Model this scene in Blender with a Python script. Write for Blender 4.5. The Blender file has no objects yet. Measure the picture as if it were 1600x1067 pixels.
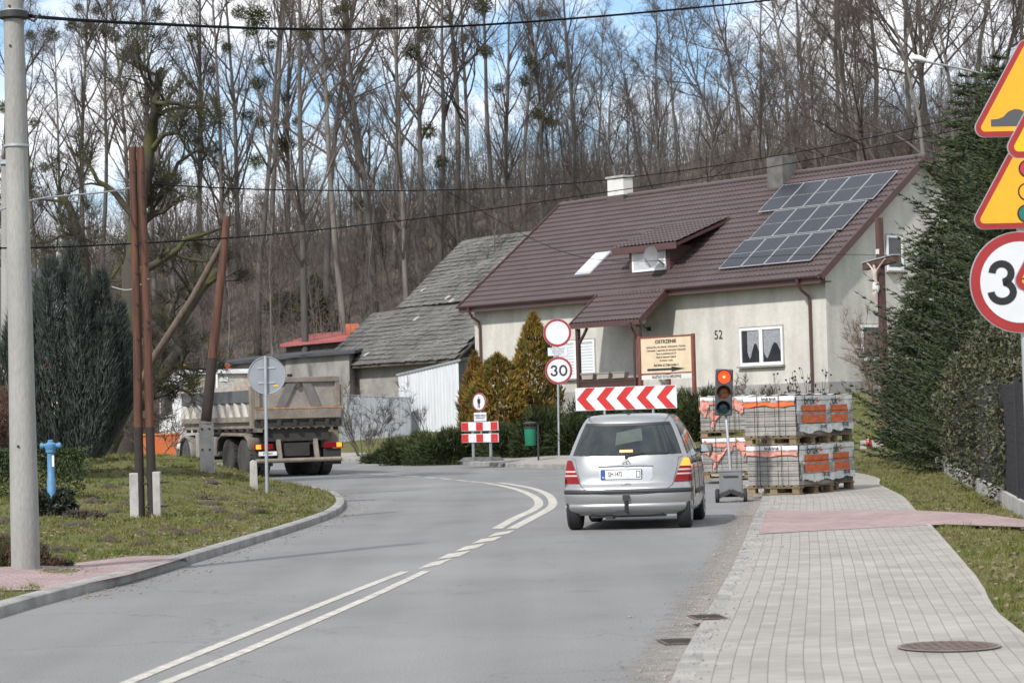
import bpy, bmesh, math, random
import numpy as np
from mathutils import Vector, Matrix
R = math.radians
SC = bpy.context.scene
COL = SC.collection
rnd = random.Random(7)
NP = np.random.default_rng(11)

# ---------------------------------------------------------------- camera
F, HC, PP, ROLL = 3800.0, 1.5, 118.0, 0.028      # focal length in photo pixels, eye height, tilt, roll
cam = bpy.data.cameras.new('camera')
camo = bpy.data.objects.new('camera', cam); COL.objects.link(camo)
cam.sensor_width = 36.0; cam.lens = 36.0 * F / 1600.0
cam.clip_start = 0.5; cam.clip_end = 3000
al = math.atan(PP / F)
fw = Vector((0, math.cos(al), math.sin(al))); u0 = Vector((0, -math.sin(al), math.cos(al))); r0 = Vector((1, 0, 0))
rg = r0 * math.cos(ROLL) - u0 * math.sin(ROLL); up = r0 * math.sin(ROLL) + u0 * math.cos(ROLL)
camo.matrix_world = Matrix(((rg.x, up.x, -fw.x, 0), (rg.y, up.y, -fw.y, 0), (rg.z, up.z, -fw.z, HC), (0, 0, 0, 1)))
cam.dof.use_dof = True; cam.dof.focus_distance = 36.0; cam.dof.aperture_fstop = 6.3
SC.camera = camo

def ray(px, py):
    d = rg * ((px - 800) / F) + up * ((533.5 - py) / F) + fw
    return d / d.y
def D(px, py, d):                                 # the point at distance d seen at a photo pixel
    return Vector((0, 0, HC)) + ray(px, py) * d
def G(px, py, z=0.0):                             # the point at height z seen at a photo pixel
    r = ray(px, py)
    return Vector((0, 0, HC)) + r * ((z - HC) / r.z)

# ---------------------------------------------------------------- light
SUN_EL, SUN_AZ = R(41), R(-148)                    # azimuth measured from +Y towards +X: behind the camera, to the left
SC.view_settings.view_transform = 'Standard'; SC.view_settings.look = 'None'
SC.view_settings.gamma = 1; SC.view_settings.exposure = 0.40
w = bpy.data.worlds.new('World'); SC.world = w; w.use_nodes = True
nt = w.node_tree; nt.nodes.clear()
out = nt.nodes.new('ShaderNodeOutputWorld'); bg = nt.nodes.new('ShaderNodeBackground')
sky = nt.nodes.new('ShaderNodeTexSky'); sky.sky_type = 'NISHITA'; sky.sun_disc = False
sky.sun_elevation = SUN_EL; sky.sun_rotation = SUN_AZ
sky.air_density = 1.0; sky.dust_density = 0.6; sky.ozone_density = 2.0
tc = nt.nodes.new('ShaderNodeTexCoord'); mp = nt.nodes.new('ShaderNodeMapping')
mp.inputs['Scale'].default_value = (1, 1, 1.7); mp.inputs['Location'].default_value = (0.3, 0.0, 0.23)
n1 = nt.nodes.new('ShaderNodeTexNoise'); n1.inputs['Scale'].default_value = 8.5; n1.inputs['Detail'].default_value = 7; n1.inputs['Roughness'].default_value = 0.55
rp = nt.nodes.new('ShaderNodeValToRGB'); rp.color_ramp.elements[0].position = 0.38; rp.color_ramp.elements[1].position = 0.54
n2 = nt.nodes.new('ShaderNodeTexNoise'); n2.inputs['Scale'].default_value = 14; n2.inputs['Detail'].default_value = 5
rp2 = nt.nodes.new('ShaderNodeValToRGB'); rp2.color_ramp.elements[0].position = 0.3; rp2.color_ramp.elements[1].position = 0.7
rp2.color_ramp.elements[0].color = (8.6, 8.9, 9.7, 1); rp2.color_ramp.elements[1].color = (13, 13.1, 13.3, 1)
mx = nt.nodes.new('ShaderNodeMix'); mx.data_type = 'RGBA'
gain = nt.nodes.new('ShaderNodeMix'); gain.data_type = 'RGBA'; gain.blend_type = 'MULTIPLY'; gain.inputs[0].default_value = 1
gain.inputs[7].default_value = (1.2, 1.3, 1.42, 1)
L = nt.links.new
L(tc.outputs['Generated'], mp.inputs[0]); L(mp.outputs[0], n1.inputs['Vector']); L(mp.outputs[0], n2.inputs['Vector'])
L(n1.outputs['Fac'], rp.inputs[0]); L(n2.outputs['Fac'], rp2.inputs[0])
L(rp.outputs[0], mx.inputs[0]); L(sky.outputs[0], gain.inputs[6]); L(gain.outputs[2], mx.inputs[6]); L(rp2.outputs[0], mx.inputs[7])
L(mx.outputs[2], bg.inputs['Color']); bg.inputs['Strength'].default_value = 0.092
L(bg.outputs[0], out.inputs[0])
sl = bpy.data.lights.new('sun', 'SUN'); sl.energy = 3.5; sl.angle = R(2.5); sl.color = (1.0, 0.965, 0.915)
so = bpy.data.objects.new('sun', sl); COL.objects.link(so)
sd = Vector((math.sin(SUN_AZ) * math.cos(SUN_EL), math.cos(SUN_AZ) * math.cos(SUN_EL), math.sin(SUN_EL)))
so.rotation_euler = sd.to_track_quat('Z', 'Y').to_euler()

# ---------------------------------------------------------------- materials
def mat(name, col, rough=0.7, metal=0.0, var=0.0, vs=4.0, bump=0.0, bs=40.0, col2=None, lo=0.35, hi=0.65, coord='Object', spec=0.5, stretch=None, coat=0.0, fine=0.0, fs=90.0, rand=0.0):
    m = bpy.data.materials.new(name); m.use_nodes = True
    n = m.node_tree.nodes; l = m.node_tree.links; b = n['Principled BSDF']
    b.inputs['Base Color'].default_value = (*col, 1); b.inputs['Roughness'].default_value = rough
    b.inputs['Metallic'].default_value = metal; b.inputs['Specular IOR Level'].default_value = spec
    b.inputs['Coat Weight'].default_value = coat
    t = n.new('ShaderNodeTexCoord'); src = t.outputs[coord]
    if stretch:
        mpn = n.new('ShaderNodeMapping'); mpn.inputs['Scale'].default_value = stretch; l.new(src, mpn.inputs[0]); src = mpn.outputs[0]
    cur = None
    if var or col2:
        c2 = col2 or tuple(max(0, c * (1 - var)) for c in col)
        c1 = col if col2 else tuple(c * (1 + var * .6) for c in col)
        nz = n.new('ShaderNodeTexNoise'); nz.inputs['Scale'].default_value = vs; nz.inputs['Detail'].default_value = 6; nz.inputs['Roughness'].default_value = 0.62
        l.new(src, nz.inputs['Vector'])
        cr = n.new('ShaderNodeValToRGB'); cr.color_ramp.elements[0].position = lo; cr.color_ramp.elements[1].position = hi
        cr.color_ramp.elements[0].color = (*c1, 1); cr.color_ramp.elements[1].color = (*c2, 1)
        l.new(nz.outputs['Fac'], cr.inputs[0]); cur = cr.outputs[0]
    if fine:
        nf = n.new('ShaderNodeTexNoise'); nf.inputs['Scale'].default_value = fs; nf.inputs['Detail'].default_value = 3
        l.new(src, nf.inputs['Vector'])
        mr = n.new('ShaderNodeMapRange'); mr.inputs['From Min'].default_value = .3; mr.inputs['From Max'].default_value = .7
        mr.inputs['To Min'].default_value = 1 - fine; mr.inputs['To Max'].default_value = 1 + fine
        l.new(nf.outputs['Fac'], mr.inputs['Value'])
        mm = n.new('ShaderNodeMix'); mm.data_type = 'RGBA'; mm.blend_type = 'MULTIPLY'; mm.inputs[0].default_value = 1
        if cur: l.new(cur, mm.inputs[6])
        else: mm.inputs[6].default_value = (*col, 1)
        l.new(mr.outputs[0], mm.inputs[7]); cur = mm.outputs[2]
    if rand:
        oi = n.new('ShaderNodeObjectInfo'); mr = n.new('ShaderNodeMapRange')
        mr.inputs['To Min'].default_value = 1 - rand; mr.inputs['To Max'].default_value = 1 + rand
        l.new(oi.outputs['Random'], mr.inputs['Value'])
        mm = n.new('ShaderNodeMix'); mm.data_type = 'RGBA'; mm.blend_type = 'MULTIPLY'; mm.inputs[0].default_value = 1
        if cur: l.new(cur, mm.inputs[6])
        else: mm.inputs[6].default_value = (*col, 1)
        l.new(mr.outputs[0], mm.inputs[7]); cur = mm.outputs[2]
    if cur: l.new(cur, b.inputs['Base Color'])
    if bump:
        nb = n.new('ShaderNodeTexNoise'); nb.inputs['Scale'].default_value = bs; nb.inputs['Detail'].default_value = 4
        l.new(src, nb.inputs['Vector'])
        bn = n.new('ShaderNodeBump'); bn.inputs['Strength'].default_value = bump; bn.inputs['Distance'].default_value = 0.02
        l.new(nb.outputs['Fac'], bn.inputs['Height']); l.new(bn.outputs[0], b.inputs['Normal'])
    return m
def emit(name, col, strength, base=(0.02, 0.02, 0.02)):
    m = mat(name, base, 0.3); b = m.node_tree.nodes['Principled BSDF']
    b.inputs['Emission Color'].default_value = (*col, 1); b.inputs['Emission Strength'].default_value = strength
    return m

# ---------------------------------------------------------------- mesh helpers
def raw(name, v, f, mats, parent=None, smooth=None, mi=None, loc=None):
    me = bpy.data.meshes.new(name)
    if isinstance(v, np.ndarray) and isinstance(f, np.ndarray):
        nv, nf, k = len(v), len(f), f.shape[1]
        me.vertices.add(nv); me.vertices.foreach_set('co', np.ascontiguousarray(v, dtype=np.float32).ravel())
        me.loops.add(nf * k); me.loops.foreach_set('vertex_index', np.ascontiguousarray(f, dtype=np.int32).ravel())
        me.polygons.add(nf); me.polygons.foreach_set('loop_start', np.arange(0, nf * k, k, dtype=np.int32))
        me.update(calc_edges=True)
    else:
        me.from_pydata([tuple(p) for p in v], [], [tuple(x) for x in f])
    for m in (mats if isinstance(mats, (list, tuple)) else [mats]): me.materials.append(m)
    if mi is not None: me.polygons.foreach_set('material_index', np.asarray(mi, dtype=np.int32))
    if smooth is not None:
        me.polygons.foreach_set('use_smooth', np.ones(len(me.polygons), dtype=bool))
        if smooth < 179: me.set_sharp_from_angle(angle=R(smooth))
    o = bpy.data.objects.new(name, me); COL.objects.link(o)
    if parent: o.parent = parent
    if loc is not None: o.location = loc
    return o

class MB:
    def __init__(s): s.v = []; s.f = []; s.m = []
    def add(s, v, f, mi=0):
        b = len(s.v); s.v += [tuple(p) for p in v]; s.f += [tuple(i + b for i in x) for x in f]; s.m += [mi] * len(f); return s
    def box(s, x0, x1, y0, y1, z0, z1, mi=0):
        return s.add([(x0, y0, z0), (x1, y0, z0), (x1, y1, z0), (x0, y1, z0), (x0, y0, z1), (x1, y0, z1), (x1, y1, z1), (x0, y1, z1)],
                     [(0, 3, 2, 1), (4, 5, 6, 7), (0, 1, 5, 4), (1, 2, 6, 5), (2, 3, 7, 6), (3, 0, 4, 7)], mi)
    def bar(s, p0, p1, w, h, mi=0, upv=(0, 0, 1)):            # a rectangular bar between two points
        p0, p1 = Vector(p0), Vector(p1); d = (p1 - p0).normalized(); u = Vector(upv)
        if abs(d.dot(u)) > .98: u = Vector((0, 1, 0))
        a = d.cross(u).normalized() * (w / 2); b = a.cross(d).normalized() * (h / 2)
        q = [p0 - a - b, p0 + a - b, p0 + a + b, p0 - a + b, p1 - a - b, p1 + a - b, p1 + a + b, p1 - a + b]
        return s.add(q, [(0, 3, 2, 1), (4, 5, 6, 7), (0, 1, 5, 4), (1, 2, 6, 5), (2, 3, 7, 6), (3, 0, 4, 7)], mi)
    def tube(s, pts, rad, n=8, mi=0, cap=True):
        pts = [Vector(p) for p in pts]; k = len(pts)
        rad = [rad] * k if isinstance(rad, (int, float)) else rad
        v = []; f = []
        t0 = (pts[1] - pts[0]).normalized(); a = t0.orthogonal().normalized()
        for i, p in enumerate(pts):
            t = (pts[min(i + 1, k - 1)] - pts[max(i - 1, 0)]).normalized()
            a = (a - t * a.dot(t)).normalized(); b = t.cross(a)
            for j in range(n):
                c, q = math.cos(2 * math.pi * j / n), math.sin(2 * math.pi * j / n)
                v.append(p + (a * c + b * q) * rad[i])
        for i in range(k - 1):
            for j in range(n):
                j2 = (j + 1) % n; f.append((i * n + j, i * n + j2, (i + 1) * n + j2, (i + 1) * n + j))
        if cap: f.append(tuple(range(n - 1, -1, -1))); f.append(tuple((k - 1) * n + j for j in range(n)))
        return s.add(v, f, mi)
    def lathe(s, prof, n=16, c=(0, 0, 0), axis='z', mi=0):      # profile of (radius, height)
        v = []; f = []; k = len(prof)
        for (r, h) in prof:
            for j in range(n):
                x, y = r * math.cos(2 * math.pi * j / n), r * math.sin(2 * math.pi * j / n)
                p = {'z': (x, y, h), 'y': (x, h, -y), 'x': (h, x, y)}[axis]
                v.append((p[0] + c[0], p[1] + c[1], p[2] + c[2]))
        for i in range(k - 1):
            for j in range(n):
                j2 = (j + 1) % n; f.append((i * n + j, i * n + j2, (i + 1) * n + j2, (i + 1) * n + j))
        f.append(tuple(range(n - 1, -1, -1))); f.append(tuple((k - 1) * n + j for j in range(n)))
        return s.add(v, f, mi)
    def prism(s, poly, off, mi=0):                             # extrude a flat polygon along off
        k = len(poly); off = Vector(off); v = [Vector(p) for p in poly] + [Vector(p) + off for p in poly]
        f = [tuple(range(k - 1, -1, -1)), tuple(range(k, 2 * k))] + [(i, (i + 1) % k, k + (i + 1) % k, k + i) for i in range(k)]
        return s.add(v, f, mi)
    def grid(s, P, mi=0, closed=False):
        nu, nv = len(P), len(P[0]); v = [p for row in P for p in row]; f = []
        for i in range(nu - 1):
            for j in range(nv if closed else nv - 1):
                j2 = (j + 1) % nv; f.append((i * nv + j, i * nv + j2, (i + 1) * nv + j2, (i + 1) * nv + j))
        return s.add(v, f, mi)
    def build(s, name, mats, parent=None, smooth=None, bevel=0, seg=2, fixn=True):
        o = raw(name, s.v, s.f, mats, parent, None, s.m)
        me = o.data
        if fixn:
            bm = bmesh.new(); bm.from_mesh(me); bmesh.ops.recalc_face_normals(bm, faces=bm.faces); bm.to_mesh(me); bm.free()
        if smooth is not None:
            me.polygons.foreach_set('use_smooth', np.ones(len(me.polygons), dtype=bool)); me.set_sharp_from_angle(angle=R(smooth))
        if bevel:
            b = o.modifiers.new('bevel', 'BEVEL'); b.width = bevel; b.segments = seg; b.limit_method = 'ANGLE'; b.angle_limit = R(40)
        return o

def tag(o, label=None, cat=None, group=None, kind=None):
    if label: o['label'] = label
    if cat: o['category'] = cat
    if group: o['group'] = group
    if kind: o['kind'] = kind
    return o
def empty(name, loc, rz=0.0, label=None, cat=None, group=None):
    o = bpy.data.objects.new(name, None); COL.objects.link(o); o.empty_display_size = .2
    o.location = loc; o.rotation_euler = (0, 0, rz)
    return tag(o, label, cat, group)
def struct(o): o['kind'] = 'structure'; return o
def kids(o): return [c for c in COL.objects if c.parent == o]
def copy_tree(o, par=None, ch=None):
    c = o.copy(); COL.objects.link(c)
    if par: c.parent = par
    for k in list(o.children): copy_tree(k, c)
    return c
def text(body, size, m, parent=None, name='lettering', loc=(0, 0, 0), align='CENTER', bold=0.0, sx=1.0, mirror=False, rot=None, th=0.001, lead=1.0):
    cu = bpy.data.curves.new('t', 'FONT'); cu.body = body; cu.size = size; cu.align_x = align; cu.align_y = 'CENTER'
    cu.offset = bold; cu.extrude = th; cu.space_line = lead
    t = bpy.data.objects.new('t', cu); COL.objects.link(t)
    dg = bpy.context.evaluated_depsgraph_get()
    me = bpy.data.meshes.new_from_object(t.evaluated_get(dg)); bpy.data.objects.remove(t)
    for v in me.vertices:
        x, y, z = v.co; x *= sx * (-1 if mirror else 1)
        v.co = (x, -z, y)                                       # upright, facing -y
    me.transform(Matrix.Translation(loc) @ (rot or Matrix.Identity(4)))
    me.materials.clear(); me.materials.append(m); me.name = name
    o = bpy.data.objects.new(name, me); COL.objects.link(o)
    if parent: o.parent = parent
    return o

def segs(P0, P1, R0, R1, n=3):                                  # many tapered twigs at once
    P0 = np.asarray(P0, float); P1 = np.asarray(P1, float); R0 = np.asarray(R0, float); R1 = np.asarray(R1, float)
    d = P1 - P0; d /= np.linalg.norm(d, axis=1, keepdims=True) + 1e-9
    h = np.where(np.abs(d[:, 2:3]) > .9, [[1., 0, 0]], [[0, 0, 1.]]); a = np.cross(d, h); a /= np.linalg.norm(a, axis=1, keepdims=True) + 1e-9
    b = np.cross(d, a); N = len(P0); V = np.empty((N, 2 * n, 3)); ph = NP.random(N) * 6.28
    for j in range(n):
        c = np.cos(ph + 2 * np.pi * j / n)[:, None]; q = np.sin(ph + 2 * np.pi * j / n)[:, None]
        V[:, j] = P0 + (a * c + b * q) * R0[:, None]; V[:, n + j] = P1 + (a * c + b * q) * R1[:, None]
    base = (np.arange(N) * 2 * n)[:, None]; Fs = []
    for j in range(n):
        j2 = (j + 1) % n; Fs.append(np.concatenate([base + j, base + j2, base + n + j2, base + n + j], 1))
    return V.reshape(-1, 3), np.concatenate(Fs, 0)
def leaves(C, Dr, ln, wd):                                      # slim leaf triangles
    C = np.asarray(C, float); Dr = np.asarray(Dr, float); Dr = Dr / (np.linalg.norm(Dr, axis=1, keepdims=True) + 1e-9)
    rv = NP.normal(size=C.shape); a = np.cross(Dr, rv); a /= np.linalg.norm(a, axis=1, keepdims=True) + 1e-9
    ln = np.broadcast_to(ln, (len(C),))[:, None]; wd = np.broadcast_to(wd, (len(C),))[:, None]
    V = np.stack([C - a * wd, C + a * wd, C + Dr * ln], 1).reshape(-1, 3)
    return V, np.arange(len(V)).reshape(-1, 3)
def lerp_tab(tab, z):
    return float(np.interp(z, [t[0] for t in tab], [t[1] for t in tab]))
def sstep(x): x = np.clip(x, 0, 1); return x * x * (3 - 2 * x)
# ---------------------------------------------------------------- ground, road, kerbs, pavement
KL = [G(x, y, .1)[:2] for x, y in [(0, 945), (100, 918), (200, 893), (300, 865), (400, 836), (480, 812), (525, 795), (538, 782), (530, 770), (505, 762), (470, 757)]]
KL = [(-4.9, 8.0), (-4.55, 14.0)] + [tuple(p) for p in KL] + [(-6.3, 58.2), (-9.5, 63), (-15, 70), (-28, 83), (-60, 112)]
KR = [(0.15, 6.0)] + [tuple(G(x, y, .06)[:2]) for x, y in [(1045, 1067), (1100, 960), (1150, 870), (1180, 800), (1190, 778), (1180, 762), (1130, 747), (1088, 738), (980, 732), (880, 729), (800, 727)]] + [(-2.2, 81), (-5.0, 88.6), (-9, 96), (-18, 106), (-50, 130)]
KO = [(2.75, 6.0)] + [tuple(G(x, y, .06)[:2]) for x, y in [(1600, 990), (1525, 900), (1455, 820), (1430, 796), (1410, 775), (1375, 757)]] + [(7.3, 49), (7.5, 54), (7.1, 60), (6.1, 66), (4.6, 70.5), (2.7, 74), (1.0, 77), (-.2, 80), (-2, 86), (-4, 92.4), (-8, 99.5), (-17, 109.5), (-49, 134)]
def smooth_line(pts, n=4):
    P = [np.array(p, float) for p in pts]; o = []
    for i in range(len(P) - 1):
        a, b, c, d = P[max(i - 1, 0)], P[i], P[i + 1], P[min(i + 2, len(P) - 1)]
        for k in range(n):
            t = k / n; o.append(.5 * ((2 * b) + (c - a) * t + (2 * a - 5 * b + 4 * c - d) * t * t + (3 * b - a - 3 * c + d) * t ** 3))
    return np.array(o + [P[-1]])
KL, KR, KO = smooth_line(KL), smooth_line(KR), smooth_line(KO)
def side(X, Y, line):                                           # signed distance, positive to the right of the line's direction
    best = np.full(X.shape, 1e9); sg = np.zeros(X.shape)
    for i in range(len(line) - 1):
        a, b = line[i], line[i + 1]; d = b - a; L2 = d @ d + 1e-12
        t = np.clip(((X - a[0]) * d[0] + (Y - a[1]) * d[1]) / L2, 0, 1)
        ex, ey = X - (a[0] + t * d[0]), Y - (a[1] + t * d[1]); q = np.hypot(ex, ey)
        cr = (ex * d[1] - ey * d[0]); m = q < best - 1e-9
        best = np.where(m, q, best); sg = np.where(m, np.sign(cr), sg)
    return best * np.where(sg == 0, 1, sg)
def height(X, Y):
    X = np.asarray(X, float); Y = np.asarray(Y, float)
    sl_, so_, sr_ = side(X, Y, KL), side(X, Y, KO), side(X, Y, KR)
    isl = -sl_
    lum = .025 * np.sin(X * 1.7 + Y * .9) * np.sin(Y * 1.3 - X * .6)
    zl = .075 + .06 * np.minimum(isl, 6) + .60 * np.exp(-.5 * ((X + 7.4) / 3.2) ** 2 - .5 * ((Y - 51.5) / 6) ** 2) * sstep(isl / 3.2) + lum * sstep(isl / 1.0)
    zl = np.where(Y > 60, zl * (1 - sstep((Y - 60) / 8)) + .3 * sstep((Y - 60) / 8), zl)
    k = .02 + .125 * sstep((Y - 46) / 20)
    zo = .045 + np.minimum(k * so_, 1.78) + .16 * sstep((Y - 58) / 9) + lum * sstep(so_ / 1.0)
    road = -.06
    pav = np.where(Y > 55, -.05 + 0.0 * X, -.04)
    z = np.where(isl > .13, zl, np.where(so_ > 0, zo, np.where(sr_ > 0, pav, road)))
    crest = np.interp(X, [-120, -45, -18, 0, 16, 34, 60, 140], [7, 10, 13.5, 17.5, 19.5, 21, 24, 25])
    hy = sstep((Y - 112) / 64.0)
    base = np.where(Y > 100, np.maximum(z, .4), z)
    z = base + np.maximum(crest - base, 0) * hy + hy * .6 * np.sin(X * .21 + 1) * np.sin(Y * .17)
    return z
def hz(x, y): return float(height(np.array([x]), np.array([y]))[0])
def axis(parts):
    o = []
    for a, b, s in parts: o += list(np.arange(a, b, s))
    return np.array(o + [parts[-1][1]])
gx = axis([(-320, -60, 12), (-60, -18, 2), (-18, -6, .25), (-6, -2.4, .09), (-2.4, 13, .22), (13, 50, 1.5), (50, 320, 12)])
gy = axis([(-30, 6, 3), (6, 34, .3), (34, 60, .16), (60, 72, .3), (72, 112, .7), (112, 240, 3), (240, 620, 20)])
XX, YY = np.meshgrid(gx, gy); ZZ = height(XX.ravel(), YY.ravel())
V = np.c_[XX.ravel(), YY.ravel(), ZZ]; nx, ny = len(gx), len(gy)
I = (np.arange(ny - 1)[:, None] * nx + np.arange(nx - 1)[None]).ravel()
gm = mat('meadow', (.085, .095, .028), .95, col2=(.13, .115, .06), vs=.8, lo=.4, hi=.68, bump=.6, bs=14, fine=.35, fs=24, spec=.1)
# fade to leaf litter on the wooded slope
n = gm.node_tree.nodes; l = gm.node_tree.links; b = n['Principled BSDF']; lk = b.inputs['Base Color'].links[0].from_socket
tcn = n.new('ShaderNodeTexCoord'); sp = n.new('ShaderNodeSeparateXYZ'); l.new(tcn.outputs['Object'], sp.inputs[0])
mr = n.new('ShaderNodeMapRange'); mr.inputs['From Min'].default_value = 108; mr.inputs['From Max'].default_value = 122; l.new(sp.outputs['Y'], mr.inputs['Value'])
nz = n.new('ShaderNodeTexNoise'); nz.inputs['Scale'].default_value = .35; nz.inputs['Detail'].default_value = 8; l.new(tcn.outputs['Object'], nz.inputs['Vector'])
cr = n.new('ShaderNodeValToRGB'); cr.color_ramp.elements[0].color = (.165, .135, .105, 1); cr.color_ramp.elements[1].color = (.10, .088, .075, 1)
cr.color_ramp.elements[0].position = .35; cr.color_ramp.elements[1].position = .65; l.new(nz.outputs['Fac'], cr.inputs[0])
mm = n.new('ShaderNodeMix'); mm.data_type = 'RGBA'; l.new(mr.outputs[0], mm.inputs[0]); l.new(lk, mm.inputs[6]); l.new(cr.outputs[0], mm.inputs[7]); l.new(mm.outputs[2], b.inputs['Base Color'])
struct(raw('ground', V, np.c_[I, I + 1, I + nx + 1, I + nx], gm, smooth=180))

# asphalt: every cell between the two kerbs
def strip_sheet(name, m, A, Bl, za, zb, nacross=2, uv=True):     # a ribbon between two lines of equal length
    n_ = len(A); V = []; F_ = []; U = []
    acc = 0
    for i in range(n_):
        if i: acc += np.linalg.norm((A[i] + Bl[i]) / 2 - (A[i - 1] + Bl[i - 1]) / 2)
        for j in range(nacross + 1):
            t = j / nacross; p = A[i] * (1 - t) + Bl[i] * t
            V.append((p[0], p[1], za(i) * (1 - t) + zb(i) * t)); U.append((np.linalg.norm(p - A[i]), acc))
    k = nacross + 1
    for i in range(n_ - 1):
        for j in range(nacross): F_.append((i * k + j, i * k + j + 1, (i + 1) * k + j + 1, (i + 1) * k + j))
    o = raw(name, V, F_, m)
    uvl = o.data.uv_layers.new(name='UVMap')
    for lp in o.data.loops: uvl.data[lp.index].uv = U[lp.vertex_index]
    return o
asph = mat('asphalt', (.192, .191, .187), .82, var=.16, vs=.35, lo=.3, hi=.7, bump=.35, bs=160, fine=.3, fs=75, spec=.3)
n = asph.node_tree.nodes; l = asph.node_tree.links; b = n['Principled BSDF']; lk = b.inputs['Base Color'].links[0].from_socket
tcn = n.new('ShaderNodeTexCoord'); mpn = n.new('ShaderNodeMapping'); mpn.inputs['Scale'].default_value = (1.1, .035, 1); mpn.inputs['Rotation'].default_value = (0, 0, R(6)); l.new(tcn.outputs['Object'], mpn.inputs[0])
nz = n.new('ShaderNodeTexNoise'); nz.inputs['Scale'].default_value = 1.0; nz.inputs['Detail'].default_value = 5; l.new(mpn.outputs[0], nz.inputs['Vector'])
mr = n.new('ShaderNodeMapRange'); mr.inputs['From Min'].default_value = .3; mr.inputs['From Max'].default_value = .7; mr.inputs['To Min'].default_value = .88; mr.inputs['To Max'].default_value = 1.1; l.new(nz.outputs['Fac'], mr.inputs['Value'])
mm = n.new('ShaderNodeMix'); mm.data_type = 'RGBA'; mm.blend_type = 'MULTIPLY'; mm.inputs[0].default_value = 1; l.new(lk, mm.inputs[6]); l.new(mr.outputs[0], mm.inputs[7]); l.new(mm.outputs[2], b.inputs['Base Color'])
vz = n.new('ShaderNodeTexVoronoi'); vz.feature = 'DISTANCE_TO_EDGE'; vz.inputs['Scale'].default_value = .22
nw_ = n.new('ShaderNodeTexNoise'); nw_.inputs['Scale'].default_value = 1.3; nw_.inputs['Detail'].default_value = 6; l.new(tcn.outputs['Object'], nw_.inputs['Vector'])
va = n.new('ShaderNodeVectorMath'); va.operation = 'MULTIPLY_ADD'; va.inputs[1].default_value = (1.6, 1.6, 0); l.new(nw_.outputs['Color'], va.inputs[0]); l.new(tcn.outputs['Object'], va.inputs[2]); l.new(va.outputs[0], vz.inputs['Vector'])
cr_ = n.new('ShaderNodeMapRange'); cr_.inputs['From Min'].default_value = .0012; cr_.inputs['From Max'].default_value = .0035; cr_.inputs['To Min'].default_value = .8; cr_.inputs['To Max'].default_value = 1; l.new(vz.outputs['Distance'], cr_.inputs['Value'])
st_ = n.new('ShaderNodeTexNoise'); st_.inputs['Scale'].default_value = .75; st_.inputs['Detail'].default_value = 7; st_.inputs['Roughness'].default_value = .7; l.new(tcn.outputs['Object'], st_.inputs['Vector'])
sr_ = n.new('ShaderNodeMapRange'); sr_.inputs['From Min'].default_value = .60; sr_.inputs['From Max'].default_value = .74; sr_.inputs['To Min'].default_value = 1; sr_.inputs['To Max'].default_value = .74; l.new(st_.outputs['Fac'], sr_.inputs['Value'])
m1_ = n.new('ShaderNodeMath'); m1_.operation = 'MULTIPLY'; l.new(cr_.outputs[0], m1_.inputs[0]); l.new(sr_.outputs[0], m1_.inputs[1])
m2_ = n.new('ShaderNodeMix'); m2_.data_type = 'RGBA'; m2_.blend_type = 'MULTIPLY'; m2_.inputs[0].default_value = 1; l.new(mm.outputs[2], m2_.inputs[6]); l.new(m1_.outputs[0], m2_.inputs[7]); l.new(m2_.outputs[2], b.inputs['Base Color'])
bm = bmesh.new()
ring = [bm.verts.new((p[0], p[1], 0)) for p in KL] + [bm.verts.new((p[0], p[1], 0)) for p in KR[::-1]]
fc = bm.faces.new(ring); bmesh.ops.triangulate(bm, faces=[fc]); bmesh.ops.recalc_face_normals(bm, faces=bm.faces)
me = bpy.data.meshes.new('road'); bm.to_mesh(me); bm.free(); me.materials.append(asph)
ro = bpy.data.objects.new('road', me); COL.objects.link(ro); struct(ro)
if me.polygons[0].normal.z < 0: me.flip_normals()

def normals2(line):
    t = np.gradient(line, axis=0); t /= np.linalg.norm(t, axis=1, keepdims=True) + 1e-9
    return np.c_[t[:, 1], -t[:, 0]]                              # to the right
def kerb(name, line, w0, w1, z0, z1, m, rise=None):
    nr = normals2(line); M_ = MB(); P = []
    for i, p in enumerate(line):
        zz = z1 if rise is None else rise(p)
        a = p + nr[i] * w0; c = p + nr[i] * w1
        P.append([(a[0], a[1], z0), (a[0], a[1], zz - .015), (a[0] + (c[0] - a[0]) * .12, a[1] + (c[1] - a[1]) * .12, zz), (c[0], c[1], zz), (c[0], c[1], z0)])
    M_.grid(P); return struct(M_.build(name, m, smooth=40))
concrete = mat('concrete', (.36, .35, .33), .85, var=.25, vs=3, bump=.4, bs=60, fine=.12, fs=70)
kerbm = mat('kerb_concrete', (.275, .268, .25), .88, var=.3, vs=2.2, bump=.5, bs=40, fine=.15, fs=60)
kerb('kerb', KL[2:], .0, -.15, -.05, .10, kerbm)
kz = lambda p: .055 + .07 * float(sstep((p[1] - 52) / 12))
kerb('kerb', KR, .0, .13, -.05, .05, kerbm, kz)

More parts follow.
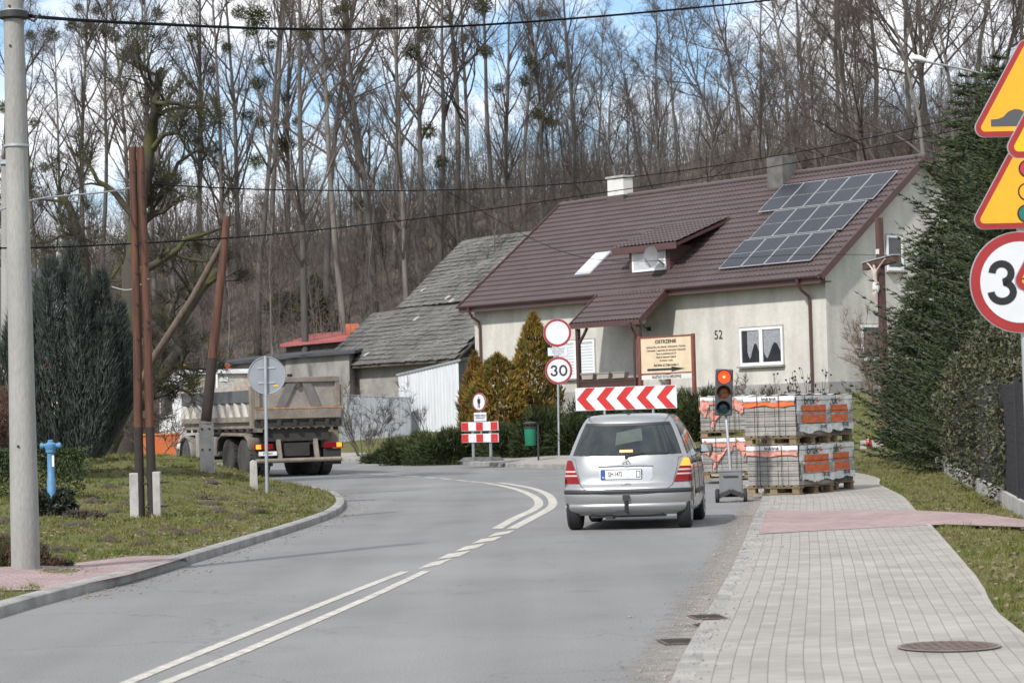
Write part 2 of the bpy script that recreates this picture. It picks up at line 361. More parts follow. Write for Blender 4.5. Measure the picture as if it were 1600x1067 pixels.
pav = mat('paving', (.3, .295, .28), .88, spec=.25)
def paving(m, c1, c2, cm, ms=.0036):
    n = m.node_tree.nodes; l = m.node_tree.links; b = n['Principled BSDF']
    uv = n.new('ShaderNodeTexCoord'); sw = n.new('ShaderNodeSeparateXYZ'); cb = n.new('ShaderNodeCombineXYZ'); l.new(uv.outputs['UV'], sw.inputs[0])
    l.new(sw.outputs['Y'], cb.inputs['X']); l.new(sw.outputs['X'], cb.inputs['Y'])
    # joints wander a little, as laid by hand
    wz = n.new('ShaderNodeTexNoise'); wz.inputs['Scale'].default_value = 1.3; l.new(cb.outputs[0], wz.inputs['Vector'])
    sc_ = n.new('ShaderNodeVectorMath'); sc_.operation = 'MULTIPLY_ADD'; sc_.inputs[1].default_value = (.012, .014, 0); l.new(wz.outputs['Color'], sc_.inputs[0]); l.new(cb.outputs[0], sc_.inputs[2])
    br = n.new('ShaderNodeTexBrick'); br.inputs['Scale'].default_value = 1; br.inputs['Brick Width'].default_value = .2; br.inputs['Row Height'].default_value = .1
    br.inputs['Mortar Size'].default_value = ms; br.inputs['Mortar Smooth'].default_value = .4; br.inputs['Bias'].default_value = 0; br.offset = .5
    br.inputs['Color1'].default_value = (*c1, 1); br.inputs['Color2'].default_value = (*c2, 1); br.inputs['Mortar'].default_value = (*cm, 1)
    l.new(sc_.outputs[0], br.inputs['Vector'])
    nz = n.new('ShaderNodeTexNoise'); nz.inputs['Scale'].default_value = .9; nz.inputs['Detail'].default_value = 9; nz.inputs['Roughness'].default_value = .7; l.new(uv.outputs['Object'], nz.inputs['Vector'])
    mr = n.new('ShaderNodeMapRange'); mr.inputs['From Min'].default_value = .3; mr.inputs['From Max'].default_value = .7; mr.inputs['To Min'].default_value = .78; mr.inputs['To Max'].default_value = 1.16; l.new(nz.outputs['Fac'], mr.inputs['Value'])
    mm = n.new('ShaderNodeMix'); mm.data_type = 'RGBA'; mm.blend_type = 'MULTIPLY'; mm.inputs[0].default_value = 1; l.new(br.outputs['Color'], mm.inputs[6]); l.new(mr.outputs[0], mm.inputs[7])
    l.new(mm.outputs[2], b.inputs['Base Color'])
    bn = n.new('ShaderNodeBump'); bn.inputs['Strength'].default_value = .5; bn.inputs['Distance'].default_value = .006; bn.invert = True
    l.new(br.outputs['Fac'], bn.inputs['Height']); l.new(bn.outputs[0], b.inputs['Normal'])
paving(pav, (.322, .306, .273), (.275, .261, .234), (.175, .16, .132))
pink = mat('red_paving', (.3, .17, .15), .9, spec=.25); paving(pink, (.30, .215, .205), (.255, .18, .17), (.40, .35, .33), .0065)
# pavement ribbon: pair every point of the inner line with the outer line at the same share of the way
def resample(line, n, i0=0):
    s = np.r_[0, np.cumsum(np.linalg.norm(np.diff(line, axis=0), axis=1))]
    t = np.linspace(0, s[-1], n); return np.c_[np.interp(t, s, line[:, 0]), np.interp(t, s, line[:, 1])]
nr = normals2(KR); innr = KR + nr * .13
pairA, pairB = [], []
NA = 150
A_ = resample(innr, NA); B_ = []
j = 0
KOs = resample(KO, 1200); NN = normals2(A_)
for i in range(NA):                                              # nearest outer point, never running backwards
    dd = np.linalg.norm(KOs[j:j + 220] - (A_[i] + NN[i] * 2.2), axis=1); j = j + int(np.argmin(dd)); B_.append(KOs[j])
B_ = np.array(B_)
pz0 = lambda i: .055 + .07 * float(sstep((A_[i][1] - 52) / 12)) + .003
pz1 = lambda i: .062 + .2 * float(sstep((B_[i][1] - 56) / 11))
struct(strip_sheet('pavement', pav, A_, B_, pz0, pz1, 4))
kerb('path_edging', KO[:44], -.05, .0, -.02, .066, pav)
# red drive across the pavement
def flat(name, pts, z, m, rot=0.0, hz_=None):
    V = [(p[0], p[1], z if hz_ is None else hz_(p[0], p[1])) for p in pts]
    o = raw(name, V, [tuple(range(len(V)))], m)
    uvl = o.data.uv_layers.new(name='UVMap'); c, s = math.cos(rot), math.sin(rot)
    if o.data.polygons[0].normal.z < 0: o.data.flip_normals()
    for lp in o.data.loops:
        v = V[lp.vertex_index]; uvl.data[lp.index].uv = (v[0] * c + v[1] * s, -v[0] * s + v[1] * c)
    return struct(o)
def q(x, y, z): return tuple(G(x, y, z)[:2])
flat('driveway', [q(1186, 833, .07), q(1290, 827, .07), q(1456, 819, .07), q(1480, 821, .07), q(1600, 829, .07), q(1680, 834, .07), q(1680, 826, .07), q(1600, 817, .07), q(1540, 808, .07), q(1430, 796, .07), q(1300, 797, .07), q(1197, 796, .07)], .0645, pink, R(8), lambda x, y: .0645 + max(0, min(.05, (float(side(np.array([x]), np.array([y]), KO)[0]) - .05) * .2)))
# pink paving by the left kerb, laid to the slope
resample0 = resample
LP = [(0, 916), (95, 907), (200, 886), (262, 867), (306, 858), (200, 866), (100, 878), (0, 889), (-60, 897), (-60, 922)]
ua = resample0(np.array([q(x, y, .15) for x, y in ((-60, 897), (0, 889), (100, 878), (200, 866), (296, 857.5))]), 40); ub = resample0(np.array([q(x, y, .13) for x, y in ((-60, 924), (0, 920), (95, 912), (200, 891), (290, 865))]), 40)
struct(strip_sheet('path', pink, ua, ub, lambda i: hz(*ua[i]) + .014, lambda i: max(hz(*ub[i]), .08) + .010, 5))

# markings, painted 4 mm above the asphalt
paint = mat('road_paint', (.43, .41, .36), .8, var=.3, vs=7, bump=.2, bs=80, fine=.2, fs=45)
def ribbon(pts, w):
    L_ = smooth_line([tuple(G(x, y, 0)[:2]) for x, y in pts], 5) if len(pts) > 2 else np.array([G(x, y, 0)[:2] for x, y in pts])
    nr = normals2(L_); return np.array([L_ - nr * w / 2, L_ + nr * w / 2])
M_ = MB()
def line(pts, w):
    a, b_ = ribbon(pts, w); M_.grid([[(*p, .004), (*r_, .004)] for p, r_ in zip(a, b_)])
line([(140, 1092), (205, 1064), (330, 1013), (480, 953), (560, 921), (633, 893)], .09)
line([(190, 1096), (265, 1064), (390, 1014), (530, 954), (600, 923), (666, 892)], .09)
for a, b_ in (((655, 884.5), (690, 877.5)), ((684, 870), (720, 865)), ((712, 858), (745, 853)), ((738, 846), (772, 841.5)), ((762, 836), (794, 831))):
    pa, pb = G(*a, 0), G(*b_, 0); d = Vector((.10, 1, 0)).normalized()
    M_.add([(pa.x, pa.y - .5, .004), (pb.x, pb.y - .5, .004), (pb.x + .1, pb.y + .55, .004), (pa.x + .1, pa.y + .55, .004)], [(0, 1, 2, 3)])
line([(776, 826), (806, 809), (832, 797), (842, 788), (836, 777), (812, 766), (780, 758), (764, 756)], .15)
line([(800, 826), (834, 808), (856, 796), (864, 786), (856, 773), (832, 763), (800, 757), (780, 754)], .15)
for a, b_ in (((752, 753.5), (770, 756)), ((735, 752), (748, 753.5)), ((712, 749.6), (731, 751.6)), ((688, 747.4), (707, 749.2)), ((664, 745.5), (682, 747)), ((636, 743.6), (656, 745)), ((608, 741.8), (628, 743.2)), ((578, 740.4), (600, 741.4)), ((550, 739.4), (570, 740.2))):
    line([a, b_], .13)
line([(835, 730.8), (858, 731.2), (884, 731.8)], .3)
o = M_.build('road_markings', paint); struct(o)
# ---------------------------------------------------------------- house (local x runs along the front away from the near corner, y points out of the front wall)
plaster = mat('plaster', (.50, .48, .435), .92, var=.13, vs=.7, bump=.35, bs=30, fine=.05, fs=8, lo=.3, hi=.7)
n = plaster.node_tree.nodes; l = plaster.node_tree.links; b = n['Principled BSDF']; lk = b.inputs['Base Color'].links[0].from_socket
tcn = n.new('ShaderNodeTexCoord'); mpn = n.new('ShaderNodeMapping'); mpn.inputs['Scale'].default_value = (1.6, 1.6, .22); l.new(tcn.outputs['Object'], mpn.inputs[0])
nz = n.new('ShaderNodeTexNoise'); nz.inputs['Scale'].default_value = 1.0; nz.inputs['Detail'].default_value = 6; l.new(mpn.outputs[0], nz.inputs['Vector'])
mr = n.new('ShaderNodeMapRange'); mr.inputs['From Min'].default_value = .42; mr.inputs['From Max'].default_value = .7; mr.inputs['To Min'].default_value = 1.04; mr.inputs['To Max'].default_value = .8; l.new(nz.outputs['Fac'], mr.inputs['Value'])
mm = n.new('ShaderNodeMix'); mm.data_type = 'RGBA'; mm.blend_type = 'MULTIPLY'; mm.inputs[0].default_value = 1; l.new(lk, mm.inputs[6]); l.new(mr.outputs[0], mm.inputs[7]); l.new(mm.outputs[2], b.inputs['Base Color'])
plinthm = mat('plinth_render', (.27, .26, .245), .92, var=.2, vs=1.2, bump=.4, bs=20)
rooftile = mat('metal_roof_tile', (.062, .041, .041), .45, var=.14, vs=.9, col2=(.08, .058, .058), lo=.3, hi=.75, spec=.55, fine=.06, fs=6)
browntrim = mat('brown_trim', (.075, .035, .033), .45, var=.12, vs=3)
brownwood = mat('brown_stained_wood', (.055, .026, .02), .6, var=.3, vs=6, stretch=(8, 8, .7))
whitepvc = mat('white_pvc', (.72, .73, .73), .35, fine=.03)
glassdk = mat('window_glass', (.018, .02, .024), .06, spec=.6, col2=(.035, .038, .044), vs=1.2)
blindm = mat('white_blind', (.62, .65, .68), .6, fine=.04, fs=5)
lacem = mat('net_curtain', (.17, .18, .2), .8, col2=(.30, .31, .33), vs=35, lo=.45, hi=.55)
solarm = mat('solar_cell', (.018, .020, .027), .35, fine=.1, fs=4, spec=.45)
alum = mat('aluminium', (.62, .63, .64), .35, metal=.7, fine=.06)
brickdk = mat('sooty_render', (.07, .068, .064), .9, col2=(.13, .126, .118), vs=2.2, bump=.4, bs=25)
TH = R(38.606); HE = Vector((10.717, 84.0, 0)); EZ, HL, HW, HH = 6.07, 20.611, 5.626, 4.389
house = empty('house', HE, TH + R(90), 'large plastered house with brown tiled roof and solar panels, numbered 52', 'house')
SLOPE = math.atan2(HH, HW); SL = math.hypot(HW, HH)
def RP(x, f, off=0.0):                                            # a point on the front roof slope: f 0 at the eave, 1 at the ridge
    return Vector((x, -f * HW + math.sin(SLOPE) * off, EZ + f * HH + math.cos(SLOPE) * off))
YB = -2 * HW                                                      # rear eave
m_ = MB(); y0, y1, zb, zt = -.55, YB + .55, 1.0, EZ + .55 / HW * HH - .12
mid = EZ + HH - .18
m_.box(.3, HL - .3, y1, y0, zb, zt)
for x in (.3, HL - .3): m_.prism([(x, y0, zt), (x, y1, zt), (x, -HW, mid)], (.02 if x < 1 else -.02, 0, 0))
m_.build('wall', plaster, house)
pl = MB(); pl.box(.25, HL - .25, y1 - .05, y0 + .05, 1.0, 2.42); pl.build('plinth', plinthm, house)
def tile_roof(name, corner, du, dv, lu, lv, rows, waves, parent, m, clip=None, per=6, amp=.028, lip=.043):
    # stepped, waved metal tiles as real relief; du along the eave, dv up the slope
    corner, du, dv = Vector(corner), Vector(du), Vector(dv); nn = du.cross(dv).normalized()
    if nn.z < 0: nn = -nn
    cols = waves * per; P = []
    for r_ in range(rows):
        for e, h in ((0.0, lip), (.5, lip * .55), (.985, .0)):
            row = []
            for c in range(cols + 1):
                t = (r_ + e) / rows; wv = math.sin(2 * math.pi * c / per) * amp
                row.append(corner + du * (lu * c / cols) + dv * (lv * t) + nn * (h + wv * (1 - .25 * e)))
            P.append(row)
    M2 = MB(); M2.grid(P); return M2.build(name, m, parent, smooth=28, fixn=False)
upv = Vector((0, -math.cos(SLOPE), math.sin(SLOPE)))
tile_roof('roof', RP(0, 0), (1, 0, 0), upv, HL, SL, 21, 98, house, rooftile)
m_ = MB(); m_.prism([(0, -HW, EZ + HH - .03), (0, YB, EZ - .03), (0, YB, EZ - .15), (0, -HW, EZ + HH - .15)], (HL, 0, 0)); m_.prism([RP(0, 0, -.03), RP(0, 1, -.03), RP(0, 1, -.15), RP(0, 0, -.15)], (HL, 0, 0)); m_.build('roof_deck', browntrim, house)
m_ = MB(); m_.tube([RP(-.02, 1, .0) + Vector((0, 0, .03)), RP(HL + .02, 1, .0) + Vector((0, 0, .03))], .11, 8); m_.build('ridge_cap', rooftile, house, smooth=50)
# verge boards and fascia
for x in (-.03, HL + .03):
    for f0, s_ in ((1, 1), (1, -1)):
        a = Vector((x, 0 if s_ > 0 else YB, EZ - .03)); c = Vector((x, -HW, EZ + HH - .03)); m_ = MB(); m_.bar(a, c, .05, .24); m_.build('verge_board', browntrim, house)
for xa, xb in ((0, 7.88), (11.85, HL)): m_ = MB(); m_.box(xa, xb, -.02, .02, EZ - .24, EZ - .01); m_.build('fascia', browntrim, house)
m_ = MB(); m_.box(.0, HL, -.55, -.03, EZ - .2, EZ - .16); m_.build('soffit', brownwood, house)
def gutter(x0, x1, y, z):
    P = []
    for x in (x0, x1): P.append([(x, y + .075 * math.cos(a), z + .075 * math.sin(a)) for a in [math.pi + math.pi * k / 8 for k in range(9)]])
    M2 = MB(); M2.grid(P); M2.tube([(x0, y + .075, z), (x1, y + .075, z)], .012, 6); return M2.build('gutter', browntrim, house, smooth=50, fixn=False)
gutter(-.02, 7.85, .10, EZ + .01); gutter(11.88, HL + .02, .10, EZ + .01)
def downpipe(x, ztop=None):
    M2 = MB(); z = EZ - .02; M2.tube([(x, .10, z), (x, .10, z - .14), (x - .02, -.08, z - .42), (x - .02, -.42, z - .62), (x - .02, -.46, z - .8), (x - .02, -.46, 1.8)], .055, 10); return M2.build('downpipe', browntrim, house, smooth=50)
downpipe(1.02); downpipe(HL - .75)
# windows cut as recessed boxes: dark reveal, white frame, glass, sill
def window(xa, xb, za, zb_, yw, fill, mull=True, face='front'):
    w_ = xb - xa; h = zb_ - za
    fr = MB(); t = .085
    def B(x0, x1, z0, z1, d0, d1, mb):                          # d measured outwards from the wall plane
        if face == 'front': mb.box(x0, x1, yw + d0, yw + d1, z0, z1)
        else: mb.box(yw - d1, yw - d0, x0, x1, z0, z1)
    rv = MB(); e = .05
    B(xa - e, xa, za - e, zb_ + e, -.12, .012, rv); B(xb, xb + e, za - e, zb_ + e, -.12, .012, rv); B(xa, xb, zb_, zb_ + e, -.12, .012, rv)
    o = rv.build('window', plinthm, house)
    B(xa, xa + t, za, zb_, .005, .05, fr); B(xb - t, xb, za, zb_, .005, .05, fr); B(xa + t, xb - t, za, za + t * 1.3, .005, .05, fr); B(xa + t, xb - t, zb_ - t, zb_, .005, .05, fr)
    if mull: B((xa + xb) / 2 - .08, (xa + xb) / 2 + .08, za + t * 1.3, zb_ - t, .005, .055, fr)
    fr.build('frame', whitepvc, o)
    gl = MB(); B(xa + t * .5, xb - t * .5, za + t * .5, zb_ - t * .5, .004, .018, gl); gl.build('pane', fill, o)
    s = MB(); B(xa - .08, xb + .08, za - .07, za - .01, .0, .16, s); s.build('sill', plinthm, o)
    return o
YW = y0 + .0
w1 = window(2.45, 4.62, 3.1, 4.46, YW, glassdk)
# net curtains behind the panes
m_ = MB()
for xa, xb in ((2.58, 3.42), (3.66, 4.25)):
    k = 16; top = 4.36; P = []
    for i in range(k + 1):
        t = i / k; x = xa + (xb - xa) * t; hang = 3.35 + .55 * abs(math.sin(t * math.pi * 1.0 + .6)) ** 1.5
        P.append([(x, YW + .0205, top), (x, YW + .0215, (top + hang) / 2), (x, YW + .0205, hang)])
    m_.grid(P)
m_.build('net_curtain', lacem, w1, fixn=False)
w2 = window(12.72, 15.0, 2.95, 4.42, YW, blindm)
m_ = MB()
for k in range(11): m_.box(12.8, 13.72, YW + .02, YW + .026, 3.12 + k * .115, 3.125 + k * .115 + .012); m_.box(13.98, 14.9, YW + .02, YW + .026, 3.12 + k * .115, 3.125 + k * .115 + .012)
m_.build('blind_slats', plinthm, w2)
window(-3.3, -2.25, 3.15, 4.4, .3, glassdk, False, 'gable')
window(-4.55, -3.7, 6.35, 7.6, .3, glassdk, False, 'gable')
window(-8.4, -7.2, 3.15, 4.4, .3, glassdk, True, 'gable')
# chimneys
def chimney(x, f, w_, d_, h, m, cap=True):
    p = RP(x, f); M2 = MB(); M2.box(x - w_ / 2, x + w_ / 2, p.y - d_ / 2, p.y + d_ / 2, p.z - .6, p.z + h)
    o = M2.build('chimney', m, house, bevel=.02)
    if cap:
        c = MB(); c.box(x - w_ / 2 - .05, x + w_ / 2 + .05, p.y - d_ / 2 - .05, p.y + d_ / 2 + .05, p.z + h, p.z + h + .08); c.build('chimney_cap', concrete, o)
        c = MB(); c.box(x - w_ / 2 - .02, x + w_ / 2 + .02, p.y - d_ / 2 - .02, p.y + d_ / 2 + .02, p.z - .5, p.z + .08); c.build('flashing', rooftile, o)
    return o
whitech = mat('white_chimney_render', (.55, .54, .51), .9, col2=(.2, .19, .17), vs=2.0, lo=.5, hi=.75)
chimney(16.75, 1.0, 1.0, .55, .8, whitech); chimney(7.0, .94, .85, .75, .95, brickdk, False)
# skylight
m_ = MB(); a, b_ = RP(13.5, .2, .05), RP(14.45, .2, .05); c_, d_ = RP(14.45, .405, .05), RP(13.5, .405, .05)
nrm = Vector((0, math.sin(SLOPE), math.cos(SLOPE)))
m_.prism([a, b_, c_, d_], nrm * .07); sk = m_.build('skylight', alum, house)
m_ = MB(); m_.prism([RP(13.6, .215, .125), RP(14.35, .215, .125), RP(14.35, .39, .125), RP(13.6, .39, .125)], nrm * .01)
m_.build('pane', mat('sky_pane', (.55, .58, .6), .12, spec=.8), sk)
# solar panels: three rows of portrait modules
rows = ((.628, .870, 5, .62), (.375, .618, 4, .62), (.122, .365, 4, .70))
PW = 1.145
for (f0, f1, nn_, x0) in rows:
    x0 = {0: .63, 1: .85, 2: 1.05}[rows.index((f0, f1, nn_, x0))]
    for k in range(nn_):
        xa = x0 + k * (PW + .03); xb = xa + PW
        m_ = MB(); m_.prism([RP(xa, f0, .10), RP(xb, f0, .10), RP(xb, f1, .10), RP(xa, f1, .10)], nrm * .035); o = m_.build('solar_panel', alum, house)
        g = MB(); fm = (f0 + f1) / 2; e = .022; ef = .004
        for fa, fb in ((f0 + ef, fm - .0015), (fm + .0015, f1 - ef)):
            for c in range(6):
                u0_, u1_ = xa + e + (PW - 2 * e) * c / 6 + .004, xa + e + (PW - 2 * e) * (c + 1) / 6 - .004
                g.prism([RP(u0_, fa, .136), RP(u1_, fa, .136), RP(u1_, fb, .136), RP(u0_, fb, .136)], nrm * .003)
        g.build('cells', solarm, o)
# shed dormer
df = lambda x, f, o_=0: RP(x, f, o_)
A, Bq, Cq, Dq = RP(13.6, .413, .06), RP(10.2, .415, .06), RP(8.2, .61, .1), RP(11.4, .612, .1)
A.z += .18; Bq.z += .18; A.y += .12; Bq.y += .12
dn = (Bq - A).cross(Dq - A).normalized()
if dn.z < 0: dn = -dn
Cq2 = Bq + (Dq - A)
dor = MB(); fz = RP(10.9, .17); x0d, x1d = 8.75, 11.05
dor.box(x0d, x1d, -.4 * HW - 1.3, -.175 * HW + .0, fz.z - .3, fz.z + 1.0); dor = dor.build('dormer', browntrim, house)
yd = -.175 * HW + .0
e0 = Vector((8.0, yd + .35, fz.z + 1.0)); e1 = Vector((11.6, yd + .35, fz.z + 1.0)); back = Vector((0, -.62 * HW - (yd + .35), RP(0, .62).z - (fz.z + 1.0) + .05))
o = tile_roof('dormer_roof', e1 + Vector((0, 0, .06)), (-1, 0, 0), back.normalized(), 3.6, back.length, 8, 17, dor, rooftile)
m_ = MB(); m_.prism([e0, e1, e1 + back, e0 + back], (0, 0, -.12)); m_.box(7.98, 11.62, yd + .33, yd + .37, fz.z + .8, fz.z + 1.05); m_.build('dormer_fascia', browntrim, dor)
m_ = MB(); m_.box(8.95, 10.85, yd + .005, yd + .05, fz.z + .08, fz.z + .86); fo = m_.build('dormer_window', whitepvc, dor)
m_ = MB(); m_.box(9.05, 10.75, yd + .051, yd + .06, fz.z + .17, fz.z + .78); m_.build('pane', mat('bright_pane', (.5, .52, .52), .15, spec=.8, col2=(.35, .36, .36), vs=1.5), fo)
m_ = MB(); m_.lathe([(0.0, 0), (.16, .01), (.3, .045), (.4, .1), (.4, .115), (.3, .06), (0, .02)], 20, (9.0, yd + .62, fz.z + .55), 'y'); m_.bar((9.0, yd + .64, fz.z + .55), (9.0, yd + .02, fz.z + .25), .04, .04); m_.tube([(9.0, yd + .75, fz.z + .15), (9.0, yd + 1.05, fz.z + .5)], .015, 6)
m_.build('satellite_dish', mat('dish_grey', (.17, .17, .18), .5), dor, smooth=40)
# porch: the front slope carried on over two posts
POV = .255; pr = RP(0, -POV); pz, py = pr.z + .02, pr.y
pd = Vector((0, -(py + .18), RP(0, .03).z - pz)).normalized()
tile_roof('porch_roof', (7.88, py, pz), (1, 0, 0), upv, 3.92, POV * SL + .15, 6, 19, house, rooftile)
m_ = MB(); m_.prism([(7.9, py, pz - .04), (7.9, 0.05, EZ + .0), (7.9, 0.05, EZ - .12), (7.9, py, pz - .16)], (3.88, 0, 0)); m_.build('porch_deck', brownwood, house)
m_ = MB(); m_.box(7.86, 11.82, py - .03, py + .02, pz - .2, pz + .0)
for x in (7.84, 11.8): m_.bar((x, py, pz - .08), (x, .02, EZ - .06), .05, .22)
m_.build('porch_fascia', browntrim, house)
for x in (8.05, 11.55):
    p = MB(); yp = py - .15; p.box(x - .075, x + .075, yp - .075, yp + .075, 1.0, pz - .2); p.bar((x, yp, pz - .85), (x + (.55 if x < 9 else -.55), yp, pz - .2), .09, .09)
    p.build('porch_post', brownwood, house, bevel=.012)
m_ = MB(); m_.tube([(8.32, py + .08, pz - .1), (8.32, py + .05, pz - .35), (8.25, py - .06, pz - .55), (8.25, py - .06, 1.2)], .05, 8); m_.build('downpipe', browntrim, house, smooth=50)
m_ = MB(); m_.box(8.2, 11.5, py - .2, py - .1, 2.72, 2.84); m_.box(8.2, 11.5, py - .18, py - .12, 1.2, 2.72); m_.build('porch_rail', brownwood, house)
for k, x in enumerate((9.15, 10.05, 10.95)):
    t = MB(); p0 = house.matrix_basis @ Vector((x, py - .15, 2.84)); o = empty('flower_box', p0, TH + R(90), ['empty pale flower box on the porch rail, nearest the brown notice board', 'empty pale flower box in the middle of the porch rail', 'empty pale flower box on the porch rail, nearest the blind-covered window'][k], 'flower box', 'flower boxes on the porch rail')
    t.add([(-.28, -.09, 0), (.28, -.09, 0), (.28, .09, 0), (-.28, .09, 0), (-.36, -.12, .2), (.36, -.12, .2), (.36, .12, .2), (-.36, .12, .2)], [(0, 3, 2, 1), (0, 1, 5, 4), (1, 2, 6, 5), (2, 3, 7, 6), (3, 0, 4, 7)])
    t.build('trough', mat('flower_box_plastic', (.33, .29, .26), .8), o); t = MB(); t.box(-.38, .38, -.14, .14, .19, .235); t.box(-.33, .33, -.11, .11, .15, .195); t.build('rim', mat('flower_box_rim', (.25, .21, .19), .8), o)
# house number and wall lamp
text('52', .46, mat('number_paint', (.02, .02, .02), .6), house, 'house_number', (5.75, YW + .02, 4.28), rot=Matrix.Rotation(math.pi, 4, 'Z'))
m_ = MB(); m_.box(9.45, 9.55, YW, YW + .12, 4.6, 4.75); m_.tube([(9.5, YW + .12, 4.68), (9.5, YW + .3, 4.75), (9.5, YW + .32, 4.9)], .02, 6); lm = m_.build('wall_lamp', mat('black_iron', (.015, .015, .016), .5), house)
m_ = MB(); m_.lathe([(.05, 0), (.1, .08), (.1, .16), (.03, .24)], 10, (9.5, YW + .32, 4.88)); m_.build('lamp_globe', whitepvc, lm, smooth=60)

# ---------------------------------------------------------------- old barn behind the house
shingle = mat('weathered_shingle', (.085, .082, .076), .9, col2=(.15, .146, .135), vs=1.1, lo=.35, hi=.7, fine=.3, fs=9, bump=.3, bs=20)
shmoss = mat('pale_shingle', (.34, .33, .3), .9, var=.2)
oldwall = mat('grey_render', (.27, .26, .24), .95, var=.28, vs=.5, bump=.4, bs=10, fine=.08, fs=5)
TB = R(33); BE = Vector((-1.95, 110.0, 0)); barn = empty('barn', BE, TB + R(90), 'old grey barn with weathered shingle roof beside the house', 'barn')
def shingles(name, x0, x1, y0_, z0_, y1_, z1_, rows_, tw, parent):
    v = []; f = []; mi = []; up_ = Vector((0, y1_ - y0_, z1_ - z0_)); nn = Vector((0, up_.z, -up_.y)).normalized()
    if nn.z < 0: nn = -nn
    ncol = int((x1 - x0) / tw)
    for r_ in range(rows_):
        sag = 0
        for c in range(ncol + 1):
            xa = x0 + (c + (.5 if r_ % 2 else 0)) * tw; xb = min(xa + tw * .96, x1); xa = min(xa, x1)
            t0, t1 = r_ / rows_ - rnd.uniform(0, .22) / rows_, (r_ + 1.15) / rows_
            lf = .035 + rnd.uniform(-.012, .03)
            wv = .05 * math.sin(xa * .9 + r_ * .2) * math.sin(r_ * .35)
            bI = len(v)
            v += [Vector((xa, y0_, z0_)) + up_ * t0 + nn * (lf + wv), Vector((xb, y0_, z0_)) + up_ * t0 + nn * (lf + wv + rnd.uniform(-.006, .006)), Vector((xb, y0_, z0_)) + up_ * t1 + nn * wv, Vector((xa, y0_, z0_)) + up_ * t1 + nn * wv]
            v += [v[bI] - nn * .03, v[bI + 1] - nn * .03]
            f += [(bI, bI + 1, bI + 2, bI + 3), (bI + 4, bI + 5, bI + 1, bI)]; k = 1 if rnd.random() < .006 else 0; mi += [k, k]
    return raw(name, v, f, [shingle, shmoss], parent, mi=mi)
JW, JZ, BW, BZ, BZ0 = -2.94, 6.97, -6.89, 10.5, 4.44
shingles('roof', .8, 13.9, .25, BZ0 - .2, JW, JZ, 13, .3, barn); shingles('roof', .8, 11.45, JW - .02, JZ + .12, BW, BZ, 17, .3, barn)
m_ = MB(); m_.box(1.2, 13.4, -9, -.35, .3, 4.3); m_.prism([(13.4, -.35, 4.3), (13.4, -3.2, 6.75), (13.4, -3.2, 4.3)], (-.2, 0, 0)); m_.prism([(11.2, -3.0, 4.3), (11.2, -3.0, 6.9), (11.2, BW, 10.3), (11.2, -11, 6.5), (11.2, -11, 4.3)], (-.2, 0, 0)); m_.build('wall', oldwall, barn)
m_ = MB(); m_.prism([(.8, .2, BZ0 - .25), (.8, JW, JZ - .08), (.8, BW, BZ - .08), (.8, BW - 5, BZ - 4.4), (.8, BW - 5, BZ - 4.5), (.8, BW, BZ - .2), (.8, JW, JZ - .2), (.8, .2, BZ0 - .35)], (10.6, 0, 0)); m_.prism([(11.4, .2, BZ0 - .25), (11.4, JW, JZ - .08), (11.4, JW - 2, JZ - 1.7), (11.4, JW - 2, JZ - 1.8), (11.4, JW, JZ - .2), (11.4, .2, BZ0 - .35)], (2.5, 0, 0))
m_.build('roof_boards', mat('old_boards', (.09, .08, .07), .9, var=.3), barn)

# corrugated metal shed and fence
galv = mat('galvanised_sheet_glare', (.66, .68, .70), .38, metal=.35, var=.1, vs=.9, stretch=(6, 6, .5), fine=.05, fs=3)  # shed front paler than its side: sun glare put into the colour
galvg = mat('dull_metal_sheet', (.27, .29, .31), .55, metal=.3, var=.2, vs=1.2, stretch=(6, 6, .4))
def corrugated(mb, p0, p1, z0a, z0b, z1a, z1b, pitch=.16, amp=.022, mi=0):
    p0, p1 = Vector((p0[0], p0[1], 0)), Vector((p1[0], p1[1], 0)); d = p1 - p0; Ln = d.length; d.normalize(); nn = Vector((d.y, -d.x, 0))
    k = int(Ln / pitch) * 6; P = [[], []]
    for i in range(k + 1):
        t = i / k; q_ = p0 + d * Ln * t + nn * amp * max(-.6, min(.6, 1.4 * math.sin(2 * math.pi * i / 6)))
        P[0].append((q_.x, q_.y, z0a + (z0b - z0a) * t)); P[1].append((q_.x, q_.y, z1a + (z1b - z1a) * t))
    mb.grid(P, mi)
a, b_, c_ = D(622, 585, 104), D(716, 563, 101), D(740, 560, 104)
shed = empty('metal_shed', (b_.x, b_.y, 0.5), 0, 'bright corrugated metal lean-to shed against the old barn', 'shed')
def rel(p, o): return Vector((p.x - o.location.x, p.y - o.location.y, p.z - o.location.z))
A1, B1, C1 = rel(a, shed), rel(b_, shed), rel(c_, shed)
m_ = MB(); corrugated(m_, A1, B1, -.3, -.3, A1.z, B1.z, .2); m_.build('front_wall', galv, shed, smooth=60, fixn=False)
m_ = MB(); corrugated(m_, B1, C1, -.3, -.3, B1.z, C1.z, .2); m_.build('side_wall', galvg, shed, smooth=60, fixn=False)
bk = C1 - B1; m_ = MB(); ov = (B1 - A1).normalized() * .15
m_.add([A1 - ov + Vector((0, -.1, .04)), B1 + ov + Vector((0, -.1, .04)), B1 + ov + bk + Vector((0, 0, .04)), A1 - ov + bk + Vector((0, 0, .04)), A1 - ov + Vector((0, -.1, -.05)), B1 + ov + Vector((0, -.1, -.05)), B1 + ov + bk + Vector((0, 0, -.05)), A1 - ov + bk + Vector((0, 0, -.05))], [(0, 1, 2, 3), (4, 7, 6, 5), (0, 4, 5, 1), (1, 5, 6, 2), (2, 6, 7, 3), (3, 7, 4, 0)]); m_.build('roof', galvg, shed)
a, b_ = D(528, 617, 104), D(641, 622, 102.5)
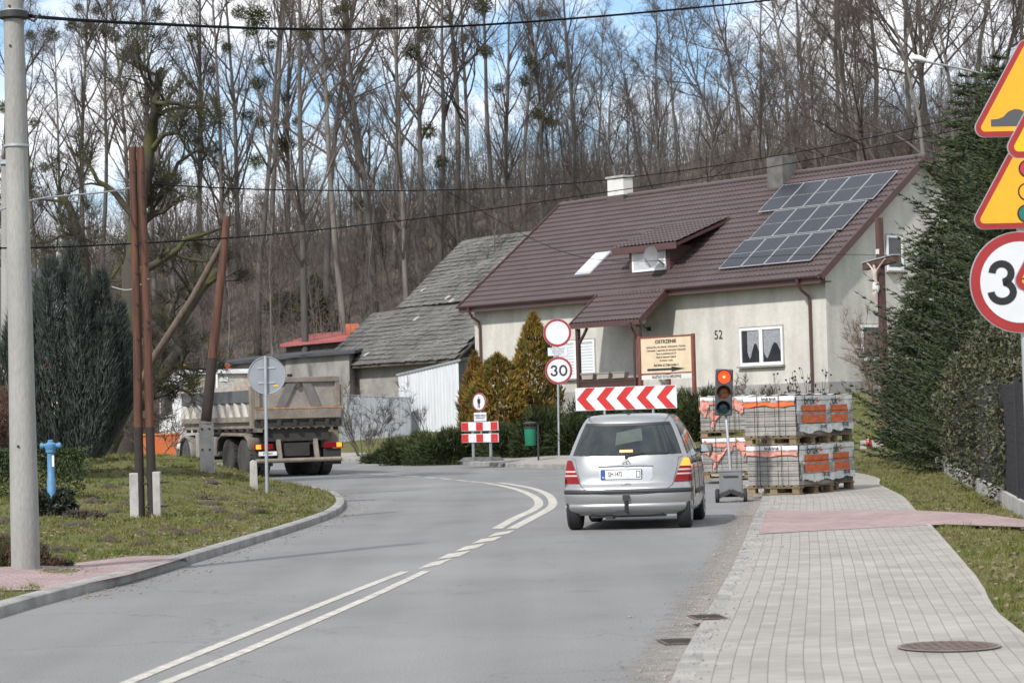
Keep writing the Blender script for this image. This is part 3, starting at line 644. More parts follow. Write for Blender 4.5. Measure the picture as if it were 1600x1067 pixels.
fen = empty('metal_fence', (a.x, a.y, .4), 0, 'grey corrugated metal fence left of the bright metal shed', 'fence')
m_ = MB(); A1, B1 = rel(a, fen), rel(b_, fen); corrugated(m_, A1, B1, -.6, -.6, A1.z, B1.z, .18); m_.build('panel', galvg, fen, smooth=60, fixn=False)
m_ = MB(); m_.bar(A1 + Vector((0, 0, .02)), B1 + Vector((0, 0, .02)), .06, .05); m_.build('rail', galvg, fen)
for t in (0.02, .5, .99):
    p = A1.lerp(B1, t); m_ = MB(); m_.tube([(p.x, p.y + .06, -.6), (p.x, p.y + .06, p.z + .05)], .04, 8); m_.build('post', galvg, fen)

# small outbuildings further back and houses at the far left
redroof = mat('red_sheet_roof', (.36, .10, .095), .5, var=.15, vs=1.5); darkroof = mat('dark_felt_roof', (.055, .06, .07), .7, var=.2, vs=.8); concwall = mat('weathered_concrete', (.3, .29, .27), .95, col2=(.12, .115, .105), vs=1.0, lo=.45, hi=.7, stretch=(1, 1, .35)); darkhole = mat('painted_dark_opening', (.012, .012, .012), .9)
def lean(name, label, cat, pts, d, dep, zbase, m_roof, m_wall, th=.14, opening=None, skew=0):
    L_, Rr = D(*pts[0], d + skew), D(*pts[1], d); back = Vector((.25, 1, 0)) * dep; zc = min(L_.z, Rr.z); zb2 = (D(*pts[2], d + dep)).z - Rr.z
    o = empty(name, (Rr.x, Rr.y, zbase), 0, label, cat)
    l_, r_ = rel(L_, o), rel(Rr, o); m_ = MB(); up2 = back + Vector((0, 0, zb2)); t = Vector((0, 0, -th))
    m_.prism([l_ + Vector((-.3, -.3, 0)), r_ + Vector((.3, -.3, 0)), r_ + up2 + Vector((.3, 0, 0)), l_ + up2 + Vector((-.3, 0, 0))], t); m_.build('roof', m_roof, o)
    m_ = MB(); m_.prism([(l_.x, l_.y, -1), (r_.x, r_.y, -1), (r_.x, r_.y, r_.z - th), (l_.x, l_.y, l_.z - th)], back * .95); m_.build('wall', m_wall, o)
    if opening:
        m_ = MB(); x0, x1, z0, z1 = opening; p = l_.lerp(r_, x0); q_ = l_.lerp(r_, x1); m_.prism([(p.x, p.y - .02, z0), (q_.x, q_.y - .02, z0), (q_.x, q_.y - .02, z1), (p.x, p.y - .02, z1)], (0, .015, 0)); m_.build('doorway', darkhole, o)  # near-black sheet on the solid wall, painting the unlit inside
    return o
o = lean('outbuilding', 'small outbuilding with red sheet roof behind the old barn', 'outbuilding', [(447, 538), (556, 527), (560, 512)], 126, 5, 1.0, redroof, mat('brown_boards', (.09, .08, .07), .9, var=.3), opening=None)
m_ = MB(); p = rel(D(551, 515, 128), o); m_.box(p.x - .35, p.x + .35, p.y - .3, p.y + .3, p.z - .6, p.z + .3); m_.build('chimney', mat('orange_brick', (.42, .13, .07), .85, var=.2), o)
o = lean('outbuilding', 'long low outbuilding with dark grey roof behind the truck', 'outbuilding', [(340, 567), (452, 556), (458, 548)], 120, 5, 1.0, darkroof, concwall, opening=(.55, .98, .0, 2.2))
o = lean('outbuilding', 'pale stained concrete outbuilding between the truck and the barn', 'outbuilding', [(446, 556), (545, 548), (540, 543)], 118.5, 4, 1.0, darkroof, concwall, opening=(.02, .1, .2, 2.9))
def cottage(name, label, cx, d, zb, wdt, dep, hw_, hr, rz, mw, mr_, trim=None):
    p = D(cx, 600, d); o = empty(name, (p.x, d, zb), rz, label, 'house')
    m_ = MB(); m_.box(-wdt / 2, wdt / 2, 0, dep, -1, hw_); m_.prism([(-wdt / 2, 0, hw_), (-wdt / 2, dep, hw_), (-wdt / 2, dep / 2, hw_ + hr - .1)], (wdt, 0, 0)); m_.build('wall', mw, o)
    m_ = MB(); e = .5; s_ = hr / (dep / 2)
    m_.prism([(-wdt / 2 - e, -e, hw_ - e * s_ + .1), (-wdt / 2 - e, dep / 2, hw_ + hr + .1), (-wdt / 2 - e, dep + e, hw_ - e * s_ + .1), (-wdt / 2 - e, dep + e, hw_ - e * s_ - .05), (-wdt / 2 - e, dep / 2, hw_ + hr - .05), (-wdt / 2 - e, -e, hw_ - e * s_ - .05)], (wdt + 2 * e, 0, 0)); m_.build('roof', mr_, o)
    if trim: m_ = MB(); m_.box(-wdt / 2 - e, wdt / 2 + e, -e - .06, -e - .01, hw_ - e * s_ - .12, hw_ - e * s_ + .12); m_.build('fascia', trim, o)
    for x in (-wdt * .28, wdt * .2): m_ = MB(); m_.box(x - .5, x + .5, -.03, .0, .9, 2.1); f_ = m_.build('window', whitepvc, o); m_ = MB(); m_.box(x - .43, x + .43, -.045, -.031, .97, 2.03); m_.build('pane', glassdk, f_)
    return o
beige = mat('beige_render', (.36, .31, .24), .9, var=.15)
cottage('house', 'beige house with dark roof and red lower eave behind the concrete pole', -75, 88, 1.0, 8, 7, 3.3, 3.2, R(4), beige, darkroof, redroof)
cottage('house', 'distant brown roofed house with red fascia behind the mossy tree', 248, 138, 1.5, 5.6, 7, 4.6, 3.3, R(5), oldwall, mat('brown_roof', (.06, .042, .04), .8, var=.2), redroof)
# ---------------------------------------------------------------- car seen from behind
silver = mat('silver_paint', (.33, .333, .33), .3, metal=.7, fine=.03, fs=400, coat=.6, spec=.5)
blackpl = mat('black_plastic', (.022, .022, .024), .55); rubber = mat('tyre_rubber', (.022, .022, .022), .85, bump=.4, bs=50, fine=.2)
carglass = mat('car_glass', (.014, .018, .019), .06, spec=.5, col2=(.034, .042, .042), vs=2.2)
redlens = mat('red_lens', (.19, .006, .007), .25, spec=.3); clearlens = mat('clear_lens', (.55, .38, .36), .15, spec=.6)
chrome = mat('chrome', (.6, .6, .61), .15, metal=1.0); platew = mat('plate_white', (.72, .72, .7), .4); blueeu = mat('plate_blue', (.02, .07, .35), .4); inkblk = mat('black_ink', (.012, .012, .014), .6); alloy = mat('alloy_rim', (.42, .43, .44), .35, metal=.8)
litred = emit('lit_brake_strip', (1.0, .36, .12), 1.7, (.4, .05, .02)); litamb = emit('lit_indicator', (1.0, .36, .03), 1.1, (.5, .15, .02))
HWT = [(.20, .79), (.28, .845), (.45, .862), (.60, .862), (.75, .855), (.90, .838), (.99, .812), (1.06, .787), (1.2, .737), (1.35, .678), (1.45, .628), (1.5, .595)]
YRT = [(.20, .11), (.25, .05), (.32, .015), (.42, .0), (.52, .0), (.58, .02), (.62, .06), (.66, .078), (.8, .095), (.95, .132), (1.0, .15), (1.2, .25), (1.4, .352), (1.46, .372), (1.5, .41)]
YFT = [(.20, 3.42), (.45, 3.57), (.7, 3.55), (.88, 3.45), (.94, 3.2), (.99, 2.98), (1.2, 2.66), (1.5, 2.05)]
hwf = lambda z: lerp_tab(HWT, z); yrf = lambda z: lerp_tab(YRT, z)
def rear_pt(s, z, off=0.0):
    h = hwf(z); c = .035 * s * s + .17 * abs(s) ** 5
    p = Vector((s * h, yrf(z) + c, z))
    if off: p += Vector((s * abs(s) ** 3 * .6, -1, .25 if z > .98 else 0)).normalized() * off
    return p
def side_pt(y, z, sg=1, off=0.0):
    h = hwf(z); ye = yrf(z) + .205; yf = lerp_tab(YFT, z); t = max(0, (y - ye) / (yf - ye))
    x = h * (1 + .012 * math.sin(math.pi * min(t, 1))) * (1 - .10 * max(0, (t - .72) / .28) ** 2)
    return Vector((sg * (x + off), y, z))
ZL = [.20, .25, .32, .42, .52, .575, .60, .63, .66, .74, .82, .90, .95, .985, 1.0, 1.04, 1.12, 1.2, 1.28, 1.36, 1.42, 1.46, 1.5]
SLV = [-1, -.97, -.92, -.84, -.72, -.55, -.35, -.15, 0, .15, .35, .55, .72, .84, .92, .97, 1]
YC = (.47, 2.893)                                                # axles
def arch(y, z):                                                 # lift the lower edge over the wheels
    zb = .20
    for yc in YC:
        d = abs(y - yc)
        if d < .345: zb = max(zb, .30 + math.sqrt(max(.345 ** 2 - d * d, 0)))
    return z if z > .78 else zb + (z - .20) * (.78 - zb) / .58
loops = []
TS = [0.012, .04, .08, .12, .16, .2, .24, .28, .34, .42, .5, .58, .66, .72, .76, .79, .82, .85, .88, .92, .96, 1]
for z in ZL:
    lp = [rear_pt(s, z) for s in SLV]
    ye, yf = yrf(z) + .205, lerp_tab(YFT, z)
    rs = []
    for t in TS:
        y = ye + (yf - ye) * t; p = side_pt(y, z); p.z = arch(y, z); rs.append(p)
    fr = [Vector((rs[-1].x * s, yf + .06 * (1 - s * s), z)) for s in (.8, .4, 0, -.4, -.8)]
    ls = [Vector((-p.x, p.y, p.z)) for p in rs[::-1]]
    loops.append(lp + rs + fr + ls)
top = loops[-1]; cy = 1.25
for (k, dz) in ((.955, .028), (.86, .052), (.65, .068), (.35, .075), (.02, .077)): loops.append([Vector((p.x * k, cy + (p.y - cy) * (1 - (1 - k) * .75), 1.5 + dz)) for p in top])
CARP = Vector(((G(980, 828).x), G(980, 828).y, 0)); 
CARRZ = R(-8.5)
car = empty('hatchback_car', CARP, CARRZ, 'silver compact hatchback waiting at the red light, brake light lit', 'car')
car.scale = (.955, .955, .955)
m_ = MB(); m_.grid(loops, 0, True); body = m_.build('body', silver, car, smooth=38); 
m_ = MB(); m_.box(-.72, .72, .25, 3.3, .2, .42); m_.box(-.5, .5, .12, .5, .17, .3); m_.box(-.3, -.2, .1, .8, .15, .22); m_.build('underbody', blackpl, car)
def patch(fn, rows, mb, mi=0):                                   # rows: list of lists of parameters
    mb.grid([[fn(*q_) for q_ in r_] for r_ in rows], mi); return mb
lin = lambda a, b, k: [a + (b - a) * i / k for i in range(k + 1)]
# rear window
m_ = MB(); patch(lambda s, z: rear_pt(s, z, .006), [[(s * (.93 - .03 * (z - 1.0)), z + .012 * s * s) for s in lin(-1, 1, 14)] for z in lin(1.005, 1.415, 8)], m_); rw = m_.build('rear_window', carglass, car, smooth=80, fixn=False)
# paler patch on the opaque glass: light from the windscreen put into colour
m_ = MB(); patch(lambda s, z: rear_pt(s, z, .0075), [[(s, z + .03 * math.sin(s * 5)) for s in lin(-.2, .3, 6)] for z in lin(1.17, 1.34, 4)], m_); m_.build('windscreen_light_patch', mat('painted_window_light', (.10, .12, .108), .15, spec=.3, col2=(.06, .075, .068), vs=3), rw, fixn=False, smooth=80)
m_ = MB(); patch(lambda s, z: rear_pt(s, z, .012), [[(s * (.93 - .05 * (z - 1.0)), z + .012 * s * s) for s in lin(-1, 1, 12)] for z in (1.405, 1.44)], m_); m_.build('spoiler_edge', blackpl, rw, smooth=80, fixn=False)
m_ = MB(); patch(lambda s, z: rear_pt(s, z, .014), [[(s, z) for s in lin(-.115, .115, 4)] for z in (1.045, 1.062, 1.08)], m_); m_.build('high_brake_light', litred, car, fixn=False)
m_ = MB(); a = rear_pt(0, 1.0, .03); m_.lathe([(0, 0), (.022, 0), (.026, .02), (.018, .035), (0, .035)], 10, (0, a.y, .985), 'y'); m_.bar(a, rear_pt(.3, 1.035, .03), .014, .02); m_.bar(rear_pt(.1, 1.02, .026), rear_pt(.72, 1.035, .024), .012, .022); m_.build('rear_wiper', blackpl, car)
# tail lights wrap the corner
def lamp(sg):
    inn = lambda z: .93 - .185 * max(0, 1 - (z - .64) / .31) ** .8
    for k, (z0, z1, m, nm) in enumerate(((.64, .735, redlens, 'red_lens'), (.735, .755, clearlens, 'clear_lens'), (.755, .79, redlens, 'red_lens'), (.79, .812, clearlens, 'clear_lens'), (.812, .85, redlens, 'red_lens'), (.85, .955, litamb if sg > 0 else redlens, 'indicator'))):
        m2 = MB(); zz = lin(z0, z1, 4)
        rows_ = []
        for z in zz:
            r_ = [rear_pt(sg * s, z, .008) for s in lin(inn(z), 1, 6)]
            wd = .24 * (1 - (z - .64) / .33) + .05
            r_ += [side_pt(yrf(z) + .205 + wd * t, z, sg, .008) for t in (.1, .5, 1)]
            rows_.append(r_)
        m2.grid(rows_)
        if k == 0: root_ = m2.build('tail_light', m, car, smooth=80, fixn=False)
        else: m2.build(nm, m, root_, smooth=80, fixn=False)
    root_['label'] = 'right tail light with lit amber indicator' if sg > 0 else 'left tail light, unlit'
lamp(1); lamp(-1)
# tailgate shut lines
def seam(pts, wdt=.010):
    m2 = MB(); P = [rear_pt(s, z, .0035) for s, z in pts]; m2.tube(P, wdt / 2, 5); return m2
sm = [(-.74, .64), (-.72, .6), (-.62, .53), (-.5, .50), (-.25, .487), (0, .485), (.25, .487), (.5, .50), (.62, .53), (.72, .6), (.74, .64)]
seam(sm).build('tailgate_seam', blackpl, car, fixn=False)
seam([(-.94, .985), (-.86, .96), (-.80, .80), (-.74, .66)], .005).build('tailgate_seam', blackpl, car, fixn=False); seam([(.94, .985), (.86, .96), (.80, .80), (.74, .66)], .005).build('tailgate_seam', blackpl, car, fixn=False)
# bumper strip and lower bumper crease
m_ = MB(); 
for sg in (-1, 1):
    rows_ = []
    for z, o_ in ((.495, .004), (.505, .014), (.545, .014), (.555, .004)):
        rows_.append([rear_pt(sg * s, z, o_) for s in lin(.0, 1, 10)] + [side_pt(yrf(z) + .205 + .25 * t, z, sg, o_) for t in (.1, .5, 1)])
    m_.grid(rows_)
m_.build('bumper_strip', blackpl, car, smooth=60, fixn=False)
m_ = MB(); rows_ = []
for z, o_ in ((.225, .0), (.24, .02), (.30, .03), (.345, .016), (.36, .0)):
    rows_.append([rear_pt(s, z, o_) for s in lin(-.93, .93, 18)])
m_.grid(rows_); m_.build('bumper', silver, car, smooth=60, fixn=False)
# plate recess, plate, badge, handle, tow bar
m_ = MB(); patch(lambda s, z: rear_pt(s, z, .004), [[(s * (1 - .15 * max(0, (.70 - z)) / .06), z) for s in lin(-.44, .42, 10)] for z in lin(.655, .862, 4)], m_); m_.build('plate_recess', mat('silver_shade', (.40, .41, .42), .35, metal=.5), car, smooth=80, fixn=False)
m_ = MB(); m_.tube([rear_pt(s, .868 + .006 * (1 - (s / .44) ** 2), .014) for s in lin(-.45, .43, 10)], .012, 6); m_.build('plate_lip', silver, car, smooth=60)
yp = yrf(.76) - .02
pg = MB(); pg.box(-.345, .215, yp, yp + .02, .685, .82); pgo = pg.build('licence_plate', blackpl, car, bevel=.004)
m_ = MB(); m_.box(-.335, .205, yp - .003, yp, .692, .812); m_.build('plate_face', platew, pgo)
m_ = MB(); m_.box(-.335, -.285, yp - .005, yp - .0031, .692, .812); m_.build('blue_band', blueeu, pgo)
text('PL', .035, platew, pgo, 'country_letters', (-.31, yp - .006, .712))
text('SJH 1472', .085, inkblk, pgo, 'plate_characters', (-.15, yp - .0045, .755), bold=.001, sx=.62)
m_ = MB(); m_.box(.135, .195, yp - .0055, yp - .0032, .705, .80); m_.build('dark_sticker', mat('dark_sticker', (.06, .065, .07), .4), pgo)
m_ = MB(); m_.box(.145, .185, yp - .0075, yp - .0056, .715, .79); m_.box(.0, .05, yp - .006, yp - .0035, .70, .81); m_.build('sticker', mat('pale_sticker', (.55, .58, .62), .4), pgo)
a = rear_pt(0, .905, .006); m_ = MB()
m_.lathe([(.036, -.004), (.043, -.008), (.046, 0), (.043, .004), (.036, .004)], 20, (0, a.y - .004, .905), 'y')
badge = MB()
for k in range(20):
    pass
rg_ = MB(); pts = [(.048 * math.sin(2 * math.pi * k / 20), a.y - .017, .905 + .048 * math.cos(2 * math.pi * k / 20)) for k in range(21)]; rg_.tube(pts, .006, 6, cap=False)
for k in range(3):
    an = 2 * math.pi * k / 3; rg_.bar((0, a.y - .017, .905), (.038 * math.sin(an), a.y - .017, .905 + .038 * math.cos(an)), .009, .008, upv=(0, 1, 0))
rg_.build('badge', chrome, car, smooth=50)
m_ = MB(); v_ = [(.07 * math.cos(t), .035 * math.sin(t)) for t in lin(0, 2 * math.pi, 20)[:-1]]; ya = yrf(.61) - .008; m_.prism([(x, ya, .605 + z) for x, z in v_], (0, .03, 0)); m_.build('boot_handle', silver, car, bevel=.006, smooth=50)
m_ = MB(); m_.tube([(0, -.02, .47), (0, -.025, .40), (0, .0, .28), (0, .25, .25)], [.026, .026, .03, .03], 8); m_.box(-.045, .045, -.05, .02, .40, .475); m_.box(-.14, .02, .02, .1, .2, .28); m_.build('tow_bar', blackpl, car)
m_ = MB(); a = Vector((0, .62, 1.57)); m_.lathe([(.03, 0), (.026, .012), (.0, .02)], 10, (0, .62, 1.566)); m_.tube([(0, .62, 1.57), (0, .60, 1.65)], .004, 5); m_.build('aerial', blackpl, car)
# roof strips, side windows, handles, mirrors
for sg in (-1, 1):
    m_ = MB(); m_.tube([(sg * .56, .44 + k * .3, 1.552 - .006 * (k == 0)) for k in range(6)], .008, 5); m_.build('roof_strip', blackpl, car)
    for (ya_, yb_, ra) in ((.52, .90, .35), (.97, 1.66, .05), (1.74, 2.5, .0)):
        m_ = MB(); rows_ = []
        for z in lin(1.01, 1.425, 6):
            t = (z - 1.01) / .415; sl_ = yrf(z) - .15
            y0_ = ya_ + (sl_ * .95 if ra > .1 else t * .03); y1_ = yb_ + t * (.06 if ra > .1 else (.03 if yb_ < 2 else -.42))
            rows_.append([side_pt(y, z, sg, .006) for y in lin(y0_, max(y1_, y0_ + .05), 6)])
        m_.grid(rows_); m_.build('side_window', carglass, car, smooth=80, fixn=False)
    for y in (1.15, 2.0):
        m_ = MB(); p = side_pt(y, .88, sg, .02); m_.box(p.x - .015, p.x + .015, y - .08, y + .08, .87, .9); m_.build('door_handle', blackpl, car, bevel=.008)
    m_ = MB(); P = []
    for y in lin(.95, 2.35, 14):
        P.append([side_pt(y, z, sg, o_) for z, o_ in ((.44, .002), (.45, .014), (.50, .014), (.51, .002))])
    m_.grid(P); m_.build('side_strip', blackpl, car, smooth=60, fixn=False)
    for yy in (.93, 1.70, 2.62):
        m_ = MB(); m_.tube([side_pt(yy, z, sg, .002) for z in lin(.40, .985, 8)], .004, 4); m_.build('door_seam', blackpl, car)
    m_ = MB(); yb = 2.42; x0 = hwf(1.0)
    mo = MB(); mo.add(*(lambda P: (P, [(0, 1, 2, 3), (7, 6, 5, 4), (0, 4, 5, 1), (1, 5, 6, 2), (2, 6, 7, 3), (3, 7, 4, 0)]))([Vector((sg * (x0 + .02), yb, .98)), Vector((sg * (x0 + .23), yb + .02, .99)), Vector((sg * (x0 + .22), yb + .02, 1.125)), Vector((sg * (x0 + .03), yb, 1.10)), Vector((sg * (x0 + .02), yb + .1, .97)), Vector((sg * (x0 + .2), yb + .13, 1.0)), Vector((sg * (x0 + .18), yb + .13, 1.1)), Vector((sg * (x0 + .03), yb + .1, 1.09))]))
    mr_o = mo.build('wing_mirror', blackpl if sg > 0 else silver, car, bevel=.025, seg=3, smooth=50)
    m_ = MB(); m_.box(min(sg * (x0 + .05), sg * (x0 + .2)), max(sg * (x0 + .05), sg * (x0 + .2)), yb - .004, yb + .002, 1.0, 1.1); m_.build('mirror_glass', mat('mirror_glass', (.5, .55, .58), .05, metal=.9), mr_o)
    m_ = MB(); m_.bar((sg * (x0 - .06), yb + .06, 1.02), (sg * (x0 + .06), yb + .06, 1.03), .06, .05); m_.build('mirror_arm', blackpl, mr_o)
# wheels
for (y, sg) in ((YC[0], 1), (YC[0], -1), (YC[1], 1), (YC[1], -1)):
    xo = sg * .845; m_ = MB(); hw_ = .092; prof = [(.19, -hw_), (.27, -hw_ - .002), (.292, -hw_ + .012), (.30, -hw_ + .035), (.302, 0), (.30, hw_ - .035), (.292, hw_ - .012), (.27, hw_ + .002), (.19, hw_)]
    m_.lathe(prof, 32, (xo - sg * hw_, y, .30), 'x')
    wh = m_.build('wheel', rubber, car, smooth=40)
    tr = MB()
    for g in (-.05, -.017, .017, .05): tr.lathe([(.3035, g - .004), (.304, g), (.3035, g + .004)], 32, (xo - sg * hw_, y, .30), 'x')
    tr.build('tread_grooves', inkblk, wh, fixn=True)
    r_ = MB(); xf = xo + sg * .004
    r_.lathe([(.0, 0), (.05, .012), (.06, 0), (.06, -.03), (.0, -.03)], 16, (xf, y, .3), 'x')
    for k in range(7):
        an = 2 * math.pi * k / 7; r_.bar((xf - sg * .01, y + .04 * math.cos(an), .3 + .04 * math.sin(an)), (xf - sg * .012, y + .19 * math.cos(an), .3 + .19 * math.sin(an)), .045, .03, upv=(1, 0, 0))
    pts = [(xf - sg * .012, y + .195 * math.cos(2 * math.pi * k / 28), .3 + .195 * math.sin(2 * math.pi * k / 28)) for k in range(29)]; r_.tube(pts, .014, 6, cap=False); r_.lathe([(.0, 0), (.19, 0), (.19, -.01), (0, -.01)], 24, (xf - sg * .06, y, .3), 'x')
    r_.build('rim', alloy, wh, smooth=40)

# ---------------------------------------------------------------- tipper truck (local y forward, origin under the middle of the tailgate)
dirt = mat('dusty_grey_body', (.30, .275, .24), .8, col2=(.20, .18, .155), vs=1.6, fine=.12, fs=20, bump=.15, bs=25)
dirtl = mat('dusty_sunlit_ribs', (.44, .42, .39), .75, col2=(.30, .28, .25), vs=1.4, fine=.1, fs=15)  # paler dusty copy for the ribs, their sunlit look put into the colour
dirtb = mat('dusty_brown_steel', (.24, .205, .165), .85, col2=(.15, .128, .105), vs=2.5, fine=.15, fs=25)
band = mat('dark_grey_board', (.085, .088, .092), .75, var=.2, vs=2)
cabw = mat('white_cab_paint', (.66, .67, .67), .4, var=.1, vs=1.5, fine=.05)
rustw = mat('rust_stained_panel', (.42, .40, .36), .8, col2=(.40, .20, .09), vs=1.8, lo=.5, hi=.66, fine=.2, fs=12)
chas = mat('chassis_dark', (.035, .032, .03), .85, var=.3); tyred = mat('dusty_tyre', (.05, .046, .042), .9, var=.35, vs=6, fine=.2); hub = mat('dusty_hub', (.16, .145, .13), .8, var=.25)
litor = emit('lit_orange_lamp', (1.0, .35, .03), 1.2, (.4, .1, .02)); rust = mat('rusty_edge', (.38, .20, .10), .85, var=.4, vs=5)
pL = G(397, 747); TRZ = R(24.5)
ax = Vector((math.cos(TRZ), math.sin(TRZ), 0)); TS_ = 1.06
TP = Vector((pL.x, pL.y, 0)) + ax * 1.25 * TS_
truck = empty('tipper_truck', TP, TRZ, 'dirty white and grey four-axle tipper truck driving into the bend', 'truck'); truck.scale = (TS_,) * 3
# dump body
m_ = MB(); m_.box(-1.2, 1.2, .06, 6.35, 1.38, 1.5); m_.box(-1.24, 1.24, .0, 6.4, 1.3, 1.38)
tb = m_.build('dump_body', dirtb, truck, bevel=.015)
for sg in (-1, 1):
    m_ = MB(); x = sg * 1.17; m_.box(min(x, x + sg * .05), max(x, x + sg * .05), .1, 6.3, 1.5, 2.32); sw = m_.build('side_wall', dirt, tb)
    m_ = MB(); x2 = x + sg * .05; m_.box(min(x2, x2 + sg * .06), max(x2, x2 + sg * .06), .12, 6.3, 2.0, 2.32); m_.build('side_board', band, sw)
    m_ = MB(); m_.box(min(x2, x2 + sg * .07), max(x2, x2 + sg * .07), .06, 6.32, 1.48, 1.62); m_.build('side_rail', dirtb, sw)
    m_ = MB()
    for k in range(9):                                          # slanted pressed ribs
        y = .45 + k * .66; m_.add([(x2, y, 1.62), (x2, y + .30, 1.62), (x2, y + .56, 2.0), (x2, y + .26, 2.0), (x2 + sg * .07, y + .06, 1.62), (x2 + sg * .07, y + .2, 1.62), (x2 + sg * .05, y + .46, 2.0), (x2 + sg * .05, y + .32, 2.0)], [(0, 1, 5, 4), (2, 3, 7, 6), (4, 5, 6, 7), (0, 4, 7, 3), (1, 2, 6, 5)])
    m_.build('ribs', dirtl, sw)
    m_ = MB(); m_.box(sg * 1.245 - .055, sg * 1.245 + .055, -.02, .14, 1.3, 2.42); m_.build('corner_post', dirtb, tb, bevel=.01)
    m_ = MB()
    for k in range(10): m_.box(sg * 1.2 - .05, sg * 1.2 + .05, .3 + k * .62, .42 + k * .62, 1.22, 1.32)
    m_.build('hinge_lugs', chas, tb)
m_ = MB(); m_.box(-1.2, 1.2, 6.32, 6.42, 1.4, 2.98); hb = m_.build('headboard', rustw, tb)
m_ = MB(); m_.box(-1.24, 1.24, 6.25, 6.75, 2.98, 3.03); m_.box(-1.24, 1.24, 6.23, 6.3, 2.9, 2.98); m_.build('headboard_shelf', cabw, hb)
m_ = MB(); m_.box(-.12, .13, 6.3, 6.318, 2.68, 2.82); m_.build('notice', cabw, hb)
m_ = MB(); m_.box(-1.0, -.15, 6.312, 6.3195, 2.62, 2.78); m_.build('faded_yellow_patch', mat('faded_yellow', (.5, .40, .18), .8, col2=(.33, .3, .26), vs=5), hb)
# tailgate
m_ = MB(); m_.box(-1.16, 1.16, .02, .08, 1.36, 2.62); tg = m_.build('tailgate', dirt, tb)
m_ = MB()
m_.box(-1.19, 1.19, -.07, .02, 2.5, 2.64); m_.box(-1.19, -1.06, -.06, .02, 1.85, 2.5); m_.box(1.06, 1.19, -.06, .02, 1.85, 2.5)
m_.build('gate_frame', dirtb, tg, bevel=.012)
m_ = MB(); m_.prism([(-.62, -.04, 1.85), (-.36, -.04, 1.85), (-.02, -.04, 2.5), (-.28, -.04, 2.5)], (0, .06, 0)); m_.prism([(.66, -.04, 1.85), (.40, -.04, 1.85), (.12, -.04, 2.5), (.38, -.04, 2.5)], (0, .06, 0)); m_.build('gate_braces', mat('brace_grey', (.15, .14, .13), .8, var=.2), tg)
m_ = MB(); m_.box(-1.2, 1.2, -.1, .02, 1.54, 1.83); bo = m_.build('gate_beam', dirtb, tg, bevel=.01)
m_ = MB(); m_.box(-1.21, 1.21, -.11, -.09, 1.80, 1.845); m_.build('rusty_top_edge', rust, bo)
m_ = MB(); m_.box(-1.22, 1.22, -.03, .05, 1.36, 1.5); 
for x in (-1.0, -.55, -.1, .35, .8, 1.1): m_.box(x - .05, x + .05, -.09, -.02, 1.34, 1.52)
m_.build('gate_latches', chas, tg)
m_ = MB(); m_.lathe([(.03, 0), (.07, 0), (.07, .03), (.03, .03)], 12, (.0, -.06, 2.42), 'y'); m_.build('gate_ring', chrome, tg)
# cab
m_ = MB(); prof = [(6.78, .75), (8.78, .75), (8.95, .95), (8.93, 1.75), (8.72, 2.72), (8.45, 2.98), (6.85, 3.02), (6.78, 2.9)]
m_.prism([(-1.2, y, z) for y, z in prof], (2.4, 0, 0)); cab = m_.build('cab', cabw, truck, bevel=.05, seg=3, smooth=45)
for sg in (-1, 1):
    m_ = MB(); x = sg * 1.203; m_.prism([(x, 7.45, 1.78), (x, 8.72, 1.72), (x, 8.56, 2.62), (x, 7.6, 2.62)], (sg * .006, 0, 0)); m_.build('side_window', carglass, cab)
    m_ = MB(); m_.bar((sg * 1.2, 8.75, 2.5), (sg * 1.5, 8.8, 2.45), .04, .04); m_.box(sg * 1.47 - .09, sg * 1.47 + .09, 8.76, 8.86, 1.85, 2.5); mm_ = m_.build('wing_mirror', blackpl, cab, bevel=.02); m_ = MB(); m_.box(sg * 1.47 - .075, sg * 1.47 + .075, 8.752, 8.758, 1.95, 2.45); m_.build('mirror_glass', mat('sky_mirror', (.45, .52, .58), .06, metal=.8), mm_)
    m_ = MB(); m_.box(sg * 1.215 - .006, sg * 1.215 + .006, 7.5, 7.62, 1.6, 1.66); m_.build('door_handle', blackpl, cab)
    m_ = MB(); m_.box(min(sg * .8, sg * 1.22), max(sg * .8, sg * 1.22), 7.25, 8.85, .55, .78); m_.box(min(sg * 1.0, sg * 1.22), max(sg * 1.0, sg * 1.22), 7.2, 7.4, .3, .9); m_.build('step', dirtb, cab, bevel=.02)
m_ = MB(); m_.box(-1.05, 1.05, 8.86, 8.92, 1.85, 2.6); m_.build('windscreen', carglass, cab)
for x in (-.95, .35): m_ = MB(); m_.lathe([(.09, 0), (.09, .05), (.085, .14), (.04, .18), (0, .18)], 12, (x, 7.0, 3.03)); m_.build('beacon', mat('orange_beacon', (.55, .14, .05), .3), cab, smooth=40)
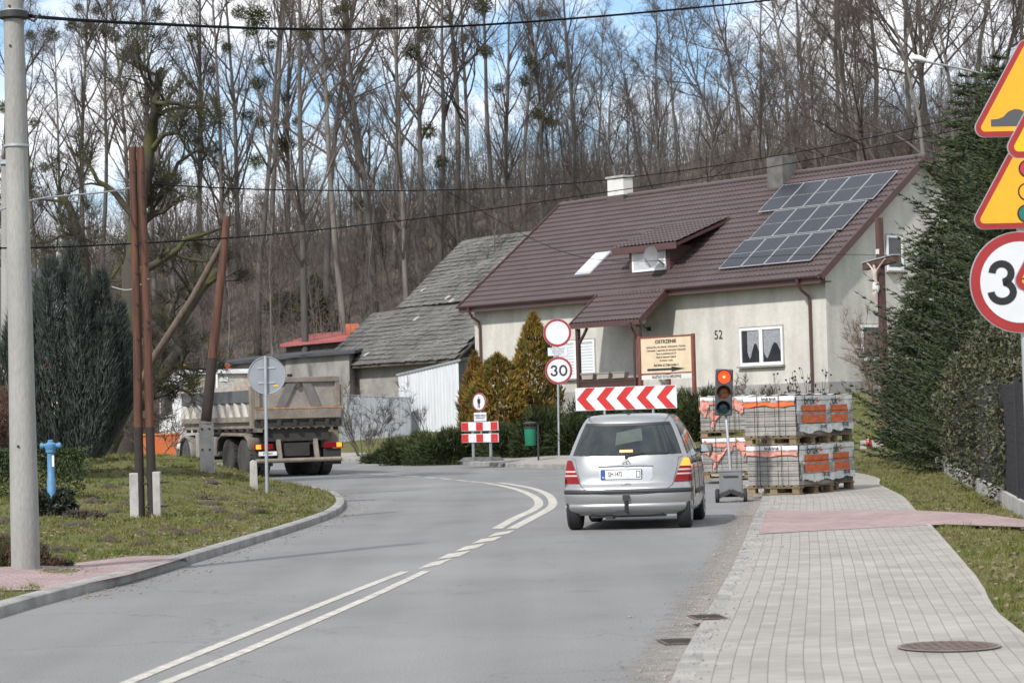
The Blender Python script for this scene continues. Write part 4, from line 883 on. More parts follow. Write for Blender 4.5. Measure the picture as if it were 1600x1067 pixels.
# chassis, wheels, mudguards
m_ = MB()
for sg in (-1, 1): m_.box(sg * .42 - .05, sg * .42 + .05, .15, 8.6, .85, 1.15)
for y in (.5, 1.7, 3.2, 5.0): m_.box(-.45, .45, y, y + .1, .88, 1.12)
m_.box(-.9, .9, .1, .25, .95, 1.28); m_.box(-.35, .35, .1, .9, .55, .9); m_.build('chassis', chas, truck)
m_ = MB(); m_.box(-1.15, -.6, 3.4, 4.9, .55, 1.1); m_.box(.6, 1.15, 3.4, 4.9, .55, 1.1); m_.box(-1.2, -.9, 5.05, 5.35, .5, 1.25); m_.build('fuel_tank', dirt, truck, bevel=.06)
for y, dual in ((1.05, True), (2.4, True), (6.2, False), (7.85, False)):
    m_ = MB(); m_.tube([(-1.0, y, .52), (1.0, y, .52)], .09, 8); m_.build('axle', chas, truck)
    for sg in (-1, 1):
        for k, xo in enumerate((1.20, .86) if dual else (1.20,)):
            m_ = MB(); hw_ = .15; xc = sg * (xo - hw_)
            m_.lathe([(.28, -hw_), (.44, -hw_ - .005), (.50, -hw_ + .02), (.52, -hw_ + .05), (.525, 0), (.52, hw_ - .05), (.50, hw_ - .02), (.44, hw_ + .005), (.28, hw_)], 30, (xc, y, .525), 'x'); wh = m_.build('wheel', tyred, truck, smooth=40)
            tr = MB()
            for q_ in range(30):
                an = 2 * math.pi * q_ / 30; tr.bar((xc - hw_ + .03, y + .524 * math.cos(an), .525 + .524 * math.sin(an)), (xc + hw_ - .03, y + .524 * math.cos(an + .06), .525 + .524 * math.sin(an + .06)), .05, .012, upv=(0, math.cos(an), math.sin(an)))
            tr.build('tread', tyred, wh)
            if k == 0:
                r_ = MB(); xf = sg * (xo - .02)
                r_.lathe([(.0, sg * -.03), (.12, sg * -.03), (.14, sg * -.08), (.22, sg * -.10), (.27, sg * -.03), (.3, sg * -.0), (.3, sg * -.12), (0, sg * -.12)], 24, (xf, y, .525), 'x'); r_.build('rim', hub, wh, smooth=40)
for sg in (-1, 1):
    for ya_, yb_ in ((.35, 3.05),):
        m_ = MB(); P = []
        prof = [(ya_, .75), (ya_ + .04, 1.02), (ya_ + .3, 1.16), (yb_ - .4, 1.18), (yb_ - .1, 1.05), (yb_, .7)]
        for y, z in prof: P.append([(sg * .78, y, z), (sg * 1.25, y, z), (sg * 1.27, y, z - .06)])
        m_.grid(P); o = m_.build('mudguard', dirtb, truck, smooth=50, fixn=False); so_ = o.modifiers.new('thick', 'SOLIDIFY'); so_.thickness = .03
    for yc in (6.2, 7.85):
        m_ = MB(); P = []
        for k in range(9):
            an = math.pi * k / 8; P.append([(sg * .85, yc + .62 * math.cos(an), .55 + .6 * math.sin(an)), (sg * 1.24, yc + .62 * math.cos(an), .55 + .6 * math.sin(an)), (sg * 1.25, yc + .57 * math.cos(an), .55 + .55 * math.sin(an))])
        m_.grid(P); o = m_.build('mudguard', dirt, truck, smooth=50, fixn=False); so_ = o.modifiers.new('thick', 'SOLIDIFY'); so_.thickness = .03
    m_ = MB(); m_.box(min(sg * .72, sg * 1.2), max(sg * .72, sg * 1.2), .0, .06, .3, .72); m_.build('mud_flap', chas, truck)
    m_ = MB(); m_.box(min(sg * .72, sg * 1.24), max(sg * .72, sg * 1.24), -.06, .0, .74, .89); tl = m_.build('tail_light', redlens, truck, bevel=.01); 
    m_ = MB(); x0 = 1.06 if sg > 0 else -1.2; m_.box(x0, x0 + .14, -.072, -.061, .755, .875); m_.build('lit_indicator', litor, tl)
    m_ = MB(); m_.bar((sg * .52, -.02, .45), (sg * .52, .2, 1.25), .12, .06); m_.build('bar_bracket', dirtb, truck)
m_ = MB(); m_.tube([(-1.2, -.05, .44), (1.2, -.05, .44)], .06, 10); m_.build('underrun_bar', dirtb, truck, smooth=50)
m_ = MB(); m_.box(-1.12, -.62, -.055, -.04, .58, .69); lp_ = m_.build('licence_plate', platew, truck)
text('SY 38641', .085, inkblk, lp_, 'plate_characters', (-.87, -.057, .632), bold=.001, sx=.85)
# ---------------------------------------------------------------- poles and cables
pconc = mat('pole_concrete', (.27, .265, .25), .9, var=.2, vs=1.6, bump=.3, bs=40, fine=.1, fs=60, stretch=(1, 1, .25))
steelg = mat('galvanised_steel', (.42, .44, .46), .42, metal=.6, var=.12, vs=6); rustwood = mat('rusty_brown_wood', (.115, .045, .024), .8, col2=(.05, .021, .014), vs=5, stretch=(3, 3, .25), lo=.4, hi=.62, bump=.4, bs=12)
greywood = mat('grey_brown_wood', (.115, .085, .065), .85, var=.35, vs=5, stretch=(3, 3, .3)); tarwood = mat('tarred_wood', (.028, .02, .017), .85, var=.3, vs=5)
porc = mat('white_porcelain', (.6, .6, .58), .3)
PB = G(40, 880, .2); PB.z = hz(PB.x, PB.y) - .05; PT = D(20, -40, PB.y)
pole = empty('concrete_pole', PB, 0, 'thick round concrete power pole on the grass by the pink paving', 'utility pole')
Ht = PT.z - PB.z; lean_ = PT.x - PB.x
def ppt(t): return Vector((lean_ * t * .55, 0, Ht * t))
m_ = MB(); m_.tube([ppt(0), ppt(.12), ppt(.5), ppt(1)], [.14, .137, .116, .096], 24); m_.build('shaft', pconc, pole, smooth=60)
def zt(py): return (D(30, py, PB.y).z - PB.z) / Ht
for py in (18, 228): 
    m_ = MB(); c = ppt(zt(py)); r_ = .155 - .045 * zt(py); m_.lathe([(r_ - .02, -.012), (r_, -.012), (r_, .012), (r_ - .02, .012)], 24, tuple(c)); m_.build('steel_band', steelg, pole, smooth=40)
m_ = MB(); c = ppt(zt(24)); m_.lathe([(.09, -.05), (.15, -.03), (.15, .03), (.09, .05)], 20, tuple(c)); m_.tube([c + Vector((.12, 0, -.02)), c + Vector((.2, -.02, -.07)), c + Vector((.27, -.03, .0))], .014, 6); m_.build('cable_clamp', blackpl, pole, smooth=40)
for py in (74, 697, 12):
    m_ = MB(); c = ppt(zt(py)); m_.lathe([(0, 0), (.013, 0), (.013, .02), (0, .02)], 8, (c.x - .02, c.y - .155 + .05 * zt(py), c.z), 'y'); m_.build('bolt_hole', inkblk, pole)
p = G(14, 735, .4); p2 = Vector((D(12, 600, 47).x, 47, hz(-9.6, 47)))
pole2 = empty('concrete_pole', p2, 0, 'slimmer concrete pole standing behind the thick concrete pole', 'utility pole')
tp = D(10, 250, 47) - p2; m_ = MB(); m_.tube([(0.02, 0, -.2), tp * .5, tp], [.16, .13, .10], 14); m_.build('shaft', pconc, pole2, smooth=60)
m_ = MB(); m_.lathe([(.09, -.03), (.15, -.03), (.15, .03), (.09, .03)], 14, tuple(tp * .99)); m_.build('steel_band', steelg, pole2)
p3 = D(95, 600, 78); p3.z = hz(p3.x, p3.y); tp = D(93, 352, 78) - p3
chas0 = mat('dull_steel', (.2, .2, .2), .6)
pole3 = empty('lamp_pole', p3, 0, 'pale speckled pole with white insulators beyond the column juniper', 'utility pole')
m_ = MB(); m_.tube([(0, 0, -.2), tp * .5, tp], [.2, .16, .13], 12); m_.build('shaft', mat('speckled_pole', (.42, .42, .41), .85, col2=(.12, .115, .11), vs=4.5, lo=.5, hi=.62), pole3, smooth=60)
for t in (.8, .86, .93): m_ = MB(); m_.lathe([(.12, -.05), (.2, -.04), (.2, .02), (.12, .05)], 12, tuple(tp * t)); m_.build('insulator', pconc, pole3, smooth=40)
m_ = MB(); m_.tube([tp, tp + Vector((-.02, 0, .2)), tp + Vector((-.15, 0, .42)), tp + Vector((-.35, 0, .5))], .03, 8); m_.build('arm', chas0, pole3, smooth=60)

# twin wooden poles set between concrete stubs
TPb = G(230, 806, .25); 
for _ in range(6): TPb = G(230, 806, hz(TPb.x, TPb.y))
twin = empty('wooden_pole', TPb, 0, 'pair of rusty brown wooden poles bolted together between two concrete stubs', 'utility pole')
for k, (xb, xt, yt) in enumerate(((-.1, 207, 230), (.075, 219.5, 230))):
    tp = D(xt, yt, TPb.y) - TPb; b0 = Vector((xb, .03 * k, .0)); md = b0.lerp(tp, .3)
    m_ = MB(); m_.tube([b0.lerp(tp, .24), b0.lerp(tp, .5) + Vector((.01, 0, 0)), tp], [.064, .06, .055], 12); o = m_.build('pole', rustwood, twin, smooth=60)
    m_ = MB(); m_.tube([b0, b0.lerp(tp, .24)], [.07, .064], 12); m_.build('tarred_foot', tarwood, o, smooth=60)
    m_ = MB()
    for t in [rnd.uniform(.27, .97) for _ in range(7)]: c = b0.lerp(tp, t); m_.lathe([(0, 0), (.02, 0), (.016, .02), (0, .024)], 7, (c.x + .03, c.y - .075, c.z), 'y')
    m_.build('knots', tarwood, o)
for x in (-.16, .15):
    m_ = MB(); m_.box(x - .055 - (.0 if x > 0 else .02), x + .055, -.07, .07, -.2, .62 if x < 0 else .63); m_.build('concrete_stub', concrete, twin, bevel=.012)
m_ = MB(); m_.tube([(-.28, -.02, .45), (.33, -.02, .48)], .014, 6); m_.tube([(-.25, -.02, .12), (.3, -.02, .14)], .014, 6); m_.build('through_bolts', chas, twin)
# braced pole behind, on a concrete plate
BPb = D(322, 700, 47); BPb.z = hz(BPb.x, BPb.y)
brp = empty('wooden_pole', BPb, 0, 'single leaning wooden pole with a diagonal brace in front of the truck', 'utility pole')
f_ = lambda x, y, d=47: D(x, y, d) - BPb
m_ = MB(); m_.tube([f_(322, 655), f_(334, 540), f_(345, 440), f_(355, 338)], [.10, .092, .082, .072], 12); m_.build('pole', rustwood, brp, smooth=60)
m_ = MB(); m_.tube([f_(322, 658, 46.9), f_(332, 560, 46.95)], [.104, .098], 12); m_.build('tarred_foot', tarwood, brp, smooth=60)
m_ = MB(); m_.tube([f_(349, 378), f_(300, 468, 47.6), f_(240, 560, 48.2), f_(175, 690, 49)], [.06, .072, .08, .088], 10); m_.build('brace', greywood, brp, smooth=60)
m_ = MB(); a = f_(312, 662); m_.box(a.x, a.x + .27, -.12, .0, -.3, a.z); m_.build('concrete_stub', concrete, brp, bevel=.015)
m_ = MB()
for x, z in ((.06, .1), (.2, .1), (.06, .5), (.2, .5)): m_.lathe([(0, 0), (.02, 0), (.02, .02), (0, .02)], 8, (a.x + x, -.14, a.z - z), 'y')
m_.build('stub_bolts', chas, brp)
m_ = MB(); b_ = f_(333, 590, 46.85); m_.box(b_.x + .06, b_.x + .09, b_.y - .06, b_.y + .04, b_.z - .2, b_.z + .06); m_.build('number_tag', platew, brp)
m_ = MB(); t_ = f_(356, 342); m_.tube([t_, t_ + Vector((.03, 0, .12))], .012, 6); m_.lathe([(.015, .08), (.03, .1), (.032, .15), (.015, .17)], 10, tuple(t_)); m_.build('insulator', steelg, brp, smooth=40)
p = D(397, 775, 45.5); p.z = hz(p.x, p.y)
stub = empty('concrete_post', p, R(12), 'short weathered concrete stub post in the grass beside the round sign', 'post')
m_ = MB(); m_.prism([(-.075, -.07, -.1), (.075, -.07, -.1), (.065, -.06, .5), (.0, -.07, .54), (-.06, -.06, .5)], (0, .13, 0)); m_.build('shaft', concrete, stub, bevel=.012)

cablem = mat('black_cable', (.006, .006, .007), .8, spec=.1); cableg = mat('grey_cable', (.30, .30, .31), .6)
def cable(label, pts, r_, m=cablem):
    P = [D(*p) for p in pts]; o = []
    for i in range(len(P) - 1):
        a, b_, c_, d_ = P[max(i - 1, 0)], P[i], P[i + 1], P[min(i + 2, len(P) - 1)]
        for k in range(6):
            t = k / 6; o.append(.5 * ((2 * b_) + (c_ - a) * t + (2 * a - 5 * b_ + 4 * c_ - d_) * t * t + (3 * b_ - a - 3 * c_ + d_) * t ** 3))
    m_ = MB(); m_.tube(o + [P[-1]], r_, 6); tag(m_.build('power_cable', m, None, smooth=180), label, 'cable')
cable('thick black cable sagging across the sky from the concrete pole top', [(48, 25, PB.y), (60, 27, 26.5), (200, 36, 30), (470, 46, 37), (700, 42, 42), (900, 29, 46), (1080, 13, 50), (1215, -1, 54), (1400, -28, 59)], .021)
cable('thin black cable passing level in front of the woodland trunks', [(238, 288, 38), (440, 297, 50), (700, 297, 62), (900, 286, 70), (1100, 262, 75), (1300, 228, 78), (1480, 188, 79), (1560, 168, 80)], .014)
cable('lower thin black cable rising over the house roof ridge', [(-10, 388, 40), (120, 385, 42), (356, 372, 47), (520, 357, 55), (720, 333, 66), (950, 300, 74), (1200, 262, 79), (1420, 219, 80), (1560, 190, 80)], .014)
cable('pale grey cable strung from the left edge to the twin wooden poles', [(-20, 335, 30), (60, 311, 32), (160, 301, 34), (214, 292, 35.5)], .012, cableg)
cable('pale grey cable drooping across the column juniper to the twin poles', [(175, 448, 41), (195, 453, 39), (212, 450, 37), (232, 436, TPb.y - .08)], .01, cableg)
cable('faint black cable crossing the house gable towards the cross', [(700, 300, 68), (900, 400, 76), (1100, 405, 80), (1250, 398, 81.5), (1388, 399, 83), (1500, 402, 84)], .008)

# ---------------------------------------------------------------- signs
signred = mat('sign_red', (.30, .024, .026), .45, var=.12, vs=4); signwhite = mat('sign_white', (.60, .61, .64), .45, var=.05, vs=5); signyel = mat('sign_amber', (.78, .36, .018), .45, var=.06, vs=4); signyel2 = mat('sign_yellow', (.78, .44, .008), .45, var=.06, vs=4); signgrey = mat('sign_back_grey', (.27, .29, .32), .5, metal=.4, var=.1, vs=2); signgr = mat('sign_green', (.02, .14, .11), .5); signrd2 = mat('sign_signal_red', (.42, .03, .06), .5); greyink = mat('grey_ink', (.07, .072, .08), .6); chevred = mat('chevron_red', (.44, .02, .017), .45, var=.08, vs=3); freshred = mat('barrier_red', (.43, .028, .024), .5, col2=(.62, .55, .53), vs=14, lo=.66, hi=.7)
def digits(parent, s, c, h, wd):                                   # round traffic numerals drawn as strokes
    adv = h * .80; x0 = c[0] - adv * (len(s) - 1) / 2
    for ch in s:
        cx = x0; x0 += adv; w_ = h * .29; P = []
        if ch == '0': P = [(cx + w_ * math.cos(2 * math.pi * k / 32), c[1] + (h - wd) / 2 * math.sin(2 * math.pi * k / 32)) for k in range(33)]
        else:
            r_ = h * .245 - wd * .25
            for k in range(15): a = math.pi - (math.pi * 1.42) * k / 14 ; P.append((cx - .02 * h + r_ * 1.05 * math.cos(a), c[1] + h * .5 - wd / 2 - r_ + r_ * math.sin(a)))
            r2 = h * .5 - wd / 2 - r_ + .0; r2 = (h - wd - 2 * r_) / 2
            for k in range(17): a = math.pi * .42 - (math.pi * 1.42) * k / 16; P.append((cx - .02 * h + r_ * 1.22 * math.cos(a), c[1] - h * .5 + wd / 2 + r2 + r2 * math.sin(a)))
        m_ = MB(); rows_ = []
        n_ = len(P)
        for k in range(n_):
            a, b_ = P[max(k - 1, 0)], P[min(k + 1, n_ - 1)]
            if ch == '0': a, b_ = P[(k - 1) % (n_ - 1)], P[(k + 1) % (n_ - 1)]
            d = Vector((b_[0] - a[0], b_[1] - a[1])).normalized(); nx_, nz_ = -d.y * wd / 2, d.x * wd / 2
            rows_.append([(P[k][0] - nx_, -.0125, P[k][1] - nz_), (P[k][0] + nx_, -.0125, P[k][1] + nz_)])
        m_.grid(rows_); m_.build('numeral', inkblk, parent, fixn=False)
def circle(r_, n=48): return [(r_ * math.cos(2 * math.pi * k / n), r_ * math.sin(2 * math.pi * k / n)) for k in range(n)]
def plate(mb, poly, y, th, mi=0): mb.prism([(x, y, z) for x, z in poly], (0, th, 0), mi)
def disc_sign(parent, c, r_, rim=.14, name='round_sign', label=None):
    m_ = MB(); plate(m_, [(c[0] + x, c[1] + z) for x, z in circle(r_)], -.004, .02); o = m_.build(name, steelg, parent)
    m_ = MB(); plate(m_, [(c[0] + x, c[1] + z) for x, z in circle(r_ * .985)], -.007, .002); m_.build('red_rim', signred, o)
    m_ = MB(); plate(m_, [(c[0] + x, c[1] + z) for x, z in circle(r_ * (1 - rim * 1.25))], -.010, .002); m_.build('white_field', signwhite, o)
    if label: o['label'] = label
    return o
def rtri(side_, rr, shrink=0.0):                                  # rounded triangle, centre at the centroid, apex up
    pts = []; Rr = side_ / math.sqrt(3) - shrink * 2
    for k in range(3):
        an = math.pi / 2 + 2 * math.pi * k / 3; r2 = max(rr - shrink, .012); cx, cz = (Rr - 2 * r2) * math.cos(an), (Rr - 2 * r2) * math.sin(an)
        for j in range(9): a2 = an - math.pi / 3 + 2 * math.pi / 3 * j / 8; pts.append((cx + r2 * math.cos(a2), cz + r2 * math.sin(a2)))
    return pts
def tri_sign(parent, c, side_, yel, label):
    m_ = MB(); plate(m_, [(c[0] + x, c[1] + z) for x, z in rtri(side_, .075)], -.004, .02); o = m_.build('triangular_sign', steelg, parent)
    m_ = MB(); plate(m_, [(c[0] + x, c[1] + z) for x, z in rtri(side_ * .988, .074)], -.007, .002); m_.build('red_rim', signred, o)
    m_ = MB(); plate(m_, [(c[0] + x, c[1] + z) for x, z in rtri(side_ * .988, .074, .042)], -.010, .002); m_.build('amber_field', yel, o)
    o['label'] = label; return o
def post(parent, pts, r_, m=steelg, name='post'):
    m_ = MB(); m_.tube(pts, r_, 12); return m_.build(name, m, parent, smooth=60)
# right edge: bump warning, traffic light warning, 30 limit
dS = 19.2; pz = D(1598, 441, dS)
sp1 = empty('sign_post', (pz.x, pz.y, hz(pz.x, pz.y)), R(3), 'tall sign post at the right edge with bump, signal and 30 signs', 'traffic sign')
rz_ = lambda x, y, d=dS: (lambda p: (p.x - sp1.location.x, p.z - sp1.location.z))(D(x, y, d))
post(sp1, [(.03, .05, -.3), (.0, .05, rz_(1598, 130)[1])], .03)
o = tri_sign(sp1, rz_(1607, 158), .98, signyel, 'amber warning triangle with a bump symbol'); c = rz_(1607, 158)
bp = [(-.27, -.215), (-.27, -.145)] + [(-.22, -.145), (-.17, -.135), (-.12, -.105), (-.085, -.065), (-.045, -.035), (0, -.025), (.045, -.035), (.085, -.065), (.12, -.105), (.17, -.135), (.22, -.145)] + [(.27, -.145), (.27, -.215)]
bl = rz_(1547.5, 198.5); br_ = c[0] + (c[0] - bl[0])
m_ = MB(); h0 = bl[1]; wid = c[0] - bl[0]
bp = [(0, 0), (0, .055), (.055, .058), (.10, .075), (.14, .115), (.19, .135), (.235, .13), (.28, .105), (.32, .07), (.37, .058), (.46, .055), (.46, 0)]
plate(m_, [(bl[0] + x, h0 + z) for x, z in bp], -.013, .002); m_.build('bump_symbol', greyink, o)
c = rz_(1603, 303); o = tri_sign(sp1, c, .95, signyel, 'amber warning triangle with a traffic light symbol')
for (x, y, m, fill) in ((1600, 264, signrd2, True), (1599, 300, None, False), (1598, 334, signgr, True)):
    cc = rz_(x + 5, y); m_ = MB(); plate(m_, [(cc[0] + a, cc[1] + b_) for a, b_ in circle(.072)], -.013, .002); q_ = m_.build('lamp_ring', inkblk, o)
    m_ = MB(); plate(m_, [(cc[0] + a, cc[1] + b_) for a, b_ in circle(.06)], -.016, .002); m_.build('lamp_disc', m or signyel, q_)
c = rz_(1594, 441); o = disc_sign(sp1, c, .402, .16, label='round white 30 speed limit with red rim')
digits(o, '30', c, .355, .058)
dT = 17.0; pz = D(1668, 320, dT)
sp2 = empty('sign_post', (pz.x, pz.y, hz(pz.x, pz.y)), R(2), 'nearer sign post at the right edge with a yellow warning triangle', 'traffic sign')
rz2 = lambda x, y: (lambda p: (p.x - sp2.location.x, p.z - sp2.location.z))(D(x, y, dT))
post(sp2, [(.02, .05, -.3), (.0, .05, rz2(1668, 170)[1])], .03)
o = tri_sign(sp2, rz2(1663, 186), .93, signyel2, 'yellow warning triangle with rounded corners'); 
o = tri_sign(sp2, rz2(1672, 395), .90, signyel, 'small amber triangle overlapping the 30 sign'); a = rz2(1593, 437)
m_ = MB(); plate(m_, [(a[0], a[1]), (a[0] + .12, a[1] + .06), (a[0] + .3, a[1] + .02), (a[0] + .45, a[1] + .1), (a[0] + .5, a[1])], -.013, .002); m_.build('warning_symbol', inkblk, o)
# back of a round sign in the grass
b0 = D(417, 777, 44); b0.z = hz(b0.x, b0.y)
sb = empty('sign_post', b0, R(4), 'round traffic sign seen from its plain grey back', 'traffic sign')
g_ = lambda x, y: (lambda p: (p.x - b0.x, p.z - b0.z))(D(x, y, 44))
post(sb, [(0, -.03, -.2), (g_(414.5, 556)[0], -.03, g_(414.5, 556)[1])], .031)
c = g_(416.5, 586.5); m_ = MB(); plate(m_, [(c[0] + x, c[1] + z) for x, z in circle(.335)], .012, .014); o = m_.build('round_sign', signgrey, sb, bevel=.004)
m_ = MB(); pts = [(c[0] + x, .008, c[1] + z) for x, z in circle(.333)]; m_.tube(pts + [pts[0]], .010, 6, cap=False); m_.build('folded_rim', steelg, o, smooth=60)
m_ = MB(); m_.box(c[0] - .16, c[0] + .16, -.002, .014, c[1] + .12, c[1] + .15); m_.box(c[0] - .16, c[0] + .16, -.002, .014, c[1] - .15, c[1] - .12); m_.build('clamp_bar', steelg, sb)
m_ = MB(); m_.box(c[0] + .12, c[0] + .2, .006, .011, c[1] - .2, c[1] - .175); m_.build('yellow_sticker', signyel2, o)
# no vehicles + plate + 30
b0 = G(873, 712, .25); b0.z = hz(b0.x, b0.y); d3 = b0.y
s3 = empty('sign_post', b0, R(-2), 'sign post with empty red ring above a 30 limit, left of the chevrons', 'traffic sign')
g_ = lambda x, y: (lambda p: (p.x - b0.x, p.z - b0.z))(D(x, y, d3))
post(s3, [(0, .04, -.2), (g_(871, 510)[0], .04, g_(871, 500)[1])], .034)
rr = 22.0 / F * d3
o = disc_sign(s3, g_(870.8, 520), rr, .14, label='round white sign with red rim and no symbol'); c2 = g_(873, 579); o = disc_sign(s3, c2, rr * .98, .14, label='round 30 speed limit with red rim')
digits(o, '30', c2, rr * .80, .135 * rr)
c = g_(871.5, 549.3); m_ = MB(); m_.box(c[0] - .31, c[0] + .31, -.004, .012, c[1] - .125, c[1] + .125); o = m_.build('supplementary_plate', signwhite, s3)
m_ = MB(); m_.box(c[0] - .318, c[0] + .318, -.002, .011, c[1] - .132, c[1] + .132); m_.build('plate_border', greyink, o)
text('Nie dotyczy mieszkańców,\ndojazdu zaopatrzenia,\nobsługi budowy i służb\nkomunalnych', .058, inkblk, o, 'lettering', (c[0], -.006, c[1]), sx=.75)
# chevron board
L_, Rr = D(899.5, 624.5, 71.5), D(1057.5, 619, 70.2); mid_ = (L_ + Rr) / 2; zg_ = hz(mid_.x, mid_.y)
chv = empty('chevron_board', (mid_.x, mid_.y, zg_), math.atan2(Rr.y - L_.y, Rr.x - L_.x), 'long red and white chevron board pointing left, behind the silver car', 'traffic sign')
W_ = (Rr - L_).length; H_ = 36.0 / F * 71; zc = mid_.z - zg_
m_ = MB(); m_.box(-W_ / 2, W_ / 2, -.01, .02, zc - H_ / 2, zc + H_ / 2); cb = m_.build('board', signwhite, chv, bevel=.004)
m_ = MB(); pit = W_ / 5.05; ww = pit * .47; dx = pit * .62
for k in range(5):
    x0 = -W_ / 2 + .04 + k * pit
    poly = [(x0, zc), (x0 + dx * .78, zc + H_ * .485), (x0 + dx * .78 + ww, zc + H_ * .485), (x0 + ww, zc), (x0 + dx * .78 + ww, zc - H_ * .485), (x0 + dx * .78, zc - H_ * .485)]
    poly = [(min(x, W_ / 2 - .02), z) for x, z in poly]; plate(m_, poly[:4], -.013, .002); plate(m_, [poly[0], poly[3], poly[4], poly[5]], -.013, .002)
m_.build('chevrons', chevred, cb, fixn=True)
for x in (-W_ * .22, W_ * .26): post(chv, [(x, .05, -.3), (x, .05, zc + H_ / 2 - .03)], .035)
# wooden-framed notice board
ntan = mat('notice_tan', (.60, .48, .33), .7, var=.08, vs=3); nframe = mat('notice_frame', (.17, .052, .04), .6, var=.2, vs=5)
L_, Rr = D(1002, 556, 77), D(1081, 553, 75.2); mid_ = (L_ + Rr) / 2; zg_ = hz(mid_.x, mid_.y)
nb = empty('notice_board', (mid_.x, mid_.y, zg_), math.atan2(Rr.y - L_.y, Rr.x - L_.x), 'tan lettered notice board with a black arrow, on brown posts', 'notice board')
W_ = (Rr - L_).length; zc = mid_.z - zg_; H_ = 55.0 / F * 76
m_ = MB(); m_.box(-W_ / 2, W_ / 2, -.01, .015, zc - H_ / 2, zc + H_ / 2); bd = m_.build('board', ntan, nb)
m_ = MB(); e = .03
m_.box(-W_ / 2 - .02, W_ / 2 + .02, -.02, .02, zc + H_ / 2, zc + H_ / 2 + .05); m_.box(-W_ / 2 - .02, W_ / 2 + .02, -.02, .02, zc - H_ / 2 - .04, zc - H_ / 2); m_.build('frame', nframe, nb)
for x in (-W_ / 2 - .07, W_ / 2 + .07): m_ = MB(); m_.box(x - .055, x + .055, -.05, .05, -.3, zc + H_ / 2 + .07); m_.build('post', nframe, nb, bevel=.01)
m_ = MB(); m_.box(-.06, .05, .03, .12, -.3, zc - H_ / 2); m_.build('post', nframe, nb)
text('OSTRZENIE', .15, inkblk, bd, 'lettering', (0, -.012, zc + H_ * .38), bold=.006, sx=1.25)
for k, (s, sz) in enumerate((('Łańcuchów do pilarek i obcinarek. Frezów', .088), ('Ostrzenie i naprawa do narzędzi ręcznych', .088), ('Tarcze na zamówienie od 2.50', .088), ('Noże do maszynek i kosiarek', .088), ('Do drewna i metalu', .088))):
    text(s, sz, inkblk, bd, 'lettering', (0, -.012, zc + H_ * (.235 - .097 * k)), bold=.002, sx=(W_ * .93 / (len(s) * sz * .52)) if k < 2 else .85)
text('Boleścin ul. Dąbrowska 2', .105, inkblk, bd, 'lettering', (0, -.012, zc - H_ * .285), bold=.004, sx=1.02)
m_ = MB(); za = zc - H_ * .405; plate(m_, [(-W_ * .38, za - .035), (W_ * .1, za - .035), (W_ * .1, za - .08), (W_ * .38, za), (W_ * .1, za + .08), (W_ * .1, za + .035), (-W_ * .38, za + .035)], -.013, .002); m_.build('arrow', inkblk, bd)
zs = zc - H_ / 2 - .13; m_ = MB(); m_.box(-W_ / 2 - .0, W_ / 2 - .02, -.012, -.002, zs - .07, zs + .07); st = m_.build('lower_strip', mat('strip_white', (.60, .58, .53), .6), nb)
text('BALUSTRADY ZE STALI NIERDZEWNEJ', .125, inkblk, st, 'lettering', (0, -.014, zs), bold=.003, sx=.62)
# roadworks barrier with no-pedestrians sign
L_, Rr = D(722, 684, 74.2), D(779, 682, 73.2); mid_ = (L_ + Rr) / 2; mid_.z = hz(mid_.x, mid_.y)
mid_.z = max(mid_.z, .2)
br = empty('road_barrier', mid_, math.atan2(Rr.y - L_.y, Rr.x - L_.x), 'red and white road barrier with a no-pedestrians sign on rubber feet', 'barrier')
g_ = lambda x, y: (lambda p: (p.x - mid_.x, p.z - mid_.z))(D(x, y, 73.6))
W_ = (Rr - L_).length
for (ya_, yb_) in ((659, 673), (677.5, 691)):
    z1, z0 = g_(750, ya_)[1], g_(750, yb_)[1]; m_ = MB(); m_.box(-W_ / 2, W_ / 2, -.02, .02, z0, z1); o = m_.build('barrier_board', signwhite, br, bevel=.006)
    m_ = MB()
    for k in (0, 2, 4): m_.box(-W_ / 2 + W_ * k / 5 + .01, -W_ / 2 + W_ * (k + 1) / 5 - .01, -.024, -.0205, z0 + .012, z1 - .012)
    m_.build('red_blocks', freshred, o)
for x in (g_(733, 700)[0], g_(770, 700)[0]):
    m_ = MB(); m_.box(x - .035, x + .035, .025, .075, .05, g_(750, 659)[1] - .02); m_.build('upright', steelg, br)
    m_ = MB(); m_.add([(x - .30, -.32, 0), (x + .34, -.32, 0), (x + .34, .34, 0), (x - .30, .34, 0), (x - .18, -.2, .12), (x + .22, -.2, .12), (x + .22, .22, .12), (x - .18, .22, .12)], [(0, 3, 2, 1), (4, 5, 6, 7), (0, 1, 5, 4), (1, 2, 6, 5), (2, 3, 7, 6), (3, 0, 4, 7)]); m_.build('rubber_foot', mat('grey_rubber', (.10, .10, .10), .9, var=.3), br, bevel=.015)
c = g_(748.5, 628); post(br, [(c[0], .05, g_(750, 690)[1]), (c[0], .05, c[1] + .2)], .028)
o = disc_sign(br, c, 14.5 / F * 73.6, .13, label='round red-rimmed sign with a black walking figure'); s_ = .0148
m_ = MB(); hh = c[1]
plate(m_, [(c[0] + x * s_, hh + z * s_) for x, z in circle(1.35, 14)], -.0131, .0015) if False else plate(m_, [(c[0] + a * 1.0, hh + .135 + b_) for a, b_ in circle(.024, 14)], -.013, .002)
plate(m_, [(c[0] + x, hh + z) for x, z in ((-.055, .10), (.05, .10), (.062, .06), (.058, -.03), (.04, -.035), (.036, -.04), (.032, -.17), (.05, -.185), (.0, -.18), (-.008, -.05), (-.02, -.05), (-.028, -.165), (-.05, -.175), (-.045, -.03), (-.062, -.03), (-.062, .07))], -.013, .002); m_.build('walker_symbol', inkblk, o)
